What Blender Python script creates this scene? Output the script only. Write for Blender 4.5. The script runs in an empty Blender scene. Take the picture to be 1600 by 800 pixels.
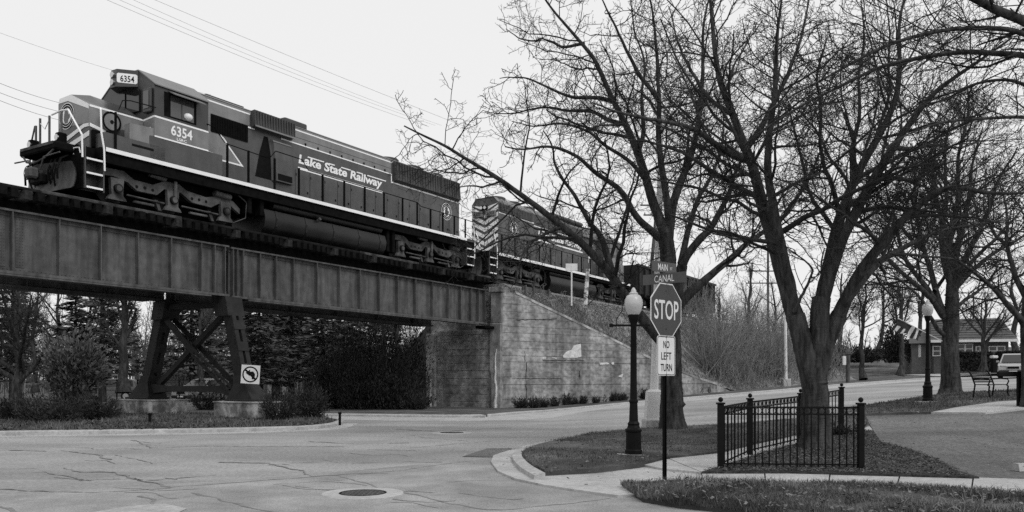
import bpy, bmesh, math, random
import numpy as np
from mathutils import Vector, Matrix

random.seed(7)
RNG = np.random.default_rng(11)
scene = bpy.context.scene
COL = scene.collection

# ------------------------------------------------------------------ camera
F, CX, HY, H = 1300.0, 800.0, 592.0, 1.52        # focal length in photo pixels, horizon row, eye height
cam = bpy.data.cameras.new('camera')
cam.sensor_width = 36.0
cam.lens = 36.0 * F / 1600.0
cam.shift_y = (HY - 400.0) / 1600.0
cam.clip_start = 0.1
cam.clip_end = 3000.0
camo = bpy.data.objects.new('camera', cam)
camo.location = (0, 0, H)
camo.rotation_euler = (math.pi / 2, 0, 0)
COL.objects.link(camo)
scene.camera = camo

# ------------------------------------------------------------------ sky: pale overcast, black and white picture
SUN_EL, SUN_AZ = math.radians(48), math.radians(139)     # azimuth clockwise from +Y
world = bpy.data.worlds.new('World')
scene.world = world
world.use_nodes = True
wn = world.node_tree
wn.nodes.clear()
sky = wn.nodes.new('ShaderNodeTexSky')
sky.sky_type = 'NISHITA'
sky.sun_disc = False
sky.sun_elevation = SUN_EL
sky.sun_rotation = SUN_AZ
sky.air_density = 1.0
sky.dust_density = 4.0
bw = wn.nodes.new('ShaderNodeRGBToBW')
m1 = wn.nodes.new('ShaderNodeMath'); m1.operation = 'MULTIPLY_ADD'
m1.inputs[1].default_value = 0.10          # a little of the clear-sky gradient ...
m1.inputs[2].default_value = 8.05           # ... under an even cloud layer
bg = wn.nodes.new('ShaderNodeBackground')
bg.inputs['Strength'].default_value = 0.105
wo = wn.nodes.new('ShaderNodeOutputWorld')
wn.links.new(sky.outputs[0], bw.inputs[0])
wn.links.new(bw.outputs[0], m1.inputs[0])
wn.links.new(m1.outputs[0], bg.inputs['Color'])
wn.links.new(bg.outputs[0], wo.inputs['Surface'])

sun = bpy.data.lights.new('sun', 'SUN')
sun.energy = 1.4
sun.angle = math.radians(24)
sun.color = (1, 1, 1)
suno = bpy.data.objects.new('sun', sun)
sd = Vector((math.sin(SUN_AZ) * math.cos(SUN_EL), math.cos(SUN_AZ) * math.cos(SUN_EL), math.sin(SUN_EL)))
suno.rotation_euler = (-sd).to_track_quat('-Z', 'Y').to_euler()
suno.location = (0, 0, 60)
COL.objects.link(suno)

vs = scene.view_settings
vs.view_transform = 'Standard'
vs.look = 'None'
vs.exposure = 0.0
vs.gamma = 1.0
vs.use_curve_mapping = False
scene.render.engine = 'CYCLES'
scene.cycles.max_bounces = 5
scene.cycles.diffuse_bounces = 3
scene.cycles.glossy_bounces = 2
scene.cycles.use_denoising = False
scene.cycles.denoiser = 'OPENIMAGEDENOISE'

# ------------------------------------------------------------------ geometry of the place
def sstep(a, b, x):
    u = min(1.0, max(0.0, (x - a) / (b - a)))
    return u * u * (3 - 2 * u)

def gz(x, y):
    """height of the street surface"""
    xs = max(0.0, x - 1.0)
    xs = xs * xs / (xs + 2.0)
    r = 0.062 * xs * sstep(12, 27, y)
    r = 3.0 * math.tanh(r / 3.0)
    return r - 0.2 * sstep(33, 45, y)

def gh(px, py, dz=0.0):
    """photo pixel -> point on the ground (dz above the street surface)"""
    lo = 3.0
    for i in range(4000):
        D = lo + i * 0.1
        x = (px - CX) / F * D
        z = H - (py - HY) / F * D
        if z <= gz(x, D) + dz:
            a, b = D - 0.1, D
            for _ in range(30):
                m = (a + b) / 2
                if H - (py - HY) / F * m <= gz((px - CX) / F * m, m) + dz: b = m
                else: a = m
            return ((px - CX) / F * b, b)
    D = 200.0
    return ((px - CX) / F * D, D)

def at(px, py, D):
    return ((px - CX) / F * D, D, H - (py - HY) / F * D)

# railway frame: t along the track (away from us), w sideways towards the camera side, z up
TH = math.atan(810.0 / F)
TS, TC = math.sin(TH), math.cos(TH)
GR = -0.004
C0 = ((182 - CX) / F * 27.4 - 1.2 * TC, 27.4 + 1.2 * TS)
def trw(t, w, z):
    return (C0[0] + t * TS + w * TC, C0[1] + t * TC - w * TS, z + GR * t)
def tz(px, py, w):
    k = (px - CX) / F
    Y = (w + C0[0] * TC - C0[1] * TS) / (k * TC - TS)
    X = k * Y
    t = (X - C0[0]) * TS + (Y - C0[1]) * TC
    return t, H - (py - HY) / F * Y - GR * t
FRAME = Matrix(((TS, -TC, 0), (TC, TS, 0), (GR, 0, 1))).to_quaternion()

# ------------------------------------------------------------------ materials (a black and white place)
MATS = {}
def g3(v): return (v, v, v, 1.0)

def mat(name, a, b=None, rough=0.8, scale=3.0, detail=6.0, bump=0.0, bscale=None, metal=0.0, spec=0.3, streak=False, world_co=False, ramp=(0.35, 0.65), stretch=None, b2=None, b3=None):
    if name in MATS: return MATS[name]
    m = bpy.data.materials.new(name)
    m.use_nodes = True
    nt = m.node_tree
    p = nt.nodes['Principled BSDF']
    p.inputs['Roughness'].default_value = rough
    p.inputs['Metallic'].default_value = metal
    p.inputs['Specular IOR Level'].default_value = spec
    b = a if b is None else b
    if world_co:
        co = nt.nodes.new('ShaderNodeNewGeometry').outputs['Position']
    else:
        co = nt.nodes.new('ShaderNodeTexCoord').outputs['Object']
    mp = nt.nodes.new('ShaderNodeMapping')
    nt.links.new(co, mp.inputs['Vector'])
    if stretch: mp.inputs['Scale'].default_value = stretch
    n = nt.nodes.new('ShaderNodeTexNoise')
    n.inputs['Scale'].default_value = scale
    n.inputs['Detail'].default_value = detail
    n.inputs['Roughness'].default_value = 0.62
    nt.links.new(mp.outputs[0], n.inputs['Vector'])
    r = nt.nodes.new('ShaderNodeValToRGB')
    r.color_ramp.elements[0].position = ramp[0]
    r.color_ramp.elements[1].position = ramp[1]
    r.color_ramp.elements[0].color = g3(a)
    r.color_ramp.elements[1].color = g3(b)
    nt.links.new(n.outputs['Fac'], r.inputs[0])
    out = r.outputs[0]
    if b2 is not None:                      # a second, coarser mottling multiplied in
        n2 = nt.nodes.new('ShaderNodeTexNoise')
        n2.inputs['Scale'].default_value = scale * b2[0]
        n2.inputs['Detail'].default_value = 5
        nt.links.new(mp.outputs[0], n2.inputs['Vector'])
        r2 = nt.nodes.new('ShaderNodeValToRGB')
        r2.color_ramp.elements[0].position = 0.36
        r2.color_ramp.elements[1].position = 0.62
        r2.color_ramp.elements[0].color = g3(b2[1])
        r2.color_ramp.elements[1].color = g3(b2[2])
        nt.links.new(n2.outputs['Fac'], r2.inputs[0])
        mx = nt.nodes.new('ShaderNodeMixRGB'); mx.blend_type = 'MULTIPLY'
        mx.inputs[0].default_value = 1.0
        nt.links.new(out, mx.inputs[1]); nt.links.new(r2.outputs[0], mx.inputs[2])
        out = mx.outputs[0]
    if b3 is not None:                      # broad worn lanes and blotches
        mp3 = nt.nodes.new('ShaderNodeMapping')
        mp3.inputs['Scale'].default_value = b3[0]
        mp3.inputs['Rotation'].default_value = (0, 0, b3[3])
        nt.links.new(co, mp3.inputs['Vector'])
        n4 = nt.nodes.new('ShaderNodeTexNoise'); n4.inputs['Scale'].default_value = 1.0; n4.inputs['Detail'].default_value = 7; n4.inputs['Distortion'].default_value = 0.6
        nt.links.new(mp3.outputs[0], n4.inputs['Vector'])
        r4 = nt.nodes.new('ShaderNodeValToRGB')
        r4.color_ramp.elements[0].position = 0.36
        r4.color_ramp.elements[1].position = 0.64
        r4.color_ramp.elements[0].color = g3(b3[1])
        r4.color_ramp.elements[1].color = g3(b3[2])
        nt.links.new(n4.outputs['Fac'], r4.inputs[0])
        mx = nt.nodes.new('ShaderNodeMixRGB'); mx.blend_type = 'MULTIPLY'
        mx.inputs[0].default_value = 1.0
        nt.links.new(out, mx.inputs[1]); nt.links.new(r4.outputs[0], mx.inputs[2])
        out = mx.outputs[0]
    if streak:                              # rain streaks running down
        streak, slo = streak if isinstance(streak, tuple) else (streak, 0.45)
        mp2 = nt.nodes.new('ShaderNodeMapping')
        mp2.inputs['Scale'].default_value = (streak, streak, 0.12 * streak)
        nt.links.new(co, mp2.inputs['Vector'])
        n3 = nt.nodes.new('ShaderNodeTexNoise'); n3.inputs['Scale'].default_value = 1.0; n3.inputs['Detail'].default_value = 5
        nt.links.new(mp2.outputs[0], n3.inputs['Vector'])
        r3 = nt.nodes.new('ShaderNodeValToRGB')
        r3.color_ramp.elements[0].position = 0.38
        r3.color_ramp.elements[1].position = 0.58
        r3.color_ramp.elements[0].color = g3(slo)
        r3.color_ramp.elements[1].color = g3(1.0)
        nt.links.new(n3.outputs['Fac'], r3.inputs[0])
        mx = nt.nodes.new('ShaderNodeMixRGB'); mx.blend_type = 'MULTIPLY'
        mx.inputs[0].default_value = 1.0
        nt.links.new(out, mx.inputs[1]); nt.links.new(r3.outputs[0], mx.inputs[2])
        out = mx.outputs[0]
    nt.links.new(out, p.inputs['Base Color'])
    if bump:
        nb = nt.nodes.new('ShaderNodeTexNoise')
        nb.inputs['Scale'].default_value = bscale or scale * 6
        nb.inputs['Detail'].default_value = 4
        nt.links.new(mp.outputs[0], nb.inputs['Vector'])
        bp = nt.nodes.new('ShaderNodeBump')
        bp.inputs['Strength'].default_value = bump
        bp.inputs['Distance'].default_value = 0.02
        nt.links.new(nb.outputs['Fac'], bp.inputs['Height'])
        nt.links.new(bp.outputs[0], p.inputs['Normal'])
    MATS[name] = m
    return m

M_soil = mat('soil', 0.030, 0.075, 0.95, 0.5, 8, 0.6, 6, world_co=True)
M_lawn = mat('lawn', 0.036, 0.085, 0.95, 0.9, 9, 0.8, 22, world_co=True, b2=(0.35, 0.7, 1.3), b3=((.55, .55, 1), .7, 1.9, .2))
M_blade = mat('grass_blade', 0.038, 0.11, 0.85, 2.2, 4, world_co=True, b2=(0.3, 0.6, 1.8))
M_dry = mat('dry_grass', 0.09, 0.26, 0.95, 1.1, 9, 0.9, 12, world_co=True)
M_mulch = mat('mulch', 0.016, 0.055, 0.95, 9, 8, 1.0, 40, world_co=True)
M_chip = mat('mulch_chip', 0.02, 0.15, 0.9, 14, 3, world_co=True)
M_asphalt = mat('asphalt', 0.27, 0.35, 0.9, 0.45, 9, 0.25, 90, world_co=True, b2=(34, 0.80, 1.14), b3=((.11, .40, 1), .74, 1.10, .55))
M_asphalt_rough = mat('asphalt_coarse', 0.23, 0.33, 0.92, 1.3, 10, 0.3, 130, world_co=True, b2=(42, 0.78, 1.18), b3=((.5, .5, 1), .82, 1.10, 0))
M_lot = mat('lot_asphalt', 0.115, 0.165, 0.92, 0.6, 10, 0.6, 80, world_co=True, b2=(24, 0.7, 1.25), b3=((.25, .6, 1), .78, 1.15, .3))
M_conc = mat('pale_concrete', 0.35, 0.46, 0.85, 1.2, 9, 0.2, 60, world_co=True, b2=(9, 0.86, 1.05))
M_kerb = mat('kerb_concrete', 0.33, 0.46, 0.85, 1.6, 9, 0.3, 50, world_co=True, b2=(7, 0.8, 1.05))
M_crack = mat('crack_filler', 0.14, 0.25, 0.9, 4, 4, world_co=True)
M_wallc = mat('weathered_concrete', 0.21, 0.44, 0.9, 0.8, 10, 0.5, 14, streak=(1.2, .5), b2=(5, 0.64, 1.15), stretch=(.9, .9, 1.15))
M_wallc2 = mat('weathered_concrete_pale', 0.27, 0.55, 0.9, 0.9, 10, 0.4, 14, streak=1.3, b2=(4.5, 0.7, 1.15))
M_footing = mat('footing_concrete', 0.17, 0.60, 0.9, 1.6, 9, 0.3, 20, streak=1.5, ramp=(0.42, 0.6))
M_whitepatch = mat('white_paint_patch', 0.42, 0.70, 0.8, 5)
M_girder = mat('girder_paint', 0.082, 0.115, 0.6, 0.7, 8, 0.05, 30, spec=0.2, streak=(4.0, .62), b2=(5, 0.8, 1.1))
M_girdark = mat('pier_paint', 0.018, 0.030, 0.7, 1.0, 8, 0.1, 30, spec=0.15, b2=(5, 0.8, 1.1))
M_tie = mat('tie_timber', 0.006, 0.022, 0.95, 2.3, 8, 0.6, 20, spec=.05)
M_tie2 = mat('tie_timber_pale', 0.02, 0.09, 0.9, 2.3, 8, 0.6, 20, spec=.1)
M_rail = mat('rail_steel', 0.05, 0.09, 0.5, 3)
M_black = mat('black_iron', 0.004, 0.007, 0.5, 6, spec=0.12)
M_under = mat('under_dark', 0.003, 0.008, 0.8, 4, spec=0.05)
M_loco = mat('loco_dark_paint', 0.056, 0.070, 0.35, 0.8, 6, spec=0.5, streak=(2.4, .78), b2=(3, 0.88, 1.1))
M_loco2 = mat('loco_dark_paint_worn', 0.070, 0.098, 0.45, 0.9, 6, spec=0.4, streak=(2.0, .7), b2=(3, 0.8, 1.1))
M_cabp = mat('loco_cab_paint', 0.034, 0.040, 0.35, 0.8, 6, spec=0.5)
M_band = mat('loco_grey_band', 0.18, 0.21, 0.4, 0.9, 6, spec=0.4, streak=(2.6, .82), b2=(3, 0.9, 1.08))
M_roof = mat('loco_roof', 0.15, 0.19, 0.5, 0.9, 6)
M_grille = mat('grille_dark', 0.004, 0.007, 0.7, 8, spec=.08)
M_rad = mat('radiator_grey', 0.048, 0.066, 0.55, 3)
M_white = mat('white_paint', 0.80, 0.86, 0.5, 3)
M_truck = mat('truck_grime', 0.025, 0.12, 0.75, 1.8, 8, 0.3, 20, spec=.15)
M_wheel = mat('wheel_steel', 0.008, 0.02, 0.6, 5, spec=.1)
M_tank = mat('tank_black', 0.005, 0.015, 0.4, 0.7, 7, spec=0.3)
M_plow = mat('plow_steel', 0.02, 0.10, 0.55, 1.6, 8, stretch=(1, 1, 0.3))
M_glassd = mat('dark_glass', 0.01, 0.012, 0.08, 2, spec=0.6)
M_glassw = mat('cab_window', 0.05, 0.06, 0.1, 2, spec=0.8)
M_car = mat('freight_car_black', 0.010, 0.022, 0.6, 0.8)
M_signdark = mat('sign_red_as_grey', 0.038, 0.044, 0.45, 2, spec=0.4)
M_signname = mat('sign_green_as_grey', 0.060, 0.075, 0.45, 4, spec=0.4)
M_signwhite = mat('sign_white', 0.62, 0.70, 0.45, 3, spec=0.4)
M_ink = mat('sign_ink', 0.005, 0.007, 0.6, 3, spec=.08)
M_bark = mat('bark', 0.016, 0.075, 0.95, 9, 9, 1.0, 26, spec=.1, stretch=(1, 1, 0.25))
M_barkB = mat('bark_grey', 0.022, 0.085, 0.95, 11, 9, 1.0, 30, spec=.1, stretch=(1, 1, 0.18))
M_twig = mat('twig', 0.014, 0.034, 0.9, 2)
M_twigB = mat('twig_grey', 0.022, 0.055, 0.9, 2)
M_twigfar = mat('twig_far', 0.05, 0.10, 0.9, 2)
M_brush = mat('brush_stems', 0.11, 0.30, 0.92, 0.7, world_co=True)
M_conifer = mat('conifer_needles', 0.03, 0.12, 0.85, 0.9, 6, world_co=True, b2=(0.35, 0.7, 1.4))
M_conifer2 = mat('conifer_needles_pale', 0.045, 0.16, 0.85, 0.9, 6, world_co=True)
M_shrub = mat('shrub_leaves', 0.014, 0.05, 0.85, 1.4, 6, world_co=True)
M_juniper = mat('juniper_leaves', 0.012, 0.042, 0.85, 1.4, 6, world_co=True)
M_globe = mat('lamp_globe', 0.42, 0.55, 0.3, 3, spec=0.5)
M_polew = mat('pole_grey_paint', 0.60, 0.72, 0.6, 2)
M_wood = mat('old_wood', 0.04, 0.11, 0.9, 4, stretch=(1, 1, 0.2))
M_postw = mat('flaking_white_post', 0.12, 0.62, 0.9, 5, ramp=(0.42, 0.52))
M_ballast = mat('ballast', 0.05, 0.34, 0.95, 11, 6, 1.0, 20, world_co=True)
M_siding = mat('house_siding', 0.05, 0.08, 0.8, 2)
M_brick = mat('house_brick', 0.05, 0.085, 0.85, 6)
M_shingle = mat('house_roof', 0.06, 0.10, 0.9, 3, 8)
M_trimw = mat('house_white_trim', 0.55, 0.65, 0.6, 3)
M_hedge = mat('hedge_leaves', 0.008, 0.028, 0.85, 5, world_co=True)
M_carp = mat('car_silver', 0.30, 0.36, 0.25, 2, metal=0.3, spec=0.6)
M_tyre = mat('tyre', 0.01, 0.014, 0.8, 4)
M_chrome = mat('chrome', 0.5, 0.55, 0.15, 2, metal=0.9)
M_flagd = mat('flag_dark', 0.03, 0.035, 0.8, 3)
M_wire = mat('wire', 0.02, 0.03, 0.7, 3)
M_wirep = mat('wire_pale', 0.28, 0.34, 0.7, 3)
M_iron = mat('cast_iron', 0.045, 0.09, 0.6, 12, bump=0.4)

# ------------------------------------------------------------------ mesh building
class MB:
    def __init__(s): s.v = []; s.f = []
    def add(s, vs, fs):
        b = len(s.v)
        s.v.extend(vs)
        s.f.extend([tuple(i + b for i in f) for f in fs])
        return s
    def box(s, x0, x1, y0, y1, z0, z1):
        return s.add([(x0, y0, z0), (x1, y0, z0), (x1, y1, z0), (x0, y1, z0), (x0, y0, z1), (x1, y0, z1), (x1, y1, z1), (x0, y1, z1)],
                     [(0, 3, 2, 1), (4, 5, 6, 7), (0, 1, 5, 4), (1, 2, 6, 5), (2, 3, 7, 6), (3, 0, 4, 7)])
    def bbox(s, x0, x1, y0, y1, z0, z1, c=0.02):
        """box with chamfered vertical and top edges"""
        c = min(c, abs(x1 - x0) / 3, abs(y1 - y0) / 3, abs(z1 - z0) / 3)
        def ring(i, z): return [(x0 + i, y0 + i + c, z), (x0 + i + c, y0 + i, z), (x1 - i - c, y0 + i, z), (x1 - i, y0 + i + c, z), (x1 - i, y1 - i - c, z), (x1 - i - c, y1 - i, z), (x0 + i + c, y1 - i, z), (x0 + i, y1 - i - c, z)]
        v = ring(c * .6, z0) + ring(0, z0 + c) + ring(0, z1 - c) + ring(c * .6, z1)
        f = []
        for k in range(3):
            for i in range(8):
                j = (i + 1) % 8
                f.append((k * 8 + i, k * 8 + j, k * 8 + 8 + j, k * 8 + 8 + i))
        f.append(tuple(range(7, -1, -1))); f.append(tuple(range(24, 32)))
        return s.add(v, f)
    def prism(s, poly, a, b, axis):
        """poly of 2-D points extruded from a to b along axis (0 x: pts are y,z; 1 y: pts are x,z; 2 z: pts are x,y)"""
        def P(p, q): return (q, p[0], p[1]) if axis == 0 else ((p[0], q, p[1]) if axis == 1 else (p[0], p[1], q))
        n = len(poly)
        v = [P(p, a) for p in poly] + [P(p, b) for p in poly]
        f = [tuple(range(n)), tuple(range(2 * n - 1, n - 1, -1))]
        for i in range(n):
            j = (i + 1) % n
            f.append((i, i + n, j + n, j))
        return s.add(v, f)
    def loft(s, rings, cap=True):
        n = len(rings[0]); v = []; f = []
        for r in rings: v += list(r)
        for k in range(len(rings) - 1):
            for i in range(n):
                j = (i + 1) % n
                f.append((k * n + i, k * n + j, k * n + n + j, k * n + n + i))
        if cap:
            f.append(tuple(range(n - 1, -1, -1)))
            f.append(tuple(range((len(rings) - 1) * n, len(rings) * n)))
        return s.add(v, f)
    def tube(s, pts, r, n=6, cap=True):
        pts = [Vector(p) for p in pts]
        R = r if isinstance(r, (list, tuple)) else [r] * len(pts)
        rings = []; u = None
        for i, p in enumerate(pts):
            a = pts[max(0, i - 1)]; b = pts[min(len(pts) - 1, i + 1)]
            d = (b - a)
            if d.length < 1e-9: d = Vector((0, 0, 1))
            d.normalize()
            if u is None:
                u = d.orthogonal().normalized()
            else:
                u = (u - d * u.dot(d))
                u = u.normalized() if u.length > 1e-6 else d.orthogonal().normalized()
            w = d.cross(u)
            rings.append([tuple(p + (u * math.cos(2 * math.pi * k / n) + w * math.sin(2 * math.pi * k / n)) * R[i]) for k in range(n)])
        return s.loft(rings, cap)
    def lathe(s, prof, n=14, c=(0, 0)):
        rings = [[(c[0] + r * math.cos(2 * math.pi * k / n), c[1] + r * math.sin(2 * math.pi * k / n), z) for k in range(n)] for r, z in prof]
        return s.loft(rings)
    def disc(s, c, axis, r, d, n=16):
        """cylinder of radius r and length d centred on c"""
        A = Vector(axis).normalized()
        c = Vector(c)
        return s.tube([c - A * d / 2, c + A * d / 2], r, n)
    def sphere(s, c, r, n=10, m=6, sz=1.0):
        rings = []
        for i in range(m + 1):
            a = math.pi * (i + 0.02) / (m + 0.04) - math.pi / 2
            rings.append([(c[0] + r * math.cos(a) * math.cos(2 * math.pi * k / n), c[1] + r * math.cos(a) * math.sin(2 * math.pi * k / n), c[2] + r * sz * math.sin(a)) for k in range(n)])
        return s.loft(rings)
    def xf(s, fn):
        s.v = [tuple(fn(*p)) for p in s.v]
        return s

ORG = {}
def link(o): COL.objects.link(o); return o

def mesh_obj(name, verts, faces, m, parent=None, smooth=False):
    me = bpy.data.meshes.new(name)
    me.from_pydata(verts, [], faces)
    bm = bmesh.new(); bm.from_mesh(me)
    bmesh.ops.recalc_face_normals(bm, faces=bm.faces[:])
    bm.to_mesh(me); bm.free()
    if smooth:
        me.polygons.foreach_set('use_smooth', [True] * len(me.polygons))
        me.set_sharp_from_angle(angle=math.radians(38))
    me.materials.append(m)
    o = bpy.data.objects.new(name, me)
    link(o)
    if parent is not None: o.parent = parent
    return o

def tag(o, label=None, cat=None, group=None, kind=None):
    if label: o['label'] = label
    if cat: o['category'] = cat
    if group: o['group'] = group
    if kind: o['kind'] = kind
    return o

def thing(name, label, cat, loc=(0, 0, 0), rz=0.0, group=None):
    o = bpy.data.objects.new(name, None)
    o.empty_display_size = 0.2
    o.location = loc
    o.rotation_euler = (0, 0, rz)
    link(o)
    ORG[o.name] = None
    return tag(o, label, cat, group)

def track_thing(name, label, cat, org, group=None):
    """Empty in the railway frame: its parts are written in (t, w, z)"""
    o = bpy.data.objects.new(name, None)
    o.empty_display_size = 0.2
    o.location = trw(*org)
    o.rotation_mode = 'QUATERNION'
    o.rotation_quaternion = FRAME
    link(o)
    ORG[o.name] = org
    return tag(o, label, cat, group)

def root_of(o):
    while o.parent is not None: o = o.parent
    return o

def part(mb, name, m, parent, smooth=False, label=None, kind=None):
    org = ORG.get(root_of(parent).name)
    if org is not None:
        vs = [(p[0] - org[0], -(p[1] - org[1]), p[2] - org[2]) for p in mb.v]
    else:
        vs = mb.v
    o = mesh_obj(name, vs, mb.f, m, parent, smooth)
    return tag(o, label, None, None, kind)

def solo(mb, name, m, label, cat, loc=(0, 0, 0), rz=0.0, group=None, smooth=False, kind=None):
    o = mesh_obj(name, mb.v, mb.f, m, None, smooth)
    o.location = loc; o.rotation_euler = (0, 0, rz)
    return tag(o, label, cat, group, kind)

def copy_tree(o, parent=None):
    c = o.copy()
    link(c)
    c.parent = parent
    for ch in o.children: copy_tree(ch, c)
    return c

def text_mesh(body, wid, hei, bold=0.0, shear=0.0):
    """flat lettering filling a box wid x hei, lower left corner at the origin"""
    cu = bpy.data.curves.new('lettering', 'FONT')
    cu.body = body
    cu.offset = bold
    cu.shear = shear
    cu.resolution_u = 3
    ob = bpy.data.objects.new('lettering', cu)
    link(ob)
    dg = bpy.context.evaluated_depsgraph_get()
    dg.update()
    me = ob.evaluated_get(dg).to_mesh()
    vs = [tuple(v.co) for v in me.vertices]
    fs = [tuple(p.vertices) for p in me.polygons]
    ob.evaluated_get(dg).to_mesh_clear()
    bpy.data.objects.remove(ob)
    bpy.data.curves.remove(cu)
    xs = [v[0] for v in vs]; ys = [v[1] for v in vs]
    sx = wid / (max(xs) - min(xs)); sy = hei / (max(ys) - min(ys))
    return [((v[0] - min(xs)) * sx, (v[1] - min(ys)) * sy) for v in vs], fs

def text_mb(body, wid, hei, fn, bold=0.0, shear=0.0):
    v, f = text_mesh(body, wid, hei, bold, shear)
    return MB().add([tuple(fn(a, b)) for a, b in v], f)

# ------------------------------------------------------------------ ground sheets
def resample(pts, step):
    out = [pts[0]]
    for a, b in zip(pts[:-1], pts[1:]):
        L = math.hypot(b[0] - a[0], b[1] - a[1])
        n = max(1, int(L / step))
        for k in range(1, n + 1):
            out.append((a[0] + (b[0] - a[0]) * k / n, a[1] + (b[1] - a[1]) * k / n))
    return out

def smooth_line(pts, it=2):
    for _ in range(it):
        q = [pts[0]]
        for a, b in zip(pts[:-1], pts[1:]):
            q.append((a[0] * .75 + b[0] * .25, a[1] * .75 + b[1] * .25))
            q.append((a[0] * .25 + b[0] * .75, a[1] * .25 + b[1] * .75))
        q.append(pts[-1])
        pts = q
    return pts

def slab(name, poly, top, m, step=0.6, skirt=0.0, rough=0.0, parent=None, kind='structure', label=None, cat=None):
    """a sheet following the street surface, `top` above it, with a skirt going down"""
    bm = bmesh.new()
    vs = [bm.verts.new((x, y, 0)) for x, y in poly]
    f = bm.faces.new(vs)
    f.normal_update()
    if f.normal.z < 0: f.normal_flip()
    xs = [p[0] for p in poly]; ys = [p[1] for p in poly]
    bmesh.ops.triangulate(bm, faces=bm.faces[:])
    for lo, hi, ax in ((min(xs), max(xs), 0), (min(ys), max(ys), 1)):
        n = int((hi - lo) / step)
        for k in range(1, n + 1):
            c = lo + (hi - lo) * k / (n + 1)
            co = (c, 0, 0) if ax == 0 else (0, c, 0)
            no = (1, 0, 0) if ax == 0 else (0, 1, 0)
            bmesh.ops.bisect_plane(bm, geom=bm.verts[:] + bm.edges[:] + bm.faces[:], plane_co=co, plane_no=no, dist=1e-5)
    border = set()
    for e in bm.edges:
        if e.is_boundary: border.update(e.verts)
    for v in bm.verts:
        j = 0.0 if (v in border or not rough) else rough * (random.random() - 0.35)
        v.co.z = gz(v.co.x, v.co.y) + top + j
    if skirt:
        ed = [e for e in bm.edges if e.is_boundary]
        r = bmesh.ops.extrude_edge_only(bm, edges=ed)
        for v in r['geom']:
            if isinstance(v, bmesh.types.BMVert): v.co.z -= skirt
    me = bpy.data.meshes.new(name)
    bm.normal_update()
    bm.to_mesh(me); bm.free()
    me.materials.append(m)
    o = bpy.data.objects.new(name, me)
    link(o)
    if parent is not None: o.parent = parent
    return tag(o, label, cat, None, kind)

def pxpoly(pts, dz=0.0):
    return [gh(x, y, dz) for x, y in pts]

def band(name, line, w0, w1, z0, z1, m, parent=None, foot=0.15, kind='structure'):
    """strip along a polyline from offset w0 to w1 (to the right of travel), top z0 at w0 and z1 at w1"""
    line = resample(line, 0.5)
    n = len(line); mb = MB(); rings = []
    for i, p in enumerate(line):
        a = line[max(0, i - 1)]; b = line[min(n - 1, i + 1)]
        d = Vector((b[0] - a[0], b[1] - a[1])); d.normalize()
        nx, ny = d.y, -d.x
        A = (p[0] + nx * w0, p[1] + ny * w0); B = (p[0] + nx * w1, p[1] + ny * w1)
        ga, gb = gz(*A), gz(*B)
        rings.append([(A[0], A[1], ga - foot), (A[0], A[1], ga + z0), (B[0], B[1], gb + z1), (B[0], B[1], gb - foot)])
    mb.loft(rings)
    o = mesh_obj(name, mb.v, mb.f, m, parent)
    return tag(o, None, None, None, kind if parent is None else None)

# ================================================================== THE SETTING
def gz_np(x, y):
    xs = np.maximum(0.0, x - 1.0); xs = xs * xs / (xs + 2.0)
    u = np.clip((y - 12) / 15.0, 0, 1); s1 = u * u * (3 - 2 * u)
    u = np.clip((y - 33) / 12.0, 0, 1); s2 = u * u * (3 - 2 * u)
    return 3.0 * np.tanh(0.062 * xs * s1 / 3.0) - 0.2 * s2

def grid_sheet(name, xs, ys, zfn, m, kind='structure'):
    X, Y = np.meshgrid(np.array(xs), np.array(ys))
    Z = zfn(X, Y)
    v = np.stack([X, Y, Z], -1).reshape(-1, 3)
    nx, ny = len(xs), len(ys)
    f = []
    for j in range(ny - 1):
        for i in range(nx - 1):
            a = j * nx + i
            f.append((a, a + 1, a + nx + 1, a + nx))
    me = bpy.data.meshes.new(name)
    me.from_pydata(v.tolist(), [], f)
    me.materials.append(m)
    me.polygons.foreach_set('use_smooth', [True] * len(f))
    o = bpy.data.objects.new(name, me)
    link(o)
    return tag(o, kind=kind)

def axis(lo, hi, step, far, n=9):
    a = list(np.arange(lo, hi + 1e-6, step))
    ext = [step * 1.9 ** k for k in range(1, n + 1)]
    k = far / sum(ext)
    r = []; x = hi
    for e in ext: x += e * k if k > 1 else e; r.append(x)
    l = []; x = lo
    for e in ext: x -= e * k if k > 1 else e; l.append(x)
    return l[::-1] + a + r

grid_sheet('ground', axis(-60, 90, 3.0, 900), axis(-12, 110, 3.0, 1200), lambda X, Y: gz_np(X, Y) - 0.07, M_soil)
grid_sheet('road', np.arange(-64, 96, 1.6), np.arange(-6, 92, 1.4), gz_np, M_asphalt)

# the side street in front, with coarser worn paving
slab('road_side_street', pxpoly([(-260, 900), (-150, 790), (150, 764), (330, 753), (480, 742), (560, 735), (700, 722), (768, 715), (778, 738), (805, 752), (860, 763), (965, 779), (1010, 780), (1060, 788), (1120, 794), (1300, 818), (1300, 900)]), 0.005, M_asphalt_rough, 0.8)
slab('road_patch', pxpoly([(722, 714), (762, 701), (800, 701), (792, 708), (768, 715)]), 0.010, M_lot, 0.8)
slab('road_patch', pxpoly([(120, 806), (200, 792), (258, 788), (292, 796), (270, 806)]), 0.010, M_kerb, 0.8)

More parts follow.
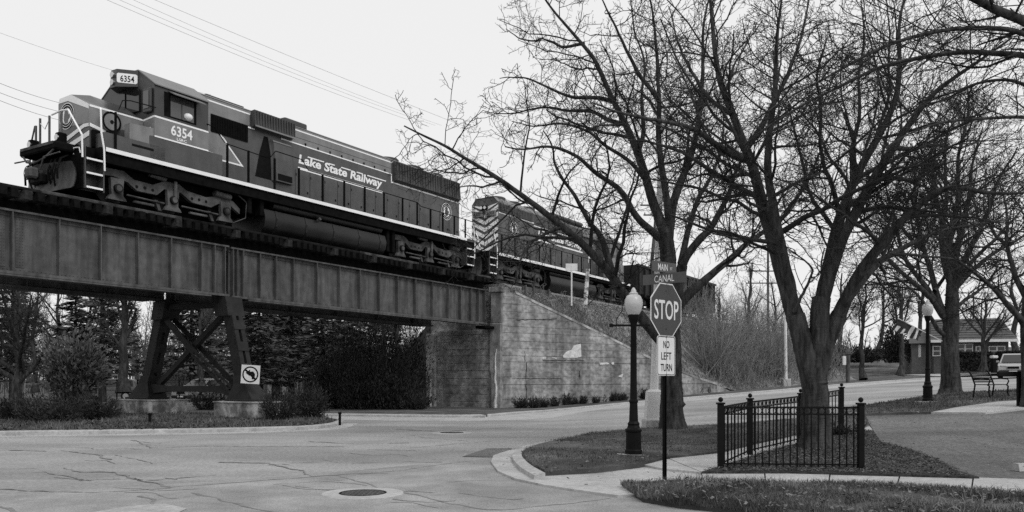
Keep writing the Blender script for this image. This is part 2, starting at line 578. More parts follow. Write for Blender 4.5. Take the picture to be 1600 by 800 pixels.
ROAD = bpy.data.objects['road']
def crack(pts, w):
    pts = resample([gh(x, y) for x, y in pts], 0.14)
    mb = MB(); L = []; R = []
    ox = oy = 0.0
    for i, p in enumerate(pts):
        ox = ox * 0.8 + random.uniform(-0.035, 0.035); oy = oy * 0.8 + random.uniform(-0.05, 0.05)
        ww = w * .75 * random.uniform(0.1, 1.5)
        x, y = p[0] + ox, p[1] + oy
        L.append((x - ww * .25, y - ww, gz(x, y) + 0.0085)); R.append((x + ww * .25, y + ww, gz(x, y) + 0.0085))
    v = L + R; n = len(L)
    mb.add(v, [(i, i + 1, n + i + 1, n + i) for i in range(n - 1)])
    mesh_obj('road_crack', mb.v, mb.f, M_crack, ROAD)
for pts, w in [([(-20, 703), (80, 705), (100, 704), (150, 711), (175, 718), (60, 731), (-20, 733)], .05), ([(100, 731), (125, 738), (165, 737), (205, 748), (215, 753), (330, 742)], .05),
               ([(205, 748), (270, 761), (330, 757), (480, 747), (530, 744), (620, 736), (768, 717)], .045), ([(-20, 765), (150, 770), (270, 763)], .04), ([(340, 722), (415, 724), (470, 735), (490, 745), (530, 744)], .05),
               ([(300, 770), (350, 783), (385, 795), (430, 802)], .045), ([(205, 688), (240, 700), (320, 697), (540, 698)], .04), ([(480, 690), (560, 694), (640, 692)], .04), ([(530, 745), (570, 757), (640, 772), (740, 795), (790, 798), (880, 788), (960, 779)], .035),
               ([(0, 792), (40, 802)], .04), ([(30, 741), (70, 737), (130, 752), (165, 749)], .035), ([(215, 776), (245, 781), (240, 788)], .05), ([(640, 700), (760, 690), (830, 680)], .04), ([(1060, 657), (1150, 645), (1240, 633)], .04), ([(620, 671), (680, 674), (750, 671), (800, 668)], .06)]:
    crack(pts, w)
for k in range(26):                         # hairline branches and stray tar spots
    x0, y0 = random.uniform(0, 760), random.uniform(685, 795)
    q = [(x0, y0)]
    for _ in range(random.randint(2, 5)): q.append((q[-1][0] + random.uniform(10, 45), q[-1][1] + random.uniform(-5, 5)))
    crack(q, .022)

# ---- island that carries the steel pier
isl_front = smooth_line(pxpoly([(-160, 678), (0, 673), (200, 671), (380, 668), (480, 665), (518, 661), (530, 656)], .13), 1)
isl_back = pxpoly([(505, 651), (440, 648), (300, 646), (0, 646), (-160, 646)], .13)
slab('pier_island', isl_front + isl_back, 0.13, M_mulch, 0.7, 0.2, 0.05)
band('kerb', isl_front, -0.02, 0.17, 0.135, 0.10, M_kerb)
band('gutter', isl_front, 0.17, 0.62, 0.016, 0.008, M_conc)

# ---- far side of the street
far_kerb = [(300, 646), (440, 646), (515, 646), (600, 647), (668, 648), (740, 648), (783, 646), (850, 640), (930, 633), (1000, 626.5), (1060, 621.5), (1120, 616.5), (1180, 611.5), (1240, 606.5), (1300, 601), (1360, 596.5), (1445, 590.5), (1470, 589)]
fk = smooth_line(pxpoly(far_kerb, .12), 1)
band('kerb', fk, -0.02, 0.16, 0.125, 0.09, M_kerb)
band('gutter', fk, 0.16, 2.6, 0.022, 0.012, M_conc)
slab('verge_far', fk + [(44, 92), (30, 95), (-64, 95), (-64, fk[0][1])], 0.115, M_lawn, 2.4)
# cross street on the right behind the far lawn
slab('road_cross_street', pxpoly([(1285, 577), (1480, 584), (1475, 588.8), (1440, 583), (1360, 579), (1285, 579.5)], .12), 0.16, M_conc, 3.0)
grid_sheet('hill', np.arange(16, 150, 3.0), np.arange(78, 190, 3.0),
           lambda X, Y: gz_np(X, Y) - 0.3 + 4.6 * np.clip((Y - 80) / 60.0, 0, 1) ** 1.2 * np.clip((X - 16) / 14.0, 0, 1) + 0.10 * np.sin(X * .7) * np.sin(Y * .5), M_lawn)

# ---- near corner
lawn_corner = [(818, 709), (824, 702), (845, 694), (880, 686), (930, 676), (1010, 669.5), (1124, 664), (1200, 658), (1300, 649), (1346, 645), (1358, 664), (1345, 668), (1300, 671), (1250, 677), (1180, 692), (1124, 706), (1040, 715), (1000, 725), (930, 733), (852, 737), (828, 722)]
LAWN1 = pxpoly(lawn_corner, .10)
slab('lawn_corner', LAWN1, 0.115, M_lawn, 0.6, 0.15, 0.03)
k1 = smooth_line(pxpoly([(852, 740), (826, 726), (812, 710), (822, 700), (845, 692.5), (880, 685), (930, 675), (1010, 668.5), (1124, 663), (1200, 656.5), (1300, 647.5), (1346, 643.5)], .12), 2)
band('kerb', k1, 0.0, -0.17, 0.13, 0.10, M_kerb)
band('gutter', k1[18:], -0.17, -0.6, 0.014, 0.008, M_conc)
APR = pxpoly([(1100, 752), (1040, 751), (975, 758), (1000, 776), (965, 778), (900, 769), (850, 761), (805, 751), (778, 739), (767, 724), (771, 714), (795, 706), (818, 703), (812, 710), (826, 726), (852, 740), (930, 734), (1000, 725), (1040, 733), (1095, 738)])
slab('sidewalk_ramp', APR, 0.035, M_conc, 0.5, 0.06)

def panels(name, up, lo, n, top, m, gap=0.012):
    """pavement of cast slabs between two edges; each slab its own piece on one bed"""
    up = resample(pxpoly(up, top), 0.1); lo = resample(pxpoly(lo, top), 0.1)
    bed = tag(slab(name, up + lo[::-1], top - 0.03, M_soil, 1.0, 0.0), kind='structure')
    def pick(l, t):
        k = t * (len(l) - 1); i = min(int(k), len(l) - 2); r = k - i
        return (l[i][0] + (l[i + 1][0] - l[i][0]) * r, l[i][1] + (l[i + 1][1] - l[i][1]) * r)
    for k in range(n):
        a, b = (k + gap) / n, (k + 1 - gap) / n
        q = [pick(up, a + (b - a) * j / 3) for j in range(4)] + [pick(lo, b - (b - a) * j / 3) for j in range(4)]
        o = slab('paving_slab', q, top + random.uniform(-0.004, 0.004), m, 0.8, 0.06, 0, bed)
        del o['kind']
panels('sidewalk_front', [(1095, 738), (1230, 738), (1350, 741), (1480, 744.5), (1640, 750)], [(1100, 752), (1230, 755), (1350, 757.5), (1450, 763), (1640, 773)], 5, 0.06, M_conc)
panels('sidewalk_back', [(1040, 714.5), (1124, 706), (1180, 692), (1250, 677), (1300, 671), (1358, 664)], [(1095, 737), (1124, 728), (1190, 706), (1255, 689), (1300, 680), (1364, 671)], 6, 0.075, M_conc)
slab('sidewalk_corner', pxpoly([(1040, 715), (1095, 737.5), (1040, 732.5), (1001, 725)], .07), 0.07, M_conc, 0.6, 0.06)

FRONTV = pxpoly([(975, 758), (1040, 751), (1100, 752), (1230, 755.5), (1350, 758), (1450, 763.5), (1640, 774), (1900, 795), (1900, 930), (1300, 818), (1200, 803), (1120, 793), (1060, 787), (1005, 778)], .06)
slab('verge_front', FRONTV, 0.075, M_lawn, 0.5, 0.09, 0.05)
MULCH = pxpoly([(1096, 737), (1124, 729), (1190, 707), (1255, 690), (1300, 681), (1362, 672), (1376, 690), (1425, 702), (1470, 720), (1500, 736), (1530, 745), (1480, 743.5), (1350, 740), (1230, 737)], .09)
slab('mulch_bed', MULCH, 0.09, M_mulch, 0.4, 0.12, 0.06)
LOT = pxpoly([(1364, 671), (1348, 646), (1455, 644), (1540, 643.5), (1600, 641), (1760, 641), (1900, 780), (1640, 749), (1530, 745), (1500, 736), (1470, 720), (1425, 702), (1376, 690)], .03)
slab('parking_lot', LOT, 0.03, M_lot, 0.9, 0.06)
LAWN2 = pxpoly([(1312, 641), (1350, 633), (1420, 622.5), (1470, 615.5), (1530, 611.5), (1600, 608), (1720, 605), (1720, 621), (1600, 624), (1560, 626.5), (1500, 634.5), (1455, 643), (1400, 644.5), (1348, 646)], .10)
slab('lawn_park', LAWN2, 0.10, M_lawn, 1.0, 0.15, 0.03)
slab('path', pxpoly([(1455, 643), (1500, 634.5), (1560, 626.5), (1600, 624), (1720, 621), (1720, 637), (1600, 637), (1540, 643.5)], .10), 0.085, M_conc, 1.0, 0.08)
for a, b in (((1455, 700), (1525, 742)), ((1400, 690), (1340, 678))):
    pass

# ---- grass, scattered blade by blade (uncountable)
def in_poly(P, poly):
    x, y = P[:, 0], P[:, 1]
    ins = np.zeros(len(P), bool)
    n = len(poly)
    for i in range(n):
        x1, y1 = poly[i]; x2, y2 = poly[(i + 1) % n]
        c = ((y1 > y) != (y2 > y)) & (x < (x2 - x1) * (y - y1) / ((y2 - y1) if abs(y2 - y1) > 1e-9 else 1e-9) + x1)
        ins ^= c
    return ins

def scatter_pts(poly, n):
    a = np.array(poly); lo, hi = a.min(0), a.max(0)
    out = np.zeros((0, 2))
    while len(out) < n:
        P = RNG.uniform(lo, hi, (n * 3, 2))
        out = np.vstack([out, P[in_poly(P, poly)]])
    return out[:n]

def grown(poly, d):
    """the outline pushed outwards by d, so that blades spill over the edge"""
    cx = sum(p[0] for p in poly) / len(poly); cy = sum(p[1] for p in poly) / len(poly)
    out = []
    for x, y in poly:
        l = math.hypot(x - cx, y - cy) + 1e-6
        out.append((x + (x - cx) / l * d, y + (y - cy) / l * d))
    return out

def np_mesh(name, V, Fq, m, parent=None, smooth=False):
    """V (n,3) and faces (k,3) or (k,4) as numpy arrays"""
    me = bpy.data.meshes.new(name)
    nv, nf, w = len(V), len(Fq), Fq.shape[1]
    me.vertices.add(nv)
    me.vertices.foreach_set('co', V.astype(np.float32).ravel())
    me.loops.add(nf * w)
    me.loops.foreach_set('vertex_index', Fq.astype(np.int32).ravel())
    me.polygons.add(nf)
    me.polygons.foreach_set('loop_start', (np.arange(nf) * w).astype(np.int32))
    me.polygons.foreach_set('loop_total', np.full(nf, w, np.int32))
    if smooth: me.polygons.foreach_set('use_smooth', np.ones(nf, bool))
    me.update(calc_edges=True)
    me.materials.append(m)
    o = bpy.data.objects.new(name, me)
    link(o)
    if parent is not None: o.parent = parent
    return o

def blades(name, P, base, h, w, lean, m, label, cat):
    n = len(P)
    z = gz_np(P[:, 0], P[:, 1]) + base
    a = RNG.uniform(0, 2 * np.pi, n); hh = h * RNG.uniform(0.4, 1.4, n); ww = w * RNG.uniform(0.6, 1.3, n)
    la = RNG.uniform(0, 2 * np.pi, n); ll = lean * hh * RNG.uniform(0, 1, n)
    b = np.stack([P[:, 0], P[:, 1], z], 1)
    s = np.stack([np.cos(a), np.sin(a), np.zeros(n)], 1) * ww[:, None]
    mid = b + np.stack([np.cos(la) * ll * .35, np.sin(la) * ll * .35, hh * .6], 1)
    t = b + np.stack([np.cos(la) * ll, np.sin(la) * ll, hh], 1)
    V = np.stack([b - s, b + s, mid + s * .6, t, mid - s * .6], 1).reshape(-1, 3)
    i = np.arange(n)[:, None] * 5
    Fq = np.concatenate([i + np.array([[0, 1, 2]]), i + np.array([[0, 2, 4]]), i + np.array([[4, 2, 3]])])
    o = np_mesh(name, V, Fq, m)
    return tag(o, label, cat, None, 'stuff')

def clumpy(P, sc, thr):
    v = np.sin(P[:, 0] * sc + 1.3) * np.sin(P[:, 1] * sc * 1.3 + .4) + np.sin(P[:, 0] * sc * 2.7 + P[:, 1] * sc * 1.9) * .6 + RNG.normal(0, .5, len(P))
    return P[v > thr]
blades('grass_verge', clumpy(scatter_pts(grown(FRONTV[:7] + [gh(1640, 900), gh(1300, 818)] + FRONTV[10:], .06), 70000), 1.3, -0.2), 0.06, 0.07, 0.006, 0.9, M_blade, 'rough tufty grass on the verge along the front sidewalk', 'grass')
blades('grass_corner', clumpy(scatter_pts(grown(LAWN1, .07), 40000), 1.0, -0.15), 0.10, 0.055, 0.006, 0.9, M_blade, 'short dark grass on the street corner around the lamp post', 'grass')
blades('grass_park', scatter_pts(LAWN2, 12000), 0.09, 0.07, 0.012, 0.7, M_blade, 'short dark grass around the bench and second lamp', 'grass')
# straw-like tufts on the front verge
blades('dry_tufts', clumpy(scatter_pts(grown(FRONTV[:7] + [gh(1640, 900), gh(1300, 818)] + FRONTV[10:], .06), 9000), 1.1, 0.7), 0.06, 0.11, 0.006, 1.1, M_dry, 'pale dry grass tufts scattered through the front verge', 'dry grass')

def litter(name, P, base, size, m, label, cat):
    n = len(P)
    z = gz_np(P[:, 0], P[:, 1]) + base + RNG.uniform(0, 0.02, n)
    c = np.stack([P[:, 0], P[:, 1], z], 1)
    a = RNG.uniform(0, np.pi, n); s = size * RNG.uniform(0.4, 1.5, n)
    u = np.stack([np.cos(a), np.sin(a), RNG.uniform(-.5, .5, n)], 1) * s[:, None]
    v = np.stack([-np.sin(a), np.cos(a), RNG.uniform(-.5, .5, n)], 1) * (s * RNG.uniform(.3, .7, n))[:, None]
    V = np.stack([c - u - v, c + u - v, c + u + v, c - u + v], 1).reshape(-1, 3)
    Fq = np.arange(n)[:, None] * 4 + np.array([[0, 1, 2, 3]])
    return tag(np_mesh(name, V, Fq, m), label, cat, None, 'stuff')
litter('mulch_litter', scatter_pts(MULCH, 16000), 0.105, 0.014, M_chip, 'wood chips and dead leaves lying in the fenced bed', 'mulch')
litter('leaf_litter', np.vstack([scatter_pts(LAWN1, 900), scatter_pts(FRONTV[:7] + [gh(1640, 900), gh(1300, 818)] + FRONTV[10:], 900), scatter_pts(APR, 40), scatter_pts(LOT, 260)]), 0.12, 0.02, mat('dead_leaf', .04, .22, .9, 9, world_co=True), 'dead leaves blown over the lawns and the lot', 'leaves')
litter('kerb_grit', np.vstack([np.array(k1)[RNG.integers(0, len(k1), 900)] + RNG.normal(0, .28, (900, 2)), np.array(isl_front)[RNG.integers(0, len(isl_front), 700)] + RNG.normal(0, .35, (700, 2))]), 0.012, 0.012, M_chip, 'dark grit and leaf crumbs gathered along the kerbs', 'grit')
litter('island_litter', scatter_pts(isl_front + isl_back, 9000), 0.14, 0.035, M_chip, 'dead leaves and chips on the pier island', 'litter')
ISL = isl_front + isl_back
blades('grass_island', clumpy(scatter_pts(ISL, 26000), 0.8, -.1), 0.13, 0.12, 0.012, 0.9, M_blade, 'thin weedy grass on the pier island', 'grass')

# ---- manholes and inlet
def manhole(px, py, r, label):
    x, y = gh(px, py)
    o = thing('manhole', label, 'manhole', (x, y, gz(x, y)))
    part(MB().lathe([(r * 1.75, 0.0), (r * 1.72, 0.012), (r * 1.02, 0.014), (r * 1.02, -0.02)], 28), 'collar', M_conc, o)
    part(MB().lathe([(r, 0.004), (r, 0.018), (r * .93, 0.018), (r * .93, 0.008), (0.01, 0.008)], 28), 'ring', M_ink, o)
    c = MB().lathe([(r * .9, 0.006), (r * .9, 0.015), (0.01, 0.016)], 28)
    cv = part(c, 'cover', M_iron, o)
    k = MB()
    for i in range(-4, 5):
        for j in range(-4, 5):
            if i * i + j * j < 18: k.box(i * r * .19 - r * .05, i * r * .19 + r * .05, j * r * .19 - r * .05, j * r * .19 + r * .05, 0.014, 0.022)
    part(k, 'tread_pattern', M_iron, cv, kind='stuff')
manhole(567, 771.5, 0.31, 'iron manhole cover in a pale concrete collar on the near side street')
manhole(706, 676.5, 0.33, 'distant manhole set in the main street below the bridge end')
x, y = gh(728, 652)
o = thing('storm_drain', 'dark storm drain inlet in the far kerb below the abutment', 'storm drain', (x, y, gz(x, y)), -0.02)
part(MB().bbox(-.85, .85, -.1, .25, 0.0, .15, .03), 'hood', M_iron, o)
for k in range(6): part(MB().box(-.78 + k * .27, -.58 + k * .27, -.45, -.11, .012, .03), 'grate_bar', M_ink, o)

# ================================================================== THE RAILWAY
RZ = 7.3                                    # top of rail

# ---- plate girders
def girder(t0, t1, w, side, stiffs, label, rivets=True):
    o = track_thing('plate_girder', label, 'bridge girder', ((t0 + t1) / 2, w, 4.53), 'plate girders of the railway bridge')
    part(MB().box(t0, t1, w - .02, w + .02, 4.68, 6.44), 'web', M_girder, o)
    part(MB().box(t0, t1, w - .2, w + .2, 6.44, 6.50).box(t0, t1, w + .02, w + .05, 6.32, 6.44).box(t0, t1, w - .05, w - .02, 6.32, 6.44), 'top_flange', M_girder, o)
    part(MB().box(t0, t1, w - .22, w + .22, 4.60, 4.68).box(t0 + .8, t1 - .8, w - .21, w + .21, 4.54, 4.60).box(t0, t1, w + .02, w + .045, 4.68, 4.80).box(t0, t1, w - .045, w - .02, 4.68, 4.80), 'bottom_flange', M_girder, o)
    for s in stiffs:
        part(MB().box(s - .014, s + .014, w + .02, w + .20, 4.685, 6.435).box(s + .014, s + .10, w + .02, w + .034, 4.81, 6.31), 'stiffener', M_girder, o)
    if rivets:
        rv = MB()
        def rivet(t, z, d=.02, yy=.0):
            r = .016; q = w + .034 + yy
            rv.add([(t - r, q, z - r), (t + r, q, z - r), (t + r, q, z + r), (t - r, q, z + r), (t, q + d, z)], [(0, 1, 4), (1, 2, 4), (2, 3, 4), (3, 0, 4)])
        for s in stiffs:
            z = 4.87
            while z < 6.28: rivet(s + .062, z); z += .105
        t = t0 + .05
        while t < t1:
            rivet(t, 4.745, yy=.012); rivet(t + .06, 6.375, yy=.017); t += .125
        part(rv, 'rivets', M_girder, o, kind='stuff')
    return o
girder(-9.0, 4.42, 1.15, 1, [-8.7, -7.4, -6.05, -4.7, -3.36, -1.97, -.62, .70, 1.97, 3.21, 3.79, 4.25], 'near plate girder of the left span, above the gap before the steel pier')
girder(4.52, 21.78, 1.15, 1, [4.62, 4.82, 5.10, 5.92, 6.73, 7.64, 8.96, 10.3, 11.6, 12.9, 14.2, 15.55, 16.9, 18.25, 19.35, 20.3, 21.0, 21.6], 'near plate girder of the right span, from steel pier to concrete abutment')
girder(-9.0, 4.42, -2.55, -1, [-7, -4, -1, 2, 4.2], 'far plate girder of the left span, seen dark beneath the deck', False)
girder(4.52, 21.78, -2.55, -1, [4.8, 8, 11, 14, 17, 20], 'far plate girder of the right span, seen dark beneath the deck', False)
o = track_thing('splice_plate', 'riveted splice plates on the left girder at the picture edge', 'splice plate', (-3.2, 1.2, 4.8))
mb = MB().box(-3.2, -2.95, 1.172, 1.184, 4.82, 6.3).box(-3.75, -3.5, 1.172, 1.184, 4.82, 6.3)
part(mb, 'plate', M_girder, o)
rv = MB()
for tt in (-3.16, -3.08, -3.0, -3.54, -3.62, -3.7):
    for k in range(16):
        z = 4.9 + k * .09; q = 1.184; r = .014
        rv.add([(tt - r, q, z - r), (tt + r, q, z - r), (tt + r, q, z + r), (tt - r, q, z + r), (tt, q + .02, z)], [(0, 1, 4), (1, 2, 4), (2, 3, 4), (3, 0, 4)])
part(rv, 'rivets', M_girder, o, kind='stuff')
# ---- open timber deck
deck = track_thing('bridge_deck', 'open timber tie deck with edge timbers on top of the girders', 'bridge deck', (8, -.7, 6.5))
part(MB().box(-9, 21.9, .9, 1.05, 6.5, 6.84).box(-9, 21.9, -2.6, -2.4, 6.5, 6.84), 'stringer', M_under, deck)
tie_me = {}
for k in range(84):
    t = -8.9 + k * .366 + random.uniform(-.03, .03)
    key = k % 7
    if key not in tie_me:
        tw = random.uniform(.19, .24)
        p = part(MB().bbox(-tw / 2, tw / 2, -3.1, 1.62 + random.uniform(-.06, .06), 6.84, 7.11, .015), 'tie', M_tie if key not in (2,) else M_tie2, deck)
        tie_me[key] = p
        org = ORG[deck.name]
        for v in p.data.vertices: v.co.x += org[0]
    else:
        p = bpy.data.objects.new('tie', tie_me[key].data); link(p); p.parent = deck
    p.location = (t - ORG[deck.name][0], random.uniform(-.04, .04), random.uniform(-.015, .008))
t = -9.0; k = 0
while t < 21.8:
    L = random.choice([3.2, 4.2, 4.9])
    part(MB().bbox(t, min(t + L - .03, 21.9), 1.33, 1.53, 7.115 , 7.20 + random.uniform(0, .03), .02), 'edge_timber', [M_tie2, M_tie, M_tie2, M_tie, M_tie][k % 5], deck)
    part(MB().bbox(t, min(t + L - .03, 21.9), -2.95, -2.75, 7.115, 7.22, .02), 'edge_timber', M_tie, deck)
    t += L; k += 1
o = track_thing('railway_track', 'pair of steel rails running across the bridge and bank', 'rails', (20, 0, 7.1))
for w in (-.72, .72):
    part(MB().box(-9, 120, w - .07, w + .07, 7.12, 7.145).box(-9, 120, w - .01, w + .01, 7.145, 7.26).box(-9, 120, w - .035, w + .035, 7.26, RZ), 'rail', M_rail, o)

# ---- steel pier
o = track_thing('steel_pier', 'dark riveted steel bridge pier with battered legs and crossed bracing', 'bridge pier', (4.48, -.7, .72))
PT = 4.48
def leg(wt_, wb_, co=0.0, z1=4.53, z0=.72):
    sgn = 1 if wb_ > wt_ else -1
    mb = MB()
    def q(w, z, a, b): return [(PT - a, w - b, z), (PT + a, w - b, z), (PT + a, w + b, z), (PT - a, w + b, z)]
    f = lambda z: wt_ + (wb_ - wt_) * (z1 - z) / (z1 - z0)
    for a in (-.15, .15):                   # two channels joined by batten plates, gaps between them
        mb.loft([[(PT + a - .09, f(z) - .23, z), (PT + a + .09, f(z) - .23, z), (PT + a + .09, f(z) + .23, z), (PT + a - .09, f(z) + .23, z)] for z in (3.9, 1.6)])
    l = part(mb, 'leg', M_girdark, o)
    zz = 3.72
    for s in (-1, 1):
        for zc in (3.55, 2.75, 1.95):
            b = MB().loft([[(PT - .25, f(z) + s * .24 - .012, z), (PT + .25, f(z) + s * .24 - .012, z), (PT + .25, f(z) + s * .24 + .012, z), (PT - .25, f(z) + s * .24 + .012, z)] for z in (zc + .17, zc - .17)])
            part(b, 'batten_plate', M_girdark, l)
    part(MB().loft([[(PT + a, f(z) + b, z) for a, b in ((-.255, -.235), (-.25, -.235), (-.25, .235), (-.255, .235))] for z in (3.9, 1.6)]), 'cover_plate', M_girdark, l)
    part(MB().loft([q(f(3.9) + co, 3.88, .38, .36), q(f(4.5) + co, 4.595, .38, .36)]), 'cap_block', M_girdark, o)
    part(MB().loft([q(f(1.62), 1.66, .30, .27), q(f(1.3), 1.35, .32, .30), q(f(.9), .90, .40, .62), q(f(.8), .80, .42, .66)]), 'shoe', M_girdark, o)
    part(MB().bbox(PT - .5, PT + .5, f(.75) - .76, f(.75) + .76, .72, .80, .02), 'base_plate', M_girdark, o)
    rv = MB()
    for s in (-.25, .25, -.1, .1):
        z = 1.7
        while z < 3.85:
            r = .018; tq = PT - .257; w = f(z) + s * .75
            if abs(s) > .2: rv.add([(tq, w - r, z - r), (tq, w + r, z - r), (tq, w + r, z + r), (tq, w - r, z + r), (tq - .02, w, z)], [(0, 1, 4), (1, 2, 4), (2, 3, 4), (3, 0, 4)])
            z += .13
    for zc in (3.95, 4.1, 4.25, 4.4):
        for s in (-.33, -.2, .2, .33):
            r = .018; tq = PT - .382; w = f(zc) + s * .85
            rv.add([(tq, w - r, zc - r), (tq, w + r, zc - r), (tq, w + r, zc + r), (tq, w - r, zc + r), (tq - .02, w, zc)], [(0, 1, 4), (1, 2, 4), (2, 3, 4), (3, 0, 4)])
    part(rv, 'rivets', M_girdark, l, kind='stuff')
leg(1.3, 2.35, -.16)
leg(-2.5, -3.7, .12)
def plate_bar(a, b, h, th, dt):
    """flat bar in the plane of the pier from (w,z) a to b"""
    d = Vector((b[0] - a[0], b[1] - a[1])); d.normalize(); n = Vector((-d.y, d.x)) * h / 2
    pts = [(a[0] + n.x, a[1] + n.y), (b[0] + n.x, b[1] + n.y), (b[0] - n.x, b[1] - n.y), (a[0] - n.x, a[1] - n.y)]
    return MB().prism(pts, PT + dt - th / 2, PT + dt + th / 2, 0)
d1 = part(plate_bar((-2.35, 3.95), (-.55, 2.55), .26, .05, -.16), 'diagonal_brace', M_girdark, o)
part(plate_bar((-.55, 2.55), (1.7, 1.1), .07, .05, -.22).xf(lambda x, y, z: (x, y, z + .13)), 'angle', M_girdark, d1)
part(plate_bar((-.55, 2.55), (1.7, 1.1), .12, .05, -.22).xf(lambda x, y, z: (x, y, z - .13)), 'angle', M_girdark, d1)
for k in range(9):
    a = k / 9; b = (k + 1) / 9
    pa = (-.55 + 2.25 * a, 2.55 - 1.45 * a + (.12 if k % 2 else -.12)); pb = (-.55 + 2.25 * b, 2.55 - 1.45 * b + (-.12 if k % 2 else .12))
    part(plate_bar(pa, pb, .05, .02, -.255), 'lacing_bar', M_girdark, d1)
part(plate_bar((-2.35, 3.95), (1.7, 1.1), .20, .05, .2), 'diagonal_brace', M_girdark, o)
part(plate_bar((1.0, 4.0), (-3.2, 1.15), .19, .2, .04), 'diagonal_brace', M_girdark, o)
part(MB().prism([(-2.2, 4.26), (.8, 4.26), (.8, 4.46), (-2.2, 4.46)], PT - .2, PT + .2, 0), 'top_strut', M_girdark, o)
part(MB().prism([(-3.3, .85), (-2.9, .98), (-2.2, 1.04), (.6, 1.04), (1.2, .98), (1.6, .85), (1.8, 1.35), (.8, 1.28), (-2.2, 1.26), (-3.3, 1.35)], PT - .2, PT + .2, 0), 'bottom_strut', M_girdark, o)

for w0, w1, lab in ((1.3, 3.75, 'blotchy pale concrete footing under the near leg of the steel pier'), (-4.75, -2.2, 'streaked concrete footing under the far leg of the steel pier')):
    f = track_thing('pier_footing', lab, 'footing', (4.5, (w0 + w1) / 2, 0), 'pier footings')
    part(MB().bbox(3.75, 5.25, w0, w1, -.2, .71, .03), 'block', M_footing, f)
    part(MB().bbox(3.72, 5.28, w0 - .03, w1 + .03, .66, .72, .02), 'chamfered_top', M_wallc2, f)

# ---- abutment
ab = track_thing('bridge_abutment', 'weathered cast concrete abutment under the right end of the bridge', 'abutment', (23.5, -.6, -.2))
z = -.3; k = 0
while z < 4.35:
    h = [.62, .42, .5, .38, .46, .4, .45, .36, .42, .4, .42, .4][k]
    z1 = min(z + h, 4.38)
    j = random.uniform(-.012, .012)
    part(MB().bbox(22.42 + j, 24.6, -3.0, 1.55, z, z1 - .012, .018), 'concrete_lift', M_wallc, ab)
    z += h; k += 1
part(MB().box(22.47, 24.5, -2.95, 1.5, -.3, 4.3), 'core', M_wallc, ab)
part(MB().bbox(22.28, 23.0, -3.3, -2.62, -.3, 4.25, .05), 'pilaster', M_wallc2, ab)
part(MB().bbox(22.28, 23.0, 1.15, 1.92, -.3, 4.72, .05), 'pilaster', M_wallc2, ab)
part(MB().bbox(22.9, 24.6, -3.3, 1.2, 4.38, 6.55, .03), 'back_wall', M_wallc, ab)
part(MB().bbox(22.34, 24.2, 1.2, 1.92, 4.72, 6.42, .04), 'wing_pillar', M_wallc2, ab)
part(MB().bbox(22.26, 24.25, 1.12, 1.98, 6.42, 6.72, .03), 'cap', M_wallc2, ab)
part(MB().bbox(21.4, 22.4, .8, 1.5, 4.38, 4.53, .03), 'bearing', M_under, ab)
part(MB().bbox(23.2, 34.0, -3.6, -3.2, -.3, 5.6, .03), 'far_wing', M_wallc, ab)
for wv, w_ in ((1.62, .10), (1.28, .04), (-2.9, .09)):
    pts = [(22.25, wv + random.uniform(-.05, .05), -.1 + i * .42) for i in range(9 if wv > 1.5 else (6 if wv > 0 else 5))]
    part(MB().tube(pts, [w_ * (1 - .09 * i) for i in range(len(pts))], 6), 'vine_stem', M_whitepatch if wv != 1.28 else M_wood, ab, True)

# wing wall: stands in its own vertical plane along the street
W0 = Vector(trw(22.42, 1.9, 0)[:2])
_px, _D = 1125, 57.5
W1 = Vector(((_px - CX) / F * _D, _D))
WU = (W1 - W0); WL = WU.length; WU.normalize()
WN = Vector((WU.y, -WU.x))                  # faces the street
def wallp(px, py):
    k = (px - CX) / F
    Y = (W0.dot(WN)) / (k * WN.x + WN.y)
    P = Vector((k * Y, Y))
    return (P - W0).dot(WU), H - (py - HY) / F * Y
TOP = [(0.0, 6.40), wallp(805, 456), wallp(865, 485), wallp(940, 521), wallp(1021, 561), wallp(1085, 588), (WL, wallp(1125, 601)[1])]
def u_at(z):
    for (u0, z0), (u1, z1) in zip(TOP[:-1], TOP[1:]):
        if z <= z0 and z >= z1: return u0 + (u1 - u0) * (z0 - z) / max(1e-6, z0 - z1)
    return 0.0 if z > TOP[0][1] else WL
ww = thing('wing_wall', 'long stained concrete wing wall sloping down along the street', 'retaining wall', (W0.x, W0.y, 0), math.atan2(WU.y, WU.x))
z = -.35; k = 0
while z < 6.35:
    h = [.75, .45, .36, .44, .38, .46, .34, .42, .40, .46, .36, .44, .38, .42, .4, .4, .4, .4, .4][k]
    z1 = min(z + h, 6.40)
    ua, ub = u_at(z), u_at(z1)
    cuts = [0.0] + ([ua * (.34 + .1 * math.sin(k * 2.1))] if k % 2 == 0 and ua > 6 else []) + ([ua * .62] if k % 3 == 1 and ua > 8 else [])
    cuts.append(None)
    j = random.uniform(-.016, .022)
    for c0, c1 in zip(cuts[:-1], cuts[1:]):
        jj = j + random.uniform(-.006, .006)
        if c1 is None: poly = [(c0 + .008, z), (ua, z), (max(c0 + .02, ub), z1 - .02), (c0 + .008, z1 - .02)]
        else: poly = [(c0 + .008, z), (c1, z), (c1, z1 - .02), (c0 + .008, z1 - .02)]
        part(MB().prism(poly, -.0 - jj, .8, 1), 'concrete_lift', M_wallc, ww)
    z += h; k += 1
part(MB().prism([(0.02, -.3), (WL - .1, -.3)] + [(u, zz - .05) for u, zz in TOP[::-1]], .02, .7, 1), 'core', M_wallc, ww)
for (u0, z0), (u1, z1) in zip(TOP[1:-1], TOP[2:]):
    part(MB().prism([(u0, z0 - .10), (u1, z1 - .10), (u1, z1 + .04), (u0, z0 + .04)], -.03, .55, 1), 'coping', M_wallc2, ww)
